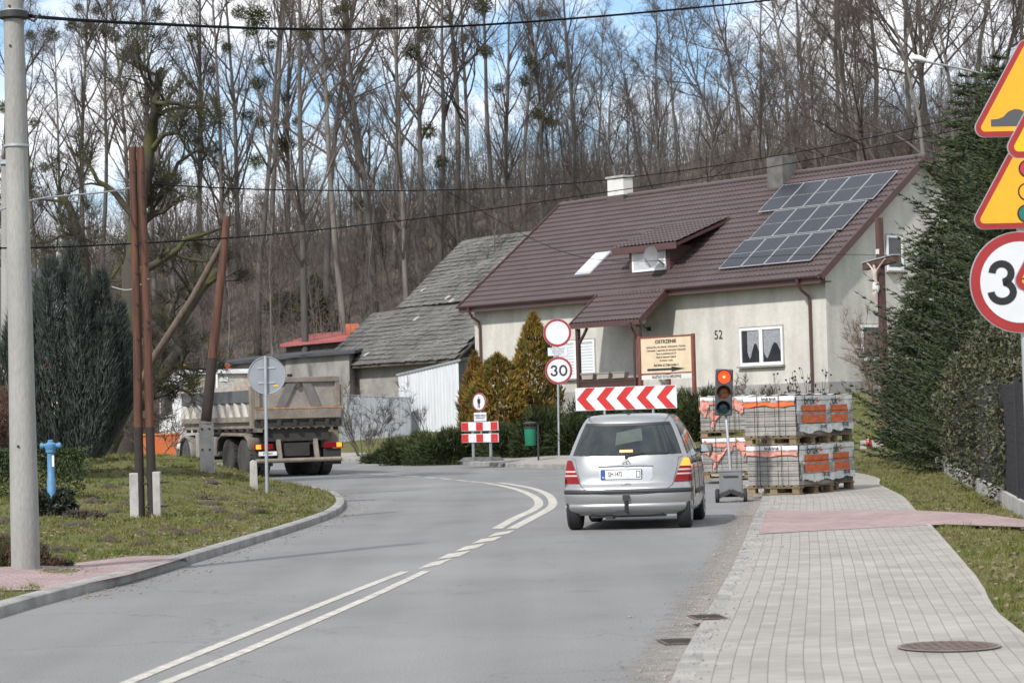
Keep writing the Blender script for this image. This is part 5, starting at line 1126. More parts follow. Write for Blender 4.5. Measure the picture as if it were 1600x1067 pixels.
c = g_(751, 651); m_ = MB(); m_.box(c[0] - .255, c[0] + .255, -.012, .008, c[1] - .13, c[1] + .13); o = m_.build('supplementary_plate', signwhite, br)
m_ = MB(); m_.box(c[0] - .262, c[0] + .262, -.010, .006, c[1] - .137, c[1] + .137); m_.build('plate_border', greyink, o)
text('PRZEJŚCIE DRUGĄ\nSTRONĄ ULICY', .075, inkblk, o, 'lettering', (c[0], -.014, c[1]), bold=.002, sx=.72)

# ---------------------------------------------------------------- small street things
bluep = mat('hydrant_blue', (.075, .21, .37), .5, var=.18, vs=7, fine=.06)
hb0 = D(81, 792, 34.5); hb0.z = hz(hb0.x, hb0.y)
HS = .8
hyd = empty('fire_hydrant', hb0, R(8), 'blue standpipe hydrant rising from a mat of ivy', 'hydrant')
g_ = lambda y: D(81, y, 34.5).z - hb0.z
zt_, zb_ = g_(687), g_(748)
m_ = MB(); m_.lathe([(.06, 0), (.06, zb_), (.05, zb_ + .02), (.05, zt_ - .19), (.068, zt_ - .18), (.072, zt_ - .13), (.06, zt_ - .12)], 18); m_.build('standpipe', bluep, hyd, smooth=40)
m_ = MB(); m_.lathe([(.072, zt_ - .135), (.08, zt_ - .12), (.08, zt_ - .06), (.056, zt_ - .045), (.04, zt_ - .035), (.04, zt_ - .01), (.024, zt_), (0, zt_)], 18)
for sg in (-1, 1): m_.lathe([(.0, .0), (.036, 0), (.036, .05), (.046, .055), (.046, .09), (.024, .1), (0, .1)], 14, (sg * .048, 0, zt_ - .085), 'x') if sg > 0 else m_.lathe([(.0, 0), (.036, 0), (.036, -.05), (.046, -.055), (.046, -.09), (.024, -.1), (0, -.1)], 14, (sg * .048, 0, zt_ - .085), 'x')
m_.build('head', bluep, hyd, smooth=40)
m_ = MB(); m_.box(.018, .048, -.056, -.048, zt_ - .38, zt_ - .22); m_.build('label_strip', platew, hyd)
# green litter bin
bp0 = D(831, 697, 73.8); bp0.z = hz(bp0.x, bp0.y)
bn = empty('litter_bin', bp0, 0, 'green round litter bin hanging on a dark post', 'litter bin'); gren = mat('bin_green', (.012, .17, .10), .45, var=.12, vs=4)
g_ = lambda x, y: (lambda p: (p.x - bp0.x, p.z - bp0.z))(D(x, y, bp0.y)); zt_, zb_ = g_(829, 668)[1], g_(829, 696)[1]; cx = g_(828.5, 680)[0]
m_ = MB(); m_.lathe([(.0, zb_), (.15, zb_), (.165, zb_ + .02), (.18, zt_), (.165, zt_), (.15, zb_ + .05)], 24, (cx, 0, 0)); m_.build('drum', gren, bn, smooth=40)
m_ = MB(); m_.lathe([(.19, zt_ - .02), (.2, zt_ - .02), (.2, zt_ + .03), (.19, zt_ + .03)], 24, (cx, 0, 0)); m_.lathe([(.21, zt_ + .11), (.21, zt_ + .14), (.12, zt_ + .18), (0, zt_ + .19)], 24, (cx, 0, 0))
for a in (.5, 2.1, 3.8, 5.2): m_.tube([(cx + .18 * math.cos(a), .18 * math.sin(a), zt_), (cx + .18 * math.cos(a), .18 * math.sin(a), zt_ + .12)], .01, 6)
m_.build('lid', blackpl, bn, smooth=40)
m_ = MB(); m_.box(cx + .2, cx + .26, -.03, .03, -.2, zt_ + .1); m_.box(cx + .15, cx + .22, -.02, .02, zt_ - .15, zt_ - .1); m_.build('post', blackpl, bn)
# portable traffic light
tl0 = G(1143, 784, 0); sgn = empty('traffic_light', tl0, R(-6), 'portable traffic signal showing red, on a grey battery cart', 'traffic light')
g_ = lambda x, y: (lambda p: (p.x - tl0.x, p.z))(D(x, y, tl0.y)); cartg = mat('cart_grey', (.15, .155, .16), .6, var=.18, vs=4, metal=.2)
hs = mat('signal_housing', (.05, .05, .055), .55, var=.15)
m_ = MB(); m_.box(-.19, .19, -.2, .2, .16, .50); m_.box(-.2, .2, -.21, .21, .50, .53); ct = m_.build('cart', cartg, sgn, bevel=.012); m_ = MB(); m_.box(-.12, .12, -.222, -.2, .42, .44); m_.build('handle', chas, ct)
m_ = MB(); m_.bar((-.2, -.21, .10), (0, -.21, .19), .05, .07); m_.bar((.2, -.21, .10), (0, -.21, .19), .05, .07); m_.box(-.26, .26, .05, .12, .08, .14); m_.build('cart_frame', chas, ct)
for x in (-.23, .23):
    for y in (-.16, .16): m_ = MB(); m_.lathe([(0, -.03), (.1, -.03), (.11, -.02), (.11, .02), (.1, .03), (0, .03)], 18, (x, y, .11), 'x'); m_.build('wheel', rubber, sgn, smooth=40)
hx, hzc = g_(1131, 613); tilt = -.055
post(sgn, [(0, 0, .5), (hx * .5, 0, 1.2), (hx + .02, .06, hzc - .38)], .024)
m_ = MB(); m_.box(-.145, .145, 0, .16, -.385, .385); hd = m_.build('signal_head', hs, sgn, bevel=.02); hd.location = (hx, -.06, hzc); hd.rotation_euler = (0, -tilt, 0)
redon = emit('lit_red_lamp', (1.0, .075, .018), 1.25, (.5, .02, .01)); redcore = emit('lit_red_core', (1.0, .4, .12), 2.2); ambof = mat('amber_lens_off', (.13, .035, .006), .25); grof = mat('green_lens_off', (.006, .025, .028), .25)
for z, m, nm in ((.255, redon, 'red_lamp'), (0.0, ambof, 'amber_lamp'), (-.255, grof, 'green_lamp')):
    m_ = MB(); m_.lathe([(0, -.022), (.05, -.018), (.09, -.01), (.105, 0), (.105, .02), (0, .02)], 28, (0, 0, z), 'y'); lo_ = m_.build(nm, m, hd, smooth=50)
    if nm == 'red_lamp': m_ = MB(); m_.lathe([(0, -.006), (.018, -.003), (.022, 0), (0, 0)], 14, (0, -.022, z), 'y'); m_.build('bright_core', redcore, lo_)
    m_ = MB(); P = []
    for k in range(17):
        an = math.pi * (-.08 + 1.16 * k / 16); P.append([(.122 * math.cos(an), .0, z + .122 * math.sin(an)), (.115 * math.cos(an), -.11 - .05 * math.sin(an), z + .118 * math.sin(an))])
    m_.grid(P); v_ = m_.build('visor', hs, hd, smooth=60, fixn=False); so_ = v_.modifiers.new('thick', 'SOLIDIFY'); so_.thickness = .004
# street lamp, top right
lp0 = D(1569, 600, 66); lp0.z = hz(lp0.x, lp0.y); lam = empty('street_lamp', lp0, 0, 'street lamp with a white head on a long thin arm above the spruces', 'street lamp')
g_ = lambda x, y, d=66: D(x, y, d) - lp0
a, b_ = g_(1567, 124), g_(1448, 97, 65)
m_ = MB(); m_.tube([(0, 0, -.2), a * .5, a], [.1, .08, .06], 12); m_.build('pole', pconc, lam, smooth=60); m_ = MB(); m_.tube([a, a.lerp(b_, .5) + Vector((0, 0, .03)), b_], .032, 8); m_.build('arm', steelg, lam, smooth=60)
m_ = MB(); dxy = (b_ - a).normalized(); P = []
for t, w_, h_ in ((-.05, .04, .04), (.05, .1, .09), (.2, .14, .13), (.38, .13, .12), (.48, .06, .06), (.5, .005, .005)):
    c = b_ + dxy * t; P.append([c + Vector((0, w_ * math.cos(q_), h_ * math.sin(q_) * (1 if math.sin(q_) > 0 else .45))) for q_ in [2 * math.pi * k / 14 for k in range(14)]])
m_.grid(P, 0, True); m_.build('lamp_head', mat('lamp_white', (.66, .64, .62), .4), lam, smooth=60); m_ = MB(); c = b_ + dxy * .25; m_.box(c.x - .17, c.x + .17, c.y - .09, c.y + .09, c.z - .085, c.z - .05); m_.build('lamp_glass', greyink, lam)
# manhole, drain
iron = mat('rusty_iron', (.115, .08, .065), .85, var=.3, vs=9, bump=.5, bs=60, fine=.2); mhc = G(1483, 1005, .085)
mh = empty('manhole_cover', (mhc.x, mhc.y, .07), 0, 'round rusty manhole cover set in the grey pavement', 'manhole')
m_ = MB(); m_.lathe([(.0, 0), (.285, 0), (.285, .004), (.0, .004)], 40); m_.build('lid', iron, mh); m_ = MB(); m_.lathe([(.288, 0), (.305, 0), (.305, .003), (.288, .003)], 40); m_.build('rim', mat('rim_concrete', (.2, .185, .165), .9, var=.25), mh)
m_ = MB()
for k in range(-4, 5):
    h_ = math.sqrt(max(.26 ** 2 - (k * .055) ** 2, 0)); m_.box(k * .055 - .012, k * .055 + .012, -h_, h_, .0041, .008)
m_.build('lid_ribs', iron, mh)
for (x, y, l_) in ((1063, 999, 'sunken drain grate at the kerb nearest the camera'), (1108, 973, 'small broken drain slot beside the pavement edge')):
    p = G(x, y, .02); dg_ = empty('drain_grate', (p.x, p.y, .006 if y > 980 else .06), R(7), l_, 'drain'); m_ = MB(); m_.box(-.13, .1, -.16, .16, 0, .008); m_.build('frame', iron, dg_); m_ = MB()
    for k in range(6): m_.box(-.11, .08, -.13 + k * .048, -.11 + k * .048, .0081, .012)
    m_.build('bars', chas, dg_)

# ---------------------------------------------------------------- pallets of paving blocks
pvb = mat('paving_block', (.275, .26, .24), .9, var=.2, vs=3, fine=.12, fs=30); pvd = mat('paving_block_shaded', (.10, .10, .10), .9, var=.2, vs=3, fine=.1); joint = mat('block_gap', (.09, .085, .08), .95); pwood = mat('pallet_wood', (.20, .145, .085), .85, var=.35, vs=4, fine=.15); strapm = mat('black_strap', (.012, .012, .012), .5)  # the dark block copy has the rear stack's shade in its colour
film = mat('white_film', (.64, .64, .63), .22, var=.12, vs=5, bump=.7, bs=9, spec=.6); filmg = mat('grey_film', (.36, .355, .35), .2, var=.2, vs=6, bump=.7, bs=9, spec=.7); filmo = mat('orange_film', (.62, .13, .04), .28, var=.14, vs=6, bump=.6, bs=10); filmp = mat('pink_film', (.62, .26, .20), .3, var=.3, vs=7, bump=.6, bs=12)
PWX, PWY = 1.0, 1.2
def crumple(mb, fn, u0_, u1_, v0_, v1_, nu=14, nv=7, amp=.008, edge=0.0, mi=0):   # loose film over a face; fn(u, v, out)
    ph = rnd.uniform(0, 6); P = []
    for j in range(nv + 1):
        row = []
        for i in range(nu + 1):
            u = u0_ + (u1_ - u0_) * i / nu; v = v0_ + (v1_ - v0_) * j / nv
            if j == 0: v -= edge * (.5 + .5 * math.sin(u * 9 + ph)) + rnd.uniform(0, edge * .5)
            row.append(fn(u, v, .012 + amp * (1 + math.sin(u * 21 + v * 13 + ph)) / 2 + rnd.uniform(0, amp)))
        P.append(row)
    mb.grid(P, mi)
def pallet(loc, rz, label, upper, hgt=.66, style=0, blocks=pvb):
    o = empty('paver_pallet', loc, rz, label, 'pallet', 'shrink-wrapped pallets of paving blocks'); hx_, hy_ = PWX / 2, PWY / 2
    m_ = MB()
    for y in (-hy_ + .06, 0, hy_ - .06): m_.box(-hx_ - .02, hx_ + .02, y - .07, y + .07, .10, .122); m_.box(-hx_ - .02, hx_ + .02, y - .06, y + .06, 0, .02)
    for k in range(7): xx = -hx_ + .06 + k * (PWX - .12) / 6; m_.box(xx - .055, xx + .055, -hy_ - .02, hy_ + .02, .122, .145)
    for x in (-hx_ + .07, 0, hx_ - .07):
        for y in (-hy_ + .06, 0, hy_ - .06): m_.box(x - .07, x + .07, y - .055, y + .055, .02, .10)
    m_.build('pallet', pwood, o)
    m_ = MB(); z0 = .147; rows_ = 8; rh = hgt / rows_
    for r_ in range(rows_):
        for face in range(2):
            cnt = 5 if face == 0 else 6; L_ = PWX if face == 0 else PWY
            for k in range(cnt):
                a, b_ = -L_ / 2 + L_ * k / cnt + .004, -L_ / 2 + L_ * (k + 1) / cnt - .004; q_ = rnd.uniform(-.006, .006); zz0, zz1 = z0 + r_ * rh + .003, z0 + (r_ + 1) * rh - .003
                if face == 0: m_.box(a, b_, -hy_ + q_, -hy_ + .1, zz0, zz1); m_.box(a, b_, hy_ - .1, hy_ + q_, zz0, zz1)
                elif 0 < k < cnt - 1: m_.box(hx_ - .1, hx_ + q_, a, b_, zz0, zz1); m_.box(-hx_ + q_, -hx_ + .1, a, b_, zz0, zz1)
                else:
                    for sx in (-1, 1): xx = sorted((sx * hx_ + sx * q_, sx * (hx_ - .1))); yy = (a, min(b_, hy_ - .105)) if k else (max(a, -hy_ + .105), b_); m_.box(xx[0], xx[1], yy[0], yy[1], zz0, zz1)
    pv = m_.build('paving_blocks', blocks, o, bevel=.004, seg=1); m_ = MB(); m_.box(-hx_ + .02, hx_ - .02, -hy_ + .02, hy_ - .02, z0, z0 + hgt - .004); m_.build('core', joint, pv)
    zt_ = z0 + hgt
    fr = lambda u, v, t: (u, -hy_ - t, v)                         # front face (looks to local -y)
    rt = lambda u, v, t: (hx_ + t, u, v)                          # right face (local +x)
    tpf = lambda u, v, t: (u, v, zt_ + t)
    m_ = MB(); crumple(m_, tpf, -hx_ - .01, hx_ + .01, -hy_ - .01, hy_ + .01, 10, 10, .02); crumple(m_, fr, -hx_, hx_, zt_ - .07, zt_ + .015, 14, 2, .01, .02); crumple(m_, rt, -hy_, hy_, zt_ - .30, zt_ + .015, 14, 4, .01, .0)
    lft = lambda u, v, t: (-hx_ - t, u, v); crumple(m_, lft, -hy_, hy_, zt_ - .25, zt_ + .015, 14, 4, .01, .05)
    wr = m_.build('wrap', film, o, smooth=180, fixn=False)
    m_ = MB(); crumple(m_, fr, -hx_, hx_ * .98, zt_ - .135, zt_ - .072, 16, 2, .012, .03); m_.build('printed_edge', filmp if style != 1 else filmo, wr, smooth=180, fixn=False)
    if style in (0, 1):
        zl = zt_ - (.52 if style == 1 else .5)
        m_ = MB(); crumple(m_, rt, -hy_ + .02, hy_, zl, zt_ - .28, 18, 6, .012, .05); m_.build('grey_wrap', filmg, wr, smooth=180, fixn=False)
        for (b0_, b1_) in ((zt_ - .28, zt_ - .15), (zt_ - .44, zt_ - .32)):
            m_ = MB(); crumple(m_, lambda u, v, t: rt(u, v, t + .018), -hy_ + .16, hy_ - .2, b0_, b1_, 18, 3, .006, .01); m_.build('orange_band', filmo, wr, smooth=180, fixn=False)
        m_ = MB(); crumple(m_, lambda u, v, t: rt(u, v, t + .012), -hy_ + .05, hy_, zl - .06, zl + .05, 18, 3, .012, .04); m_.build('white_hem', film, wr, smooth=180, fixn=False)
        rz9 = Matrix.Rotation(R(90), 4, 'Z')
        text('bruk', .21, inkblk, wr, 'print', (hx_ + .046, -.18, zt_ - .075), bold=.002, rot=rz9); text('bruk', .12, inkblk, wr, 'print', (hx_ + .05, .28, zl - .005), bold=.001, rot=rz9 @ Matrix.Rotation(math.pi, 4, 'Y'), sx=1)
        m_ = MB()
        for k in range(3): m_.box(hx_ + .042, hx_ + .045, .07 + .05 * (k % 2), .11 + .05 * (k % 2), zt_ - .10 + .045 * (k // 2), zt_ - .065 + .045 * (k // 2))
        m_.build('print_mark', filmo, wr)
        text('bruk', .10, inkblk, wr, 'print', (hx_ + .05, hy_ - .07, zt_ - .2), bold=.001, rot=rz9 @ Matrix.Rotation(R(-90), 4, 'Y')); text('bruk bruk', .07, inkblk, wr, 'print', (0, -hy_ - .028, zt_ - .03), bold=.001)
    else:
        m_ = MB()
        for (u, v, w_, h_) in ((-.4, zt_ - .2, .07, .09), (-.12, zt_ - .17, .16, .05), (.3, zt_ - .2, .1, .07), (-.2, zt_ - .3, .035, .1), (.12, zt_ - .26, .05, .07)): crumple(m_, lambda a, b_, t: fr(a + .35 * (b_ - v), b_ + .15 * math.sin(a * 9), t), u - w_, u + w_, v - h_, v + h_ * .6, 9, 5, .025, .08)
        m_.build('torn_film', filmp if style == 2 else film, wr, smooth=180, fixn=False)
    m_ = MB()
    for z in (z0 + hgt * .3, z0 + hgt * .62, z0 + hgt * .9):
        e_ = .045; s1 = .004; m_.box(-hx_ - e_, hx_ + e_, -hy_ - e_, -hy_ - e_ + .004, z - s1, z + s1); m_.box(hx_ + e_ - .004, hx_ + e_, -hy_ - e_, hy_ + e_, z - s1, z + s1); m_.box(-hx_ - e_, -hx_ - e_ + .004, -hy_ - e_, hy_ + e_, z - s1, z + s1)
    for x in (-.22, .2): m_.box(x - .005, x + .005, -hy_ - .05, -hy_ - .046, z0, zt_ + .03)
    m_.build('straps', strapm, o)
    return o
c0 = G(1238, 773, .06); RZP = R(38); cl = lambda lx, ly, rz: Vector((lx * math.cos(rz) - ly * math.sin(rz), lx * math.sin(rz) + ly * math.cos(rz), 0))
# near stack: its near corner is local (+x, -y)
cA = c0 - cl(PWX / 2, -PWY / 2, RZP - R(38) * 0) if False else None
RZP = R(-36); near = Vector((c0.x + .12, c0.y, .068)) - cl(PWX / 2, -PWY / 2, RZP)
pallet(near, RZP, 'lower pallet of the nearest paver stack, bruk film with an orange band', False, style=0)
pallet(near + Vector((.02, 0, .84)) - cl(.05, 0, RZP), RZP, 'upper pallet of the nearest paver stack, two orange bands on its side', True, style=1)
rb = near + Vector((.52, 1.25, 0)); pallet(rb, RZP, 'lower pallet of the darker paver stack behind the nearest one', False, style=0, blocks=pvd)
pallet(rb + Vector((.0, 0, .84)), RZP, 'upper pallet of the darker paver stack behind the nearest one', True, style=0, blocks=pvd)
lb = G(1127, 748, .1); lb = Vector((lb.x + .2, lb.y + .75, .1)); pallet(lb, R(-6), 'lower pallet of the grey paver stack behind the traffic signal', False, style=2, hgt=.68)
pallet(lb + Vector((-.03, 0, .86)), R(-5), 'upper pallet of the grey paver stack behind the traffic signal', True, style=2, hgt=.68)
lb2 = lb + Vector((1.25, .45, 0)); pallet(lb2, R(-6), 'lower pallet half hidden between the two front paver stacks', False, style=3); pallet(lb2 + Vector((0, 0, .85)), R(-6), 'upper pallet half hidden between the two front paver stacks', True, style=3)

# ---------------------------------------------------------------- wayside cross, flowers, lantern
cw = mat('cross_wood', (.075, .035, .028), .6, var=.25, vs=5, stretch=(4, 4, .4)); figw = mat('painted_plaster_skin', (.44, .36, .32), .6); cloth = mat('white_cloth', (.52, .51, .49), .7); stone = mat('kerb_stone', (.40, .39, .36), .85, var=.2, vs=3); dstone = mat('dark_stone', (.10, .10, .105), .4, var=.2)
cp = D(1386, 690, 63); cp.z = hz(cp.x, cp.y); zT = D(1377, 340, 63).z - cp.z; zC = D(1380, 414, 63).z - cp.z; CRZ = R(-66)
cr_ = empty('wayside_cross', cp, CRZ, 'tall brown wooden cross with a white figure beside the spruces', 'cross')
m_ = MB(); m_.prism([(-.09, -.08, -.2), (.09, -.08, -.2), (.04, -.08, zT), (-.12, -.08, zT)], (0, .16, 0)); m_.build('upright', cw, cr_, bevel=.01)
m_ = MB(); m_.prism([(-.75, -.105, zC - .09), (.72, -.105, zC + .02), (.72, -.105, zC + .2), (-.75, -.105, zC + .09)], (0, .19, 0)); m_.build('crossbar', cw, cr_, bevel=.01)
m_ = MB(); m_.prism([(-.77, -.13, zC + .092), (.74, -.13, zC + .202), (.74, -.13, zC + .23), (-.77, -.13, zC + .12)], (0, .24, 0)); m_.build('crossbar_capping', steelg, cr_)
m_ = MB(); m_.box(-.09, .06, -.10, -.085, zT - .95, zT - .82); m_.build('inscription_plate', cloth, cr_)
me = bpy.data.meshes.new('figure'); zf = zC - .05
jo = [(0, -.17, zf - .62), (0, -.2, zf - .45), (0, -.2, zf - .25), (0, -.2, zf - .14), (0, -.23, zf + .0), (0, -.22, zf + .10), (-.13, -.19, zf - .12), (-.30, -.16, zf - .0), (-.48, -.14, zf + .11), (-.55, -.14, zf + .13), (.13, -.19, zf - .12), (.30, -.16, zf + .04), (.48, -.14, zf + .18), (.55, -.14, zf + .2), (-.06, -.19, zf - .70), (-.05, -.25, zf - .92), (-.02, -.17, zf - 1.18), (-.01, -.2, zf - 1.28), (.06, -.19, zf - .70), (.05, -.25, zf - .93), (.02, -.17, zf - 1.2), (.01, -.2, zf - 1.3)]
jr = [.075, .075, .085, .05, .055, .05, .045, .03, .022, .026, .045, .03, .022, .026, .055, .042, .026, .022, .055, .042, .026, .022]
jo = [(x * .82, -.19 + (y + .19) * .82, zf + .02 + (z - zf) * .8) for x, y, z in jo]; jr = [q_ * .82 for q_ in jr]
ed = [(0, 1), (1, 2), (2, 3), (3, 4), (4, 5), (2, 6), (6, 7), (7, 8), (8, 9), (2, 10), (10, 11), (11, 12), (12, 13), (0, 14), (14, 15), (15, 16), (16, 17), (0, 18), (18, 19), (19, 20), (20, 21)]
me.from_pydata(jo, ed, []); me.materials.append(figw); fo = bpy.data.objects.new('figure', me); COL.objects.link(fo); fo.parent = cr_
fo.modifiers.new('skin', 'SKIN'); 
for i, sv in enumerate(me.skin_vertices[0].data): sv.radius = (jr[i], jr[i] * .85); sv.use_root = (i == 0)
ss = fo.modifiers.new('sub', 'SUBSURF'); ss.levels = 1; ss.render_levels = 2
m_ = MB(); m_.lathe([(.074, zf - .40), (.086, zf - .43), (.098, zf - .51), (.102, zf - .59), (.09, zf - .61)], 16, (0, -.18, 0)); m_.tube([(.08, -.21, zf - .43), (.11, -.2, zf - .51), (.10, -.19, zf - .66)], [.024, .028, .01], 8); m_.build('loincloth', cloth, fo, smooth=60)
m_ = MB(); m_.lathe([(.047, zf + .045), (.054, zf + .075), (.04, zf + .11), (.0, zf + .118)], 12, (0, -.205, 0)); m_.tube([(-.02, -.19, zf + .08), (-.04, -.18, zf + .0)], [.033, .016], 8); m_.build('hair', mat('dark_hair', (.05, .03, .02), .8), fo, smooth=60)
pk = empty('stone_kerb', (cp.x, cp.y - .4, cp.z), 0, 'low stone kerb around the wayside cross plot', 'kerb stones')
for (xa, xb) in ((-.75, -.15), (-.145, .45), (.455, 1.0)): m_ = MB(); m_.box(xa, xb, -.06, .06, -.1, .12 if xa < -.5 else .14); m_.build('stone', stone if xa < -.5 else dstone, pk, bevel=.008)
fp = empty('flower_vase', (cp.x - .13, cp.y - .62, cp.z + .02), 0, 'dark vase of red and yellow artificial flowers by the cross', 'flowers')
m_ = MB(); m_.lathe([(.1, 0), (.11, .02), (.05, .06), (.06, .1), (.12, .2), (.14, .3), (.12, .31), (.1, .25)], 18); m_.build('vase', mat('dark_vase', (.03, .03, .035), .4), fp, smooth=50)
petr, pety, lfg = mat('red_petals', (.45, .02, .015), .6), mat('yellow_petals', (.72, .45, .06), .6), mat('leaf_green', (.03, .12, .03), .6)
for k in range(15):
    an = rnd.uniform(0, 6.28); rr = rnd.uniform(.02, .25); z = .5 + rnd.uniform(-.12, .2) * (1 - rr * 1.5); m_ = MB(); c = Vector((rr * math.cos(an), rr * math.sin(an) * .7, z))
    for q_ in range(7): 
        a2 = q_ * .9; m_.lathe([(0, -.03), (.03, -.01), (.035, .015), (0, .03)], 7, (c.x + .03 * math.cos(a2), c.y + .03 * math.sin(a2), c.z + .012 * math.sin(q_ * 2.1)))
    m_.build('blossom', petr if (k % 5) not in (1, 3) else pety, fp, smooth=60)
m_ = MB(); 
for k in range(24): an = rnd.uniform(0, 6.28); m_.bar((0, 0, .28), (.2 * math.cos(an), .15 * math.sin(an), rnd.uniform(.3, .5)), .03, .006)
m_.build('stems', lfg, fp)
def lantern(loc, label):
    o = empty('grave_lantern', loc, 0, label, 'lantern', 'red grave lanterns'); m_ = MB(); m_.lathe([(.04, .02), (.065, .04), (.07, .15), (.045, .21), (.04, .22)], 16); m_.build('glass', mat('red_glass', (.38, .02, .02), .2, coat=.4), o, smooth=50); m_ = MB(); m_.lathe([(.055, .22), (.055, .24), (.03, .27), (.015, .31), (0, .31)], 14); m_.lathe([(.05, 0), (.06, .0), (.05, .02), (0, .02)], 14); m_.build('cap', mat('brass', (.35, .2, .1), .4, metal=.7), o, smooth=50)
l0 = D(1357, 690, 62.5); lantern((l0.x, l0.y, hz(l0.x, l0.y)), 'red glass grave lantern left of the flower vase')
mp_ = D(1394, 702, 61.5); mp_.z = hz(mp_.x, mp_.y); tpz = D(1392, 615, 61.5) - mp_; o = empty('metal_post', mp_, 0, 'thin grey metal post in front of the cross', 'post'); post(o, [(0, 0, -.1), tuple(tpz)], .03); m_ = MB(); m_.lathe([(.033, 0), (.034, .02), (0, .03)], 10, tuple(tpz)); m_.build('cap', chas, o)
# skip in the distance, left
s0 = D(224, 700, 62); sk = empty('orange_skip', (s0.x, s0.y, hz(s0.x, s0.y)), R(8), 'orange steel skip behind the twin wooden poles', 'skip'); z1 = D(224, 680, 62).z - sk.location.z
m_ = MB(); m_.add([(-.5, 0, 0), (.55, 0, 0), (.55, 1.4, 0), (-.5, 1.4, 0), (-.62, -.1, z1), (.95, -.1, z1), (.95, 1.5, z1), (-.62, 1.5, z1)], [(0, 3, 2, 1), (0, 1, 5, 4), (1, 2, 6, 5), (2, 3, 7, 6), (3, 0, 4, 7)]); m_.build('body', mat('skip_orange', (.62, .16, .05), .55, var=.15, vs=3), sk); m_ = MB(); m_.tube([(-.62, -.1, z1), (.95, -.1, z1), (.95, 1.5, z1), (-.62, 1.5, z1), (-.62, -.1, z1)], .03, 6); m_.box(-.3, -.24, -.12, -.02, .1, z1); m_.build('rim', mat('skip_rim', (.5, .13, .045), .6), sk)
# fence on a low plinth, right
FP = [tuple(G(1700, 855, .1)[:2])] + [tuple(G(x, y, .1)[:2]) for x, y in ((1600, 802), (1545, 773), (1506, 751), (1466, 733))]
fl = smooth_line(FP, 3); e0, e1 = fl[0], fl[-1]; fz = [hz(*p) for p in fl]
fen = empty('mesh_fence', (fl[6][0], fl[6][1], 0), 0, 'dark mesh fence on a low concrete plinth along the right lawn', 'fence'); ox, oy = fl[6]
m_ = MB(); P = []
nr = normals2(fl)
for p, n_, z in zip(fl, nr, fz): a = p - n_ * .06; b_ = p + n_ * .06; P.append([(a[0] - ox, a[1] - oy, z - .1), (a[0] - ox, a[1] - oy, z + .22), (b_[0] - ox, b_[1] - oy, z + .22), (b_[0] - ox, b_[1] - oy, z - .1)])
m_.grid(P); m_.build('plinth', concrete, fen, smooth=30)
fm = mat('black_fence', (.013, .013, .015), .6); s_ = np.r_[0, np.cumsum(np.linalg.norm(np.diff(fl, axis=0), axis=1))]; T_ = np.arange(0, s_[-1], .05); X_ = np.interp(T_, s_, fl[:, 0]) - ox; Y_ = np.interp(T_, s_, fl[:, 1]) - oy; Z_ = np.interp(T_, s_, fz)
P0 = np.c_[X_, Y_, Z_ + .22]; P1 = np.c_[X_, Y_, Z_ + 1.7]; V1, F1 = segs(P0, P1, np.full(len(T_), .004), np.full(len(T_), .004), 3)
T2 = np.arange(0, s_[-1], .5); Q = np.c_[np.interp(T2, s_, fl[:, 0]) - ox, np.interp(T2, s_, fl[:, 1]) - oy, np.interp(T2, s_, fz)]; A2, B2 = [], []
for k in range(15): A2.append(Q[:-1] + [0, 0, .25 + k * .1]); B2.append(Q[1:] + [0, 0, .25 + k * .1])
A2, B2 = np.concatenate(A2), np.concatenate(B2); V2, F2 = segs(A2, B2, np.full(len(A2), .005), np.full(len(A2), .005), 3)
raw('mesh_panel', np.r_[V1, V2], np.r_[F1, F2 + len(V1)], fm, fen)
for t in np.arange(0.02, .99, .125): m_ = MB(); x, y, z = np.interp(t * s_[-1], s_, fl[:, 0]) - ox, np.interp(t * s_[-1], s_, fl[:, 1]) - oy, np.interp(t * s_[-1], s_, fz); m_.box(x - .03, x + .03, y - .03, y + .03, z, z + 1.78); m_.build('post', fm, fen)
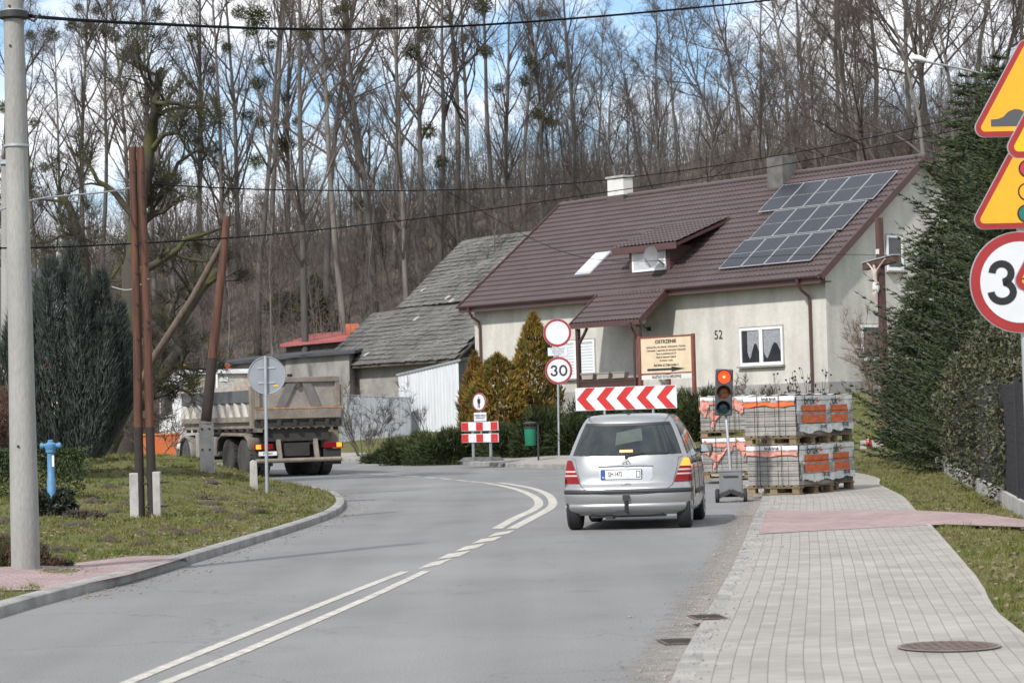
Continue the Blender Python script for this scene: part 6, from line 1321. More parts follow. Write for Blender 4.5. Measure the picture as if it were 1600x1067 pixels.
# ---------------------------------------------------------------- bare trees
bark = mat('grey_bark', (.118, .107, .094), .95, var=.35, vs=1.5, stretch=(2, 2, .3), rand=.3, bump=.4, bs=8)
twig = mat('bare_twigs', (.096, .08, .07), .95, rand=.25, spec=.1)
barkd = mat('dark_mossy_bark', (.045, .038, .03), .95, col2=(.060, .062, .018), vs=1.6, lo=.46, hi=.62, bump=.5, bs=8)
mistm = mat('mistletoe_leaf', (.075, .075, .022), .8, col2=(.04, .045, .014), vs=1.2, lo=.4, hi=.6, rand=.35, spec=.2)
def nrm3(v):
    l_ = math.sqrt(v[0] ** 2 + v[1] ** 2 + v[2] ** 2) + 1e-9; return (v[0] / l_, v[1] / l_, v[2] / l_)
class Grow:
    def __init__(s, seed): s.r = random.Random(seed); s.S = []; s.tips = []
    def branch(s, p, d, ln, r0, lv, cfg):
        r = s.r; n_ = cfg['seg'][lv]; st = ln / n_; path = [p]
        for i in range(n_):
            j = cfg['wob'][lv]; t = cfg['trop'][lv]
            d = nrm3((d[0] + r.gauss(0, j), d[1] + r.gauss(0, j), d[2] + r.gauss(0, j) + t)); q_ = (p[0] + d[0] * st, p[1] + d[1] * st, p[2] + d[2] * st)
            ra, rb = r0 * (1 - .85 * i / n_), r0 * (1 - .85 * (i + 1) / n_); s.S.append((p, q_, max(ra, .006), max(rb, .004), lv)); p = q_; path.append((p, d))
        if lv + 1 < len(cfg['num']):
            for k in range(cfg['num'][lv + 1]):
                f_ = r.uniform(cfg['from'][lv], .98) * n_; i = min(int(f_), n_ - 1); b_, dd = path[i + 1]; a_ = path[i] if i == 0 else path[i][0]
                t = f_ - i; o = tuple(a_[q_] + (b_[q_] - a_[q_]) * t for q_ in range(3))
                rv = nrm3((r.gauss(0, 1), r.gauss(0, 1), r.gauss(0, 1))); dot = sum(rv[q_] * dd[q_] for q_ in range(3)); rv = nrm3(tuple(rv[q_] - dd[q_] * dot for q_ in range(3)))
                an = cfg['ang'][lv + 1] * r.uniform(.7, 1.25); c_, s_ = math.cos(an), math.sin(an)
                nd = tuple(dd[q_] * c_ + rv[q_] * s_ for q_ in range(3)); fr = f_ / n_
                s.branch(o, nd, ln * cfg['len'][lv + 1] * (1 - .55 * fr) * r.uniform(.7, 1.2), max(r0 * .5 * (1 - .6 * fr), .008), lv + 1, cfg)
    def mesh(s, extra=3, tl=(.25, .7), minlv=1, twr=.006):
        A = np.array([x[0] for x in s.S]); B = np.array([x[1] for x in s.S]); ra = np.array([x[2] for x in s.S]); rb = np.array([x[3] for x in s.S]); lv = np.array([x[4] for x in s.S])
        top = lv.max(); m0 = (lv >= minlv) & (lv < top); out_ = []
        if m0.any(): out_.append(segs(A[m0], B[m0], ra[m0], rb[m0], 5))
        m1 = lv == top; out_.append(segs(A[m1], B[m1], ra[m1], rb[m1], 3))
        if extra:
            a, b_ = np.repeat(A[m1], extra, 0), np.repeat(B[m1], extra, 0); k = len(a); t = NP.random((k, 1)); o = a + (b_ - a) * t; d = (b_ - a); d /= np.linalg.norm(d, axis=1, keepdims=True) + 1e-9
            d = d + NP.normal(size=(k, 3)) * .55 + [0, 0, .3]; d /= np.linalg.norm(d, axis=1, keepdims=True); L2 = NP.uniform(tl[0], tl[1], (k, 1)); out_.append(segs(o, o + d * L2, np.full(k, twr), np.full(k, twr * .5), 3))
        V, F2, o = [], [], 0
        for v, f in out_: V.append(v); F2.append(f + o); o += len(v)
        return np.concatenate(V), np.concatenate(F2)
CFG = {
 'poplar': dict(num=[1, 26, 6, 5], seg=[12, 5, 3, 2], wob=[.02, .09, .16, .2], trop=[.02, .09, .07, .05], **{'from': [.22, .15, .1]}, ang=[0, .62, .6, .6], len=[1, .30, .42, .5]),
 'tall':   dict(num=[1, 19, 7, 5], seg=[12, 6, 3, 2], wob=[.03, .12, .2, .25], trop=[.03, .07, .05, .04], **{'from': [.4, .2, .1]}, ang=[0, .75, .7, .7], len=[1, .34, .42, .5]),
 'spread': dict(num=[1, 12, 8, 7], seg=[8, 7, 4, 2], wob=[.06, .15, .2, .25], trop=[.03, .07, .05, .03], **{'from': [.25, .2, .1]}, ang=[0, .75, .7, .7], len=[1, .62, .42, .45]),
 'sapling': dict(num=[1, 16, 7], seg=[8, 4, 2], wob=[.05, .13, .2], trop=[.03, .08, .05], **{'from': [.15, .1]}, ang=[0, .6, .7], len=[1, .38, .4]),
}
def proto(kind, seed, H, r0):
    g = Grow(seed); g.branch((0, 0, -.3), (0, 0, 1), H, r0, 0, CFG[kind])
    tr = [s_ for s_ in g.S if s_[4] == 0]; m_ = MB(); pts = [tr[0][0]] + [s_[1] for s_ in tr]; rad = [r0 * 1.25] + [max(s_[3], .02) for s_ in tr]; m_.tube(pts, rad, 8)
    me1 = m_.build('trunk', bark, smooth=180); V, F2 = g.mesh(2 if kind != 'sapling' else 4, (.3, .9) if kind != 'sapling' else (.2, .6), 1, .0055); me2 = raw('crown', V, F2, twig)
    d1, d2 = me1.data, me2.data; bpy.data.objects.remove(me1); bpy.data.objects.remove(me2); return d1, d2, H
PR = {k: [proto(k, 100 + 17 * i + len(k), H, r_) for i in range(n_)] for k, n_, H, r_ in (('poplar', 4, 26, .2), ('tall', 3, 25, .2), ('spread', 4, 17, .17), ('sapling', 4, 9, .07))}
LBL = {'poplar': 'tall straight bare tree with steep branches on the wooded slope', 'tall': 'tall bare tree with a long clear trunk on the wooded slope', 'spread': 'bare spreading tree with a broad twiggy crown on the slope', 'sapling': 'thin bare young tree among the woodland undergrowth'}
GRP = {'poplar': 'straight tall trees of the wood', 'tall': 'clear trunked tall trees of the wood', 'spread': 'spreading trees of the wood', 'sapling': 'young trees of the wood'}
TREES = []
def tree(kind, px, d, hgt=None, vi=None, yaw=None, lean_=0.0):
    p = D(px, 600, d); p.z = hz(p.x, p.y) - .2; k = vi if vi is not None else rnd.randrange(len(PR[kind])); d1, d2, H = PR[kind][k]; s = (hgt or H) / H
    o = empty('bare_tree', p, yaw if yaw is not None else rnd.uniform(0, 6.28), LBL[kind], 'tree', GRP[kind]); o.scale = (s, s, s)
    if lean_: o.rotation_euler[1] = lean_
    for nm, me in (('trunk', d1), ('crown', d2)): c = bpy.data.objects.new(nm, me); COL.objects.link(c); c.parent = o
    TREES.append((px, d, o, kind)); return o
for px, d, h in ((-35, 128, 25), (12, 140, 26), (58, 150, 24), (102, 125, 23), (132, 158, 27), (160, 145, 25), (205, 150, 27), (250, 138, 26), (283, 128, 26), (318, 152, 28), (352, 140, 27), (380, 155, 28), (402, 133, 27), (430, 150, 28), (458, 160, 27), (482, 126, 30), (512, 140, 29), (546, 130, 29), (575, 155, 28), (592, 136, 30), (622, 150, 28), (642, 128, 27), (668, 158, 28), (690, 138, 28), (716, 150, 29), (745, 140, 27), (775, 160, 27), (800, 145, 25), (826, 150, 23), (858, 158, 22), (905, 150, 24)):
    tree(rnd.choice(('poplar', 'poplar', 'tall')), px + rnd.uniform(-4, 4), d, (h - 3.5) * rnd.uniform(.94, 1.05))
for px, d, h in ((875, 165, 13), (915, 140, 14), (945, 160, 14), (985, 135, 15.5), (1015, 158, 14), (1040, 145, 16), (1075, 165, 15), (1105, 140, 17), (1140, 155, 17), (1165, 135, 17), (1200, 150, 18), (1235, 140, 19), (1265, 160, 20), (1290, 130, 20), (1322, 150, 21), (1355, 138, 22), (1385, 155, 23), (1412, 128, 22), (1440, 145, 24), (1462, 125, 23), (1490, 140, 24), (1520, 130, 24), (1550, 145, 24), (1585, 128, 24), (1620, 140, 24), (1660, 135, 24), (1335, 170, 22), (1180, 175, 16), (960, 175, 13), (1450, 175, 23), (1535, 160, 24), (840, 175, 15)):
    tree('spread' if rnd.random() < .72 else 'tall', px + rnd.uniform(-5, 5), d, (h - 2.2) * rnd.uniform(.92, 1.06))
for i in range(145):
    px = -60 + 1700 * (i + rnd.random()) / 145; d = rnd.uniform(118, 185) if px > 560 else rnd.uniform(105, 180)
    if 430 < px < 760 and d < 128: d += 25
    tree('sapling', px, d, rnd.uniform(5.5, 11))
# mistletoe balls sit in the crowns of the tall trees
mv = []
for k in range(3):
    C = NP.normal(size=(620, 3)); C /= np.linalg.norm(C, axis=1, keepdims=True); rr = NP.uniform(.1, 1, (620, 1)) ** .6; Dn = C + NP.normal(size=C.shape) * .6
    V, F2 = leaves(C * rr * [1, 1, .9] * .85, Dn, .34, .036); o = raw('mistletoe', V, F2, mistm); mv.append(o.data); bpy.data.objects.remove(o)
ML = [(48, 55, 8), (80, 55, 12), (112, 40, 10), (137, 47, 15), (165, 45, 9), (178, 58, 10), (202, 83, 10), (216, 100, 9), (123, 13, 7), (152, 16, 8), (375, 20, 12), (402, 28, 18), (392, 48, 11), (423, 70, 9), (408, 96, 8), (404, 130, 11), (388, 180, 10), (480, 50, 13), (510, 98, 11), (448, 152, 8), (512, 153, 9), (407, 192, 9), (450, 225, 13), (435, 240, 11), (540, 45, 10), (528, 18, 9), (600, 35, 10), (597, 5, 9), (618, 17, 10), (577, 45, 7), (663, 55, 13), (642, 82, 13), (567, 110, 8), (754, 8, 14), (686, 115, 7), (760, 82, 10), (779, 138, 8), (670, 205, 13), (690, 255, 11), (623, 220, 9), (826, 97, 10), (820, 126, 9), (878, 103, 7), (839, 178, 10), (860, 190, 10), (53, 192, 8), (5, 168, 10), (400, 252, 12), (560, 318, 11), (245, 18, 7), (300, 60, 8), (726, 60, 7), (465, 190, 8), (635, 150, 7), (28, 250, 9), (330, 110, 9), (70, 262, 8), (540, 12, 8), (845, 20, 8), (700, 30, 8), (355, 75, 8)]
for (x, y, r_) in ML:
    c = [t for t in TREES if t[3] != 'sapling' and t[3] != 'spread']; t = min(c, key=lambda q_: abs(q_[0] - x) + abs(q_[1] - 140) * .25)
    o = t[2]; P = D(x, y, t[1]); o['label'] = 'tall bare tree with round green mistletoe balls in its crown'; o['group'] = 'mistletoe trees of the wood'
    mo = bpy.data.objects.new('mistletoe', rnd.choice(mv)); COL.objects.link(mo); mo.parent = o
    M4 = Matrix.Translation(o.location) @ o.rotation_euler.to_matrix().to_4x4() @ Matrix.Scale(o.scale[0], 4); mo.location = M4.inverted() @ P; s = r_ / F * t[1] * 1.3 / o.scale[0]; mo.scale = (s, s, s)
# undergrowth: stems and brambles over the slope
A, B, RA, RB = [], [], [], []
N_ = 26000
X = NP.uniform(-62, 75, N_); Y = 108 + 90 * NP.random(N_) ** 1.15
keep = ~((X < 20) & (X > -8) & (Y < 118)) & ~((X > -16) & (X < -3) & (Y < 127)) & (np.abs(X) < Y * .30); X, Y = X[keep], Y[keep]; Z = height(X, Y); k = len(X)
d = np.c_[NP.normal(0, .22, k), NP.normal(0, .22, k), np.ones(k)]; d /= np.linalg.norm(d, axis=1, keepdims=True); hgt = (1.2 + 6.0 * NP.random(k) ** 1.5)[:, None]; o = np.c_[X, Y, Z - .1]; e = o + d * hgt
V, F2 = segs(o, e, np.full(k, .02), np.full(k, .006), 3); VV, FF, off = [V], [F2], len(V)
rep = 9; oo = np.repeat(o, rep, 0); ee = np.repeat(e, rep, 0); t = NP.uniform(.2, 1, (k * rep, 1)); b0 = oo + (ee - oo) * t; dd = np.c_[NP.normal(0, .6, (k * rep, 2)), NP.uniform(.1, .9, k * rep)]; dd /= np.linalg.norm(dd, axis=1, keepdims=True); V, F2 = segs(b0, b0 + dd * NP.uniform(.4, 1.5, (k * rep, 1)), np.full(k * rep, .008), np.full(k * rep, .004), 3)
VV.append(V); FF.append(F2 + off)
brm = mat('undergrowth_stems', (.165, .145, .127), .95, var=.45, vs=.22, spec=.1)
tag(raw('undergrowth', np.concatenate(VV), np.concatenate(FF), brm), 'leafless brown undergrowth covering the wooded slope behind the house', 'undergrowth', kind='stuff')

# old gnarled trees on the left
def gnarled(name, label, path, r0, r1, nb, blen, seed, drop=.0, seg2=True):
    base = D(*path[0]); base.z = hz(base.x, base.y); o = empty(name, base, 0, label, 'tree'); P = [D(*q_) - base for q_ in path]; P[0] = Vector((P[0].x, 0, -.3)); k = len(P)
    sm_ = []
    for i in range(k - 1):
        a, b_, c_, d_ = P[max(i - 1, 0)], P[i], P[i + 1], P[min(i + 2, k - 1)]
        for q_ in range(4): t = q_ / 4; sm_.append(.5 * ((2 * b_) + (c_ - a) * t + (2 * a - 5 * b_ + 4 * c_ - d_) * t * t + (3 * b_ - a - 3 * c_ + d_) * t ** 3) + Vector((rnd.gauss(0, .02), 0, rnd.gauss(0, .02))))
    sm_.append(P[-1]); n_ = len(sm_); m_ = MB(); m_.tube(sm_, [r0 + (r1 - r0) * i / (n_ - 1) + rnd.uniform(-.012, .012) for i in range(n_)], 10); m_.build('trunk', barkd, o, smooth=180)
    g = Grow(seed); cfg = dict(num=[1, 1, 5, 4, 4], seg=[1, 9, 6, 4, 2], wob=[.1, .26, .28, .28, .28], trop=[0, .05 - drop, .04 - drop, .05, .04], **{'from': [.1, .15, .1, .1]}, ang=[0, .9, .85, .75, .7], len=[1, 1, .66, .62, .6])
    for i in range(nb):
        t = (.28 + .72 * (i + rnd.random()) / nb) * (n_ - 1); j = min(int(t), n_ - 2); p = sm_[j].lerp(sm_[j + 1], t - j); a = rnd.uniform(0, 6.28)
        g.branch(tuple(p), nrm3((math.cos(a) * 1.0, math.sin(a) * .7, rnd.uniform(.0, .8))), blen * (1 - .45 * t / n_) * rnd.uniform(.7, 1.2), (r0 + (r1 - r0) * t / n_) * .5, 1, cfg)
    V, F2 = g.mesh(2, (.15, .5), 1, .0055); raw('crown', V, F2, barkd, o); return o
gnarled('gnarled_tree', 'dark gnarled old tree rising behind the twin wooden poles', [(196, 715, 58), (203, 600, 58), (206, 480, 58), (212, 380, 58.5), (222, 300, 58), (236, 215, 58), (243, 160, 57.5), (252, 108, 58)], .34, .07, 15, 2.9, 5)
gnarled('mossy_tree', 'mossy leaning tree trunk bending right towards the truck', [(140, 712, 60), (180, 640, 60), (225, 590, 60.5), (265, 535, 61), (300, 470, 61.5), (345, 420, 62)], .27, .10, 9, 2.4, 9, .02)
gnarled('mossy_tree', 'second mossy trunk leaning below the first, ending at the wooden brace', [(150, 735, 57), (190, 665, 57), (235, 612, 57.3), (285, 540, 57.6)], .2, .12, 6, 1.9, 12, .03)
gnarled('gnarled_tree', 'crooked dark fruit tree between the column juniper and the poles', [(100, 720, 66), (110, 560, 66), (135, 440, 66), (118, 350, 66), (95, 300, 66)], .22, .08, 9, 2.6, 21)

# bare shrubs
seedm0 = mat('dark_twigs', (.06, .048, .04), .9)
def bare_shrub(px, py, d, hgt, label, n_stem=9, seed=1, m=twig, spread=.35, z=None):
    p = D(px, py, d); p.z = hz(p.x, p.y) if z is None else z; o = empty('bare_shrub', p, 0, label, 'shrub'); g = Grow(seed); cfg = dict(num=[1, 6, 5], seg=[5, 3, 2], wob=[.1, .2, .25], trop=[.03, .03, .02], **{'from': [.25, .1]}, ang=[0, .6, .6], len=[1, .42, .5])
    for k in range(n_stem): a = rnd.uniform(0, 6.28); g.branch((.1 * math.cos(a), .1 * math.sin(a), -.1), nrm3((spread * math.cos(a), spread * math.sin(a), 1)), hgt * rnd.uniform(.7, 1.1), .018, 0, cfg)
    V, F2 = g.mesh(3, (.1, .3), 0, .004); raw('branches', V, F2, m, o); return o
bare_shrub(568, 690, 93, 3.2, 'bare dark shrub in front of the grey metal fence', 8, 31)
bare_shrub(590, 690, 92, 2.2, 'lower bare shrub right of the taller one at the metal fence', 6, 32)
bare_shrub(672, 650, 92, 2.6, 'bare shrub in front of the bright metal shed', 2, 33, seedm0)
bare_shrub(1366, 560, 76, 3.0, 'pale bare bush against the gable wall beside the cross', 14, 34, mat('pale_twigs', (.16, .115, .09), .9), .3)
bare_shrub(1172, 622, 78, 1.6, 'low bare bush against the house front above the left pallets', 10, 35, twig, .8)
bare_shrub(915, 640, 79, 1.5, 'small bare shrub at the house front beside the chevron board', 6, 37)
bare_shrub(240, 690, 55, 1.6, 'small bare thorny shrub just left of the truck cab', 4, 38, twig, .6)
bare_shrub(222, 690, 66, 3.2, 'tangled bare shrub behind the orange skip', 12, 39, twig, .5)
bare_shrub(206, 690, 70, 3.4, 'brown bare bush between the leaning trunks and the skip', 12, 40, mat('brown_twigs', (.14, .10, .08), .9), .4)
bare_shrub(14, 705, 44, 1.5, 'red stemmed bare bush behind the clipped hedge', 14, 41, mat('reddish_twigs', (.13, .07, .055), .9), .25)
# dried perennials by the wall
seedm = mat('dry_seed_heads', (.035, .027, .022), .9)
def dried(px, py, d, label, n_, hgt):
    p = D(px, py, d); p.z = hz(p.x, p.y); o = empty('dried_plant', p, 0, label, 'plant'); m_ = MB(); hd_ = MB()
    for k in range(n_):
        x, y = rnd.gauss(0, .3), rnd.gauss(0, .2); h_ = hgt * rnd.uniform(.55, 1.15); lx = x * rnd.uniform(.3, 1.2); tp = (x + lx, y, h_); m_.tube([(x, y, -.1), (x + lx * .4, y, h_ * .6), tp], .008, 4, cap=False)
        for q_ in range(rnd.randint(2, 5)): c = (tp[0] + rnd.gauss(0, .09), tp[1] + rnd.gauss(0, .06), tp[2] - rnd.uniform(0, .35)); hd_.lathe([(0, -.03), (.032, -.01), (.03, .02), (0, .04)], 6, c); m_.bar((tp[0], tp[1], tp[2] - .3), c, .006, .006)
    m_.build('stems', seedm, o); hd_.build('seed_heads', seedm, o)['kind'] = 'stuff'
dried(1245, 612, 74, 'dried dark seed heads standing above the near pallets', 16, 1.55); dried(1280, 612, 74.5, 'sparse dried stems beside the brown downpipe', 9, 1.5); dried(1205, 612, 75, 'low dried plant left of the taller seed heads', 7, .9)

# ---------------------------------------------------------------- evergreens
sprm = mat('spruce_needles', (.030, .047, .019), .75, col2=(.064, .082, .026), vs=.9, lo=.45, hi=.7, fine=.3, fs=3, spec=.25)
def spruce_mesh(seed, H, Rb, dens=1.0):
    r = random.Random(seed); C, Dd, Ln = [], [], []; A, B, ra, rb = [], [], [], []
    nw = int(H * 7)
    for w_ in range(nw):
        t = (w_ + r.random()) / nw; z = .1 + t * (H - .25); Lb = Rb * (1 - t) ** .75 + .12
        for b_ in range(r.randint(6, 9)):
            a = r.uniform(0, 6.28); L2 = Lb * r.uniform(.6, 1.15); up_ = .35 * t - .12 + r.uniform(-.08, .1); p = np.array([0, 0, z]); d = np.array([math.cos(a), math.sin(a), up_]); ns = max(3, int(L2 / .16)); st = L2 / ns
            for i in range(ns):
                q_ = p + d * st; A.append(p); B.append(q_); ra.append(.016 * (1 - i / ns) + .004); rb.append(.016 * (1 - (i + 1) / ns) + .004)
                if i >= ns * .15:
                    for sd_ in (-1, 1):
                        sl_ = (.10 + .38 * (1 - i / ns) * min(1, L2)) * r.uniform(.6, 1.2); side_ = np.array([-math.sin(a) * sd_, math.cos(a) * sd_, 0]) * .8 + d * .65 + np.array([0, 0, r.uniform(-.25, .05)]); side_ /= np.linalg.norm(side_); nb = max(2, int(sl_ / .038 * dens))
                        for j in range(nb):
                            c = p + side_ * sl_ * (j / nb) + np.array([0, 0, -.03 * j / nb]); C.append(c); Dd.append(side_ + np.array([r.gauss(0, .4), r.gauss(0, .4), r.gauss(.1, .35)])); Ln.append(r.uniform(.07, .13))
                            C.append(c); Dd.append(side_ + np.array([r.gauss(0, .5), r.gauss(0, .5), r.gauss(0, .35)])); Ln.append(r.uniform(.06, .11))
                C.append(q_); Dd.append(d + np.array([r.gauss(0, .3), r.gauss(0, .3), r.gauss(.1, .3)])); Ln.append(.12)
                d = d + np.array([0, 0, .05]); p = q_
    V, F2 = leaves(np.array(C), np.array(Dd), np.array(Ln) * 1.15, .0155)
    V2, F3 = segs(np.array(A), np.array(B), np.array(ra), np.array(rb), 4); return V, F2, V2, F3
SP = [spruce_mesh(3, 8.2, 2.75), spruce_mesh(8, 5.6, 2.1)]
SPM = []
for V, F2, V2, F3 in SP:
    a = raw('crown', V, F2, sprm); b_ = raw('limbs', V2, F3, bark); SPM.append((a.data, b_.data)); bpy.data.objects.remove(a); bpy.data.objects.remove(b_)
def spruce(px, d, k, s, label, sz=1.0):
    p = D(px, 700, d); p.z = hz(p.x, p.y) - .05; o = empty('spruce_tree', p, rnd.uniform(0, 6.28), label, 'tree'); o.scale = (s, s, s * sz); H = (8.2, 5.6)[k]
    m_ = MB(); m_.tube([(0, 0, -.2), (.02, 0, H * .5), (0, 0, H - .1)], [.14, .08, .015], 8); t = m_.build('trunk', bark, o, smooth=180); 
    for nm, me in (('crown', SPM[k][0]), ('limbs', SPM[k][1])): c = bpy.data.objects.new(nm, me); COL.objects.link(c); c.parent = o
spruce(1532, 58, 0, 1.12, 'tallest dark spruce standing right of the house gable'); spruce(1476, 56, 1, 1.05, 'smaller spruce overlapping the cross with its lower branches', .95)
spruce(1580, 54, 0, 1.12, 'tall spruce partly hidden behind the warning signs'); spruce(1618, 50, 0, 1.05, 'spruce at the far right edge behind the round sign'); spruce(1500, 51, 1, .75, 'low young spruce behind the end of the concrete plinth', .9)
spruce(1548, 49, 1, .8, 'short spruce filling the gap behind the leafy fence shrubs'); spruce(1440, 58, 1, .8, 'lowest young spruce beside the flower vase')
def cloud(N_, fn, ln, wd, upb=.6, out=.6, jit=.5):                # leaves over a shape: fn(N) -> centres, outward directions
    C, O = fn(N_); Dn = O * out + NP.normal(size=C.shape) * jit + [0, 0, upb]; return leaves(C, Dn, NP.uniform(ln * .6, ln * 1.3, N_), wd)
def ell(rx, ry, rz_, lump=.25, z0=None, clumps=30, shell=.5):
    def f(N_):
        cd = NP.normal(size=(clumps, 3)); cd /= np.linalg.norm(cd, axis=1, keepdims=True); cr_ = NP.uniform(1 - lump, 1 + lump, clumps)
        u = NP.normal(size=(N_, 3)); u /= np.linalg.norm(u, axis=1, keepdims=True); nn = np.argmax(u @ cd.T, 1); near = np.max(u @ cd.T, 1)
        r_ = cr_[nn] * (near ** 3) * (shell + (1 - shell) * NP.random(N_) ** .4); C = u * r_[:, None] * [rx, ry, rz_]; C[:, 2] += rz_ if z0 is None else z0; m = C[:, 2] < 0; C[m, 2] = np.abs(C[m, 2]) * .3; return C, u
    return f
def cone(R0, H, lump=.2, seed=0, pw=.8):
    def f(N_):
        t = NP.random(N_) ** 1.3; a = NP.uniform(0, 6.28, N_); ph = NP.uniform(0, 6.28, 6)
        r_ = R0 * (np.sin(np.pi * np.clip(t * .86 + .16, 0, 1)) ** pw) * (1 + lump * np.sin(a * 3 + ph[0] + t * 7) * np.sin(t * 17 + ph[1] + a) + NP.normal(0, .07, N_)) * (.55 + .45 * NP.random(N_) ** .35)
        C = np.c_[r_ * np.cos(a), r_ * np.sin(a), t * H]; return C, np.c_[np.cos(a), np.sin(a), .2 * np.ones(N_)]
    return f
gold = mat('golden_thuja', (.19, .12, .022), .8, col2=(.06, .075, .02), vs=1.7, lo=.47, hi=.66, fine=.25, fs=5, spec=.2); gold2 = mat('rusty_thuja', (.19, .10, .024), .8, col2=(.085, .075, .02), vs=2.2, lo=.45, hi=.62, fine=.25, fs=5, spec=.2)
junm = mat('dark_juniper', (.032, .044, .016), .8, col2=(.07, .08, .027), vs=1.3, lo=.48, hi=.7, fine=.3, fs=4, spec=.2); jung = mat('grey_juniper', (.045, .056, .050), .85, col2=(.075, .084, .076), vs=1.6, lo=.45, hi=.65, fine=.3, fs=4, spec=.15, stretch=(1.4, 1.4, .35))
def bush(name, label, cat, px, py, d, gen, N_, ln, wd, m, upb=.6, out=.6, jit=.5, core=None, group=None, stem=True):
    p = D(px, py, d); p.z = hz(p.x, p.y) - .03; o = empty(name, p, 0, label, cat, group); V, F2 = cloud(N_, gen, ln, wd, upb, out, jit); raw('foliage', V, F2, m, o)
    if stem: m_ = MB(); m_.tube([(0, 0, -.1), (.02, 0, .5)], [.06, .03], 6); m_.build('stem', barkd, o)
    return o
zpx = 80 / F
bush('thuja_tree', 'orange tinged thuja nearest the barn, left of the other two', 'thuja', 744, 640, 81, cone(.55, 3.7, .2), 7000, .2, .028, gold2, .9, .5, .35)
bush('thuja_tree', 'low broad thuja between the taller two, above the barrier', 'thuja', 781, 690, 80, cone(1.0, 3.6, .28, pw=.55), 12000, .2, .03, gold, .6, .6, .45)
bush('thuja_tree', 'tallest golden thuja beside the empty red ring sign', 'thuja', 838, 670, 81, cone(.8, 4.5, .2), 11000, .2, .03, gold, .9, .5, .35)
for i, (px, d, rx, rz_, n_, lb_) in enumerate(((612, 86, 1.2, .34, 4500, 'low dark juniper at the left end of the bank, by the road'), (655, 82, 1.6, .6, 7500, 'wide dark juniper sloping down beside the metal shed'), (708, 80, 1.4, .85, 7500, 'dark juniper just behind the roadworks barrier'), (800, 78.5, 1.2, .85, 7000, 'dark juniper between the low thuja and the litter bin'), (850, 77.5, 1.1, .95, 7000, 'dark juniper behind the 30 sign post'), (908, 77, 1.3, .85, 7000, 'dark juniper behind the left half of the chevron board'), (975, 77, 1.5, .85, 7500, 'dark juniper behind the silver car roof'), (1045, 76, 1.2, .95, 7000, 'dark juniper under the notice board'), (1098, 75, .9, .95, 6000, 'dark juniper between notice board and traffic signal'))):
    bush('juniper_bush', lb_, 'juniper', px, 690, d, ell(rx, rx * .7, rz_, .35, rz_ * .6, 34), n_, .26, .02, junm, .55, .9, .5, group='junipers along the bank')
def spires(N_):
    r = random.Random(4); C, O = [], []; tips = [(0, 0, 4.2, .46), (-.55, .1, 3.5, .42), (.5, .1, 3.7, .42), (.85, 0, 3.1, .36), (-.9, 0, 3.0, .34), (.2, -.4, 3.6, .4), (-.3, -.4, 3.9, .42), (.62, -.35, 2.9, .36), (-.7, -.3, 2.6, .34), (.95, .1, 2.5, .26), (-.92, .1, 2.3, .24)]
    for (x, y, h_, r_) in tips:
        k = N_ // len(tips); t = NP.random(k) ** .85; a = NP.uniform(0, 6.28, k); rr = r_ * np.clip(1.05 - t, .02, 1) ** .55 * (.65 + .35 * NP.random(k)); f_ = .42 + .58 * np.clip(t * 2.0, 0, 1); z = .35 + t * (h_ - .35)
        C.append(np.c_[x * f_ + rr * np.cos(a) * f_, y * f_ + rr * np.sin(a) * f_, z]); O.append(np.c_[np.cos(a) * .4 + x * .25, np.sin(a) * .4, np.ones(k)])
    C, O = np.concatenate(C), np.concatenate(O); return C, O
p = D(118, 750, 44); p.z = hz(p.x, p.y); o = empty('juniper_tree', p, 0, 'large grey green column juniper with many upright tips, behind the hydrant', 'juniper')
C, O = spires(34000); V, F2 = leaves(C, O + NP.normal(size=C.shape) * .22, NP.uniform(.1, .22, len(C)), .012); raw('foliage', V, F2, jung, o)
m_ = MB(); m_.tube([(0, 0, -.2), (.02, 0, .5), (0, 0, 2)], [.13, .12, .05], 8); 
for a in (0, 1.3, 2.6, 3.9, 5.2): m_.tube([(0, 0, .2), (.4 * math.cos(a), .3 * math.sin(a), .7), (.7 * math.cos(a), .4 * math.sin(a), 1.8)], [.06, .05, .02], 6)
m_.build('trunk', bark, o, smooth=180)
bush('juniper_bush', 'dark column of juniper half hidden behind the concrete pole', 'juniper', 30, 750, 46, cone(.42, 3.1, .2), 5500, .2, .014, jung, 1.2, .4, .3)
hgm = mat('hedge_green', (.022, .042, .010), .8, col2=(.045, .065, .016), vs=2, fine=.3, fs=6)
def boxhedge(N_):
    C = np.c_[NP.uniform(-2.4, 1.1, N_), NP.uniform(-.4, .4, N_), NP.random(N_) ** .5 * .85]; C[:, 2] *= 1 + .08 * np.sin(C[:, 0] * 5); fr = NP.random(N_) < .6; C[fr, 1] = -.4 + NP.normal(0, .03, fr.sum()); return C, np.c_[np.zeros(N_), -np.ones(N_), .4 * np.ones(N_)]
bush('hedge', 'clipped green hedge behind the concrete pole at the left edge', 'hedge', 30, 780, 39, boxhedge, 12000, .07, .014, hgm, .2, .5, .8)
ivym = mat('ivy_leaf', (.022, .028, .016), .6, col2=(.10, .085, .06), vs=9, lo=.6, hi=.72)
o = bush('ivy_bush', 'mound of dark ivy around the foot of the blue hydrant', 'ivy', 85, 792, 34.6, ell(.36, .32, .3, .2, .12, 20, .75), 5200, .06, .022, ivym, -.35, .9, .6, stem=False); 
bush('ivy_bush', 'low trailing tail of dry ivy right of the hydrant mound', 'ivy', 125, 792, 34.2, ell(.42, .3, .13, .3, .02, 16, .6), 1800, .06, .018, mat('dry_ivy', (.07, .055, .045), .8, var=.4, vs=9), .2, .8, .6, stem=False)
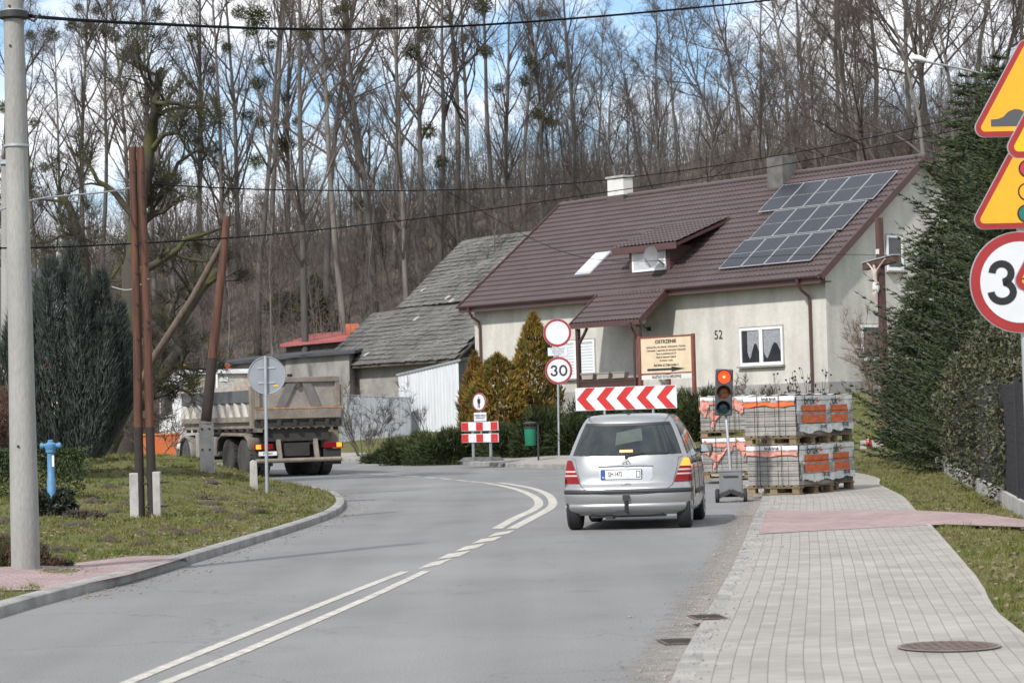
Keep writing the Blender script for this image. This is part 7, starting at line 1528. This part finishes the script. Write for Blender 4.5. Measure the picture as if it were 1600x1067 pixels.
bush('heather_clump', 'low reddish and green heather at the foot of the concrete pole', 'plant', 12, 882, 24.6, ell(.55, .35, .26, .35, .06, 24, .6), 5200, .08, .008, mat('heather', (.05, .055, .018), .85, col2=(.11, .055, .04), vs=6, lo=.45, hi=.6), .9, .5, .5, stem=False)
shm = mat('brown_green_leaf', (.042, .05, .018), .6, col2=(.085, .062, .038), vs=3.5, lo=.48, hi=.66, fine=.3, fs=9)
for (px, d, rx, h_, n_, lb_) in ((1572, 40, 1.0, 1.75, 12000, 'tall brownish leafy shrub behind the mesh fence'), (1645, 34, 1.0, 1.5, 10000, 'leafy shrub at the right edge behind the mesh fence'), (1530, 47, .8, 1.4, 8000, 'dense dark shrub at the far end of the mesh fence')):
    p = D(px, 700, d); p2 = bush('leafy_shrub', lb_, 'shrub', px, 700, d, ell(rx, rx * .8, h_, .25, h_ * .75, 60, .6), n_, .075, .022, shm, .1, .6, .9)
def ground_hit(px, py):
    for d in np.arange(112, 230, .5):
        p = D(px, py, d)
        if hz(p.x, p.y) >= p.z: return d
    return 150
for k, (px, py, s) in enumerate(((500, 522, .75), (445, 505, .6), (488, 478, .6))):
    d = ground_hit(px, py)
    bush('evergreen_bush', ['dark green bush among the undergrowth above the red roof', 'yellow green bush in the undergrowth left of the red roof', 'olive bush highest on the slope above the red roof'][k], 'bush', px, py, d, ell(1.8 * s, 1.5 * s, 1.3 * s, .35, None, 30), 3500, .3, .05, mat('bush_green', (.04, .052, .016), .85, col2=(.11, .10, .02), vs=.8, lo=.5, hi=.65))

# ---------------------------------------------------------------- lawn details
def scatter(N_, x0, x1, y0, y1, ok):
    Y = 1 / NP.uniform(1 / y1, 1 / y0, N_); X = NP.uniform(x0, x1, N_); m = ok(X, Y); return X[m], Y[m]
A_x, A_y = scatter(260000, -15, 14, 13.5, 85, lambda X, Y: (np.abs(X) < Y * .225 + .5) & (((side(X, Y, KL) < -.2) & (Y < 62)) | ((side(X, Y, KO) > .03) & (X < np.interp(Y, [10, 30, 56, 90], [6.0, 6.9, 10, 16])))))
pinkpoly = [G(x, y, .14) for x, y in LP]
def inpoly(X, Y, poly):
    c = np.zeros(X.shape, bool)
    for i in range(len(poly)):
        a, b_ = poly[i], poly[i - 1]; m = ((a[1] > Y) != (b_[1] > Y)) & (X < (b_[0] - a[0]) * (Y - a[1]) / (b_[1] - a[1] + 1e-12) + a[0]); c ^= m
    return c
drv = [G(x, y, .07) for x, y in ((1186, 833), (1456, 819), (1600, 829), (1680, 834), (1680, 824), (1600, 815), (1540, 808), (1430, 795), (1197, 796))]
m = ~inpoly(A_x, A_y, pinkpoly) & ~inpoly(A_x, A_y, drv); A_x, A_y = A_x[m], A_y[m]
A_z = height(A_x, A_y); k = len(A_x); dn = np.c_[NP.normal(0, .55, (k, 2)), np.ones(k)]; sc_ = np.clip(A_y / 30, .7, 2.2)
V, F2 = leaves(np.c_[A_x, A_y, A_z - .005], dn, NP.uniform(.025, .07, k) * np.sqrt(sc_), .0042 * sc_)
grm = mat('grass_blade', (.105, .125, .028), .85, col2=(.165, .14, .062), vs=.55, lo=.42, hi=.66, fine=.4, fs=30, spec=.2)
nt_ = 5200; ti = NP.integers(0, k, nt_); per_ = 16; tz = np.repeat(NP.uniform(.6, 1.5, nt_), per_); cx_ = np.repeat(A_x[ti], per_) + NP.normal(0, .035, nt_ * per_); cy_ = np.repeat(A_y[ti], per_) + NP.normal(0, .035, nt_ * per_)
V3, F3 = leaves(np.c_[cx_, cy_, height(cx_, cy_) - .005], np.c_[NP.normal(0, .6, (len(cx_), 2)), np.ones(len(cx_))], NP.uniform(.04, .10, len(cx_)) * tz, .0048 * np.clip(cy_ / 30, .7, 2.2))
V, F2 = np.r_[V, V3], np.r_[F2, F3 + len(V)]
li = NP.integers(0, k, 5000); V3, F3 = leaves(np.c_[A_x[li], A_y[li], A_z[li] + .03], np.c_[NP.normal(0, 1, (5000, 2)), NP.uniform(-.2, .4, 5000)], NP.uniform(.03, .07, 5000), .014)
tag(raw('leaf_litter', V3, F3, mat('dead_leaf', (.13, .085, .045), .9, col2=(.22, .18, .13), vs=12)), 'dead leaves and straw scattered over the verges', 'leaf litter', kind='stuff')
tag(raw('grass', V, F2, grm), 'short patchy spring grass on the verges and bank', 'grass', kind='stuff')
# daisies and litter on the right verge, stones and grit along the right kerb
gx_ = []
t = NP.random(7500); s_ = np.r_[0, np.cumsum(np.linalg.norm(np.diff(KR, axis=0), axis=1))]; u = s_[1] + t ** .8 * (np.interp(48, KR[:40, 1], s_[:40])); px_, py_ = np.interp(u, s_, KR[:, 0]), np.interp(u, s_, KR[:, 1]); ofs = np.abs(NP.normal(0, .17, len(t))) * np.where(NP.random(len(t)) < .85, -1, .8)
X, Y = px_ + ofs, py_; Zb = np.where(ofs < 0, .003, .066); sz = NP.uniform(.003, .009, len(X)) * np.where(NP.random(len(X)) < .03, 2.2, 1)
big = [(1125, 968, .045), (1090, 975, .03), (1058, 1003, .03), (1130, 866, .03), (1175, 800, .03), (1205, 828, .03), (1200, 824, .025)]
O8 = np.array([[1, 0, 0], [-1, 0, 0], [0, 1, 0], [0, -1, 0], [0, 0, .8], [0, 0, -.5]]); F8 = np.array([[0, 2, 4], [2, 1, 4], [1, 3, 4], [3, 0, 4], [2, 0, 5], [1, 2, 5], [3, 1, 5], [0, 3, 5]])
t2 = NP.random(900); u2 = NP.integers(20, 34, 900)
C = np.c_[X, Y, Zb]; sz = np.r_[sz]; k = len(C); V = (C[:, None] + O8[None] * sz[:, None, None] * NP.uniform(.6, 1.4, (k, 1, 3)) + NP.normal(0, .001, (k, 6, 3))).reshape(-1, 3); F2 = (F8[None] + (np.arange(k) * 6)[:, None, None]).reshape(-1, 3)
tag(raw('gravel', V, F2, mat('grit', (.33, .30, .26), .95, col2=(.2, .185, .165), vs=40)), 'loose grit and gravel along the right kerb', 'gravel', kind='stuff')
KLn = normals2(KL); ii = NP.integers(12, 46, 2200); of = NP.uniform(-.9, .25, 2200); C = np.c_[KL[ii] + KLn[ii] * of[:, None] + NP.normal(0, .2, (2200, 2)), np.zeros(2200)]
sd_ = side(C[:, 0], C[:, 1], KL); C[:, 2] = np.where(sd_ < -.2, height(C[:, 0], C[:, 1]) + .004, .003); C = C[(sd_ > .03) | (sd_ < -.2)]; k = len(C); sz = NP.uniform(.006, .018, k); V = (C[:, None] + O8[None] * sz[:, None, None] * NP.uniform(.6, 1.4, (k, 1, 3))).reshape(-1, 3); F2 = (F8[None] + (np.arange(k) * 6)[:, None, None]).reshape(-1, 3)
tag(raw('gravel', V, F2, mat('pale_grit', (.30, .25, .20), .95, col2=(.13, .105, .085), vs=40)), 'pale grit on the bare verge inside the bend', 'gravel', kind='stuff')
# sandy dust washed along the right kerb
dust = mat('sandy_dust', (.27, .25, .22), .95, var=.25, vs=6, fine=.2, fs=80)
n = dust.node_tree.nodes; l = dust.node_tree.links; b = n['Principled BSDF']; tcn = n.new('ShaderNodeTexCoord'); sp_ = n.new('ShaderNodeSeparateXYZ'); l.new(tcn.outputs['UV'], sp_.inputs[0])
nz = n.new('ShaderNodeTexNoise'); nz.inputs['Scale'].default_value = 5; nz.inputs['Detail'].default_value = 8; nz.inputs['Roughness'].default_value = .75; l.new(tcn.outputs['Object'], nz.inputs['Vector'])
ma = n.new('ShaderNodeMath'); ma.operation = 'MULTIPLY_ADD'; ma.inputs[1].default_value = -1.15; l.new(sp_.outputs['X'], ma.inputs[0]); l.new(nz.outputs['Fac'], ma.inputs[2])
mr = n.new('ShaderNodeMapRange'); mr.inputs['From Min'].default_value = .12; mr.inputs['From Max'].default_value = .42; l.new(ma.outputs[0], mr.inputs['Value']); mr.inputs['To Max'].default_value = .8; l.new(mr.outputs[0], b.inputs['Alpha'])
kr_ = KR[4:44]; nk = normals2(kr_); tag(strip_sheet('dust', dust, kr_, kr_ - nk * .75, lambda i: .002, lambda i: .002, 4), 'sandy dust washed along the right kerb', 'dust', kind='stuff')
# molehills
soil = mat('dark_soil', (.05, .04, .029), .95, col2=(.085, .069, .05), vs=9, bump=.9, bs=22, fine=.3, fs=30)
MV = []
for q_ in range(4):
    bm = bmesh.new(); bmesh.ops.create_icosphere(bm, subdivisions=4, radius=1); ph = [rnd.uniform(0, 6) for _ in range(6)]
    for v in bm.verts:
        x, y, z = v.co; n_ = .18 * math.sin(5 * x + ph[0]) * math.sin(4 * y + ph[1]) + .12 * math.sin(11 * x + ph[2] + 7 * z) * math.sin(13 * y + ph[3]) + .08 * math.sin(23 * z + 19 * x + ph[4]) + rnd.uniform(-.05, .05)
        r_ = math.hypot(x, y); v.co = (x * (1 + n_ * .5), y * (1 + n_ * .5), max(z, -.15) * .62 * (1 - .3 * r_) + n_ * .4 * (z > -.1))
    for _ in range(46):
        a, q2 = rnd.uniform(0, 6.28), rnd.uniform(.6, 1.5); s2 = rnd.uniform(.04, .13); mt = Matrix.Translation((q2 * math.cos(a), q2 * math.sin(a), s2 * .3 + max(0, .35 - .3 * q2))) @ Matrix.Rotation(rnd.uniform(0, 3), 4, 'X'); bmesh.ops.create_icosphere(bm, subdivisions=1, radius=s2, matrix=mt)
    me = bpy.data.meshes.new('molehill'); bm.to_mesh(me); bm.free(); me.materials.append(soil); MV.append(me)
for (x, y) in [(185, 740), (291, 741), (315, 739), (327, 757), (169, 762), (309, 778), (346, 781), (374, 788), (327, 789), (341, 800), (368, 810), (89, 800), (146, 785), (118, 822), (201, 789), (256, 792), (262, 829), (169, 845), (221, 837), (83, 861), (116, 859), (89, 873), (224, 851), (275, 836), (303, 833), (335, 823), (8, 818), (12, 843), (394, 792), (455, 775), (430, 768), (400, 800), (180, 800)]:
    p = G(x, y, .3)
    for _ in range(8): p = G(x, y, hz(p.x, p.y) * .5 + p.z * .5)
    o = bpy.data.objects.new('molehill', rnd.choice(MV)); COL.objects.link(o); s = rnd.uniform(.10, .17); o.location = (p.x, p.y, hz(p.x, p.y) - .01); o.rotation_euler[2] = rnd.uniform(0, 6.28); o.scale = (s * rnd.uniform(1, 1.6), s, s * rnd.uniform(.7, 1.1)); tag(o, 'small mound of dark crumbly earth thrown up in the left lawn', 'molehill', 'molehills in the left lawn')
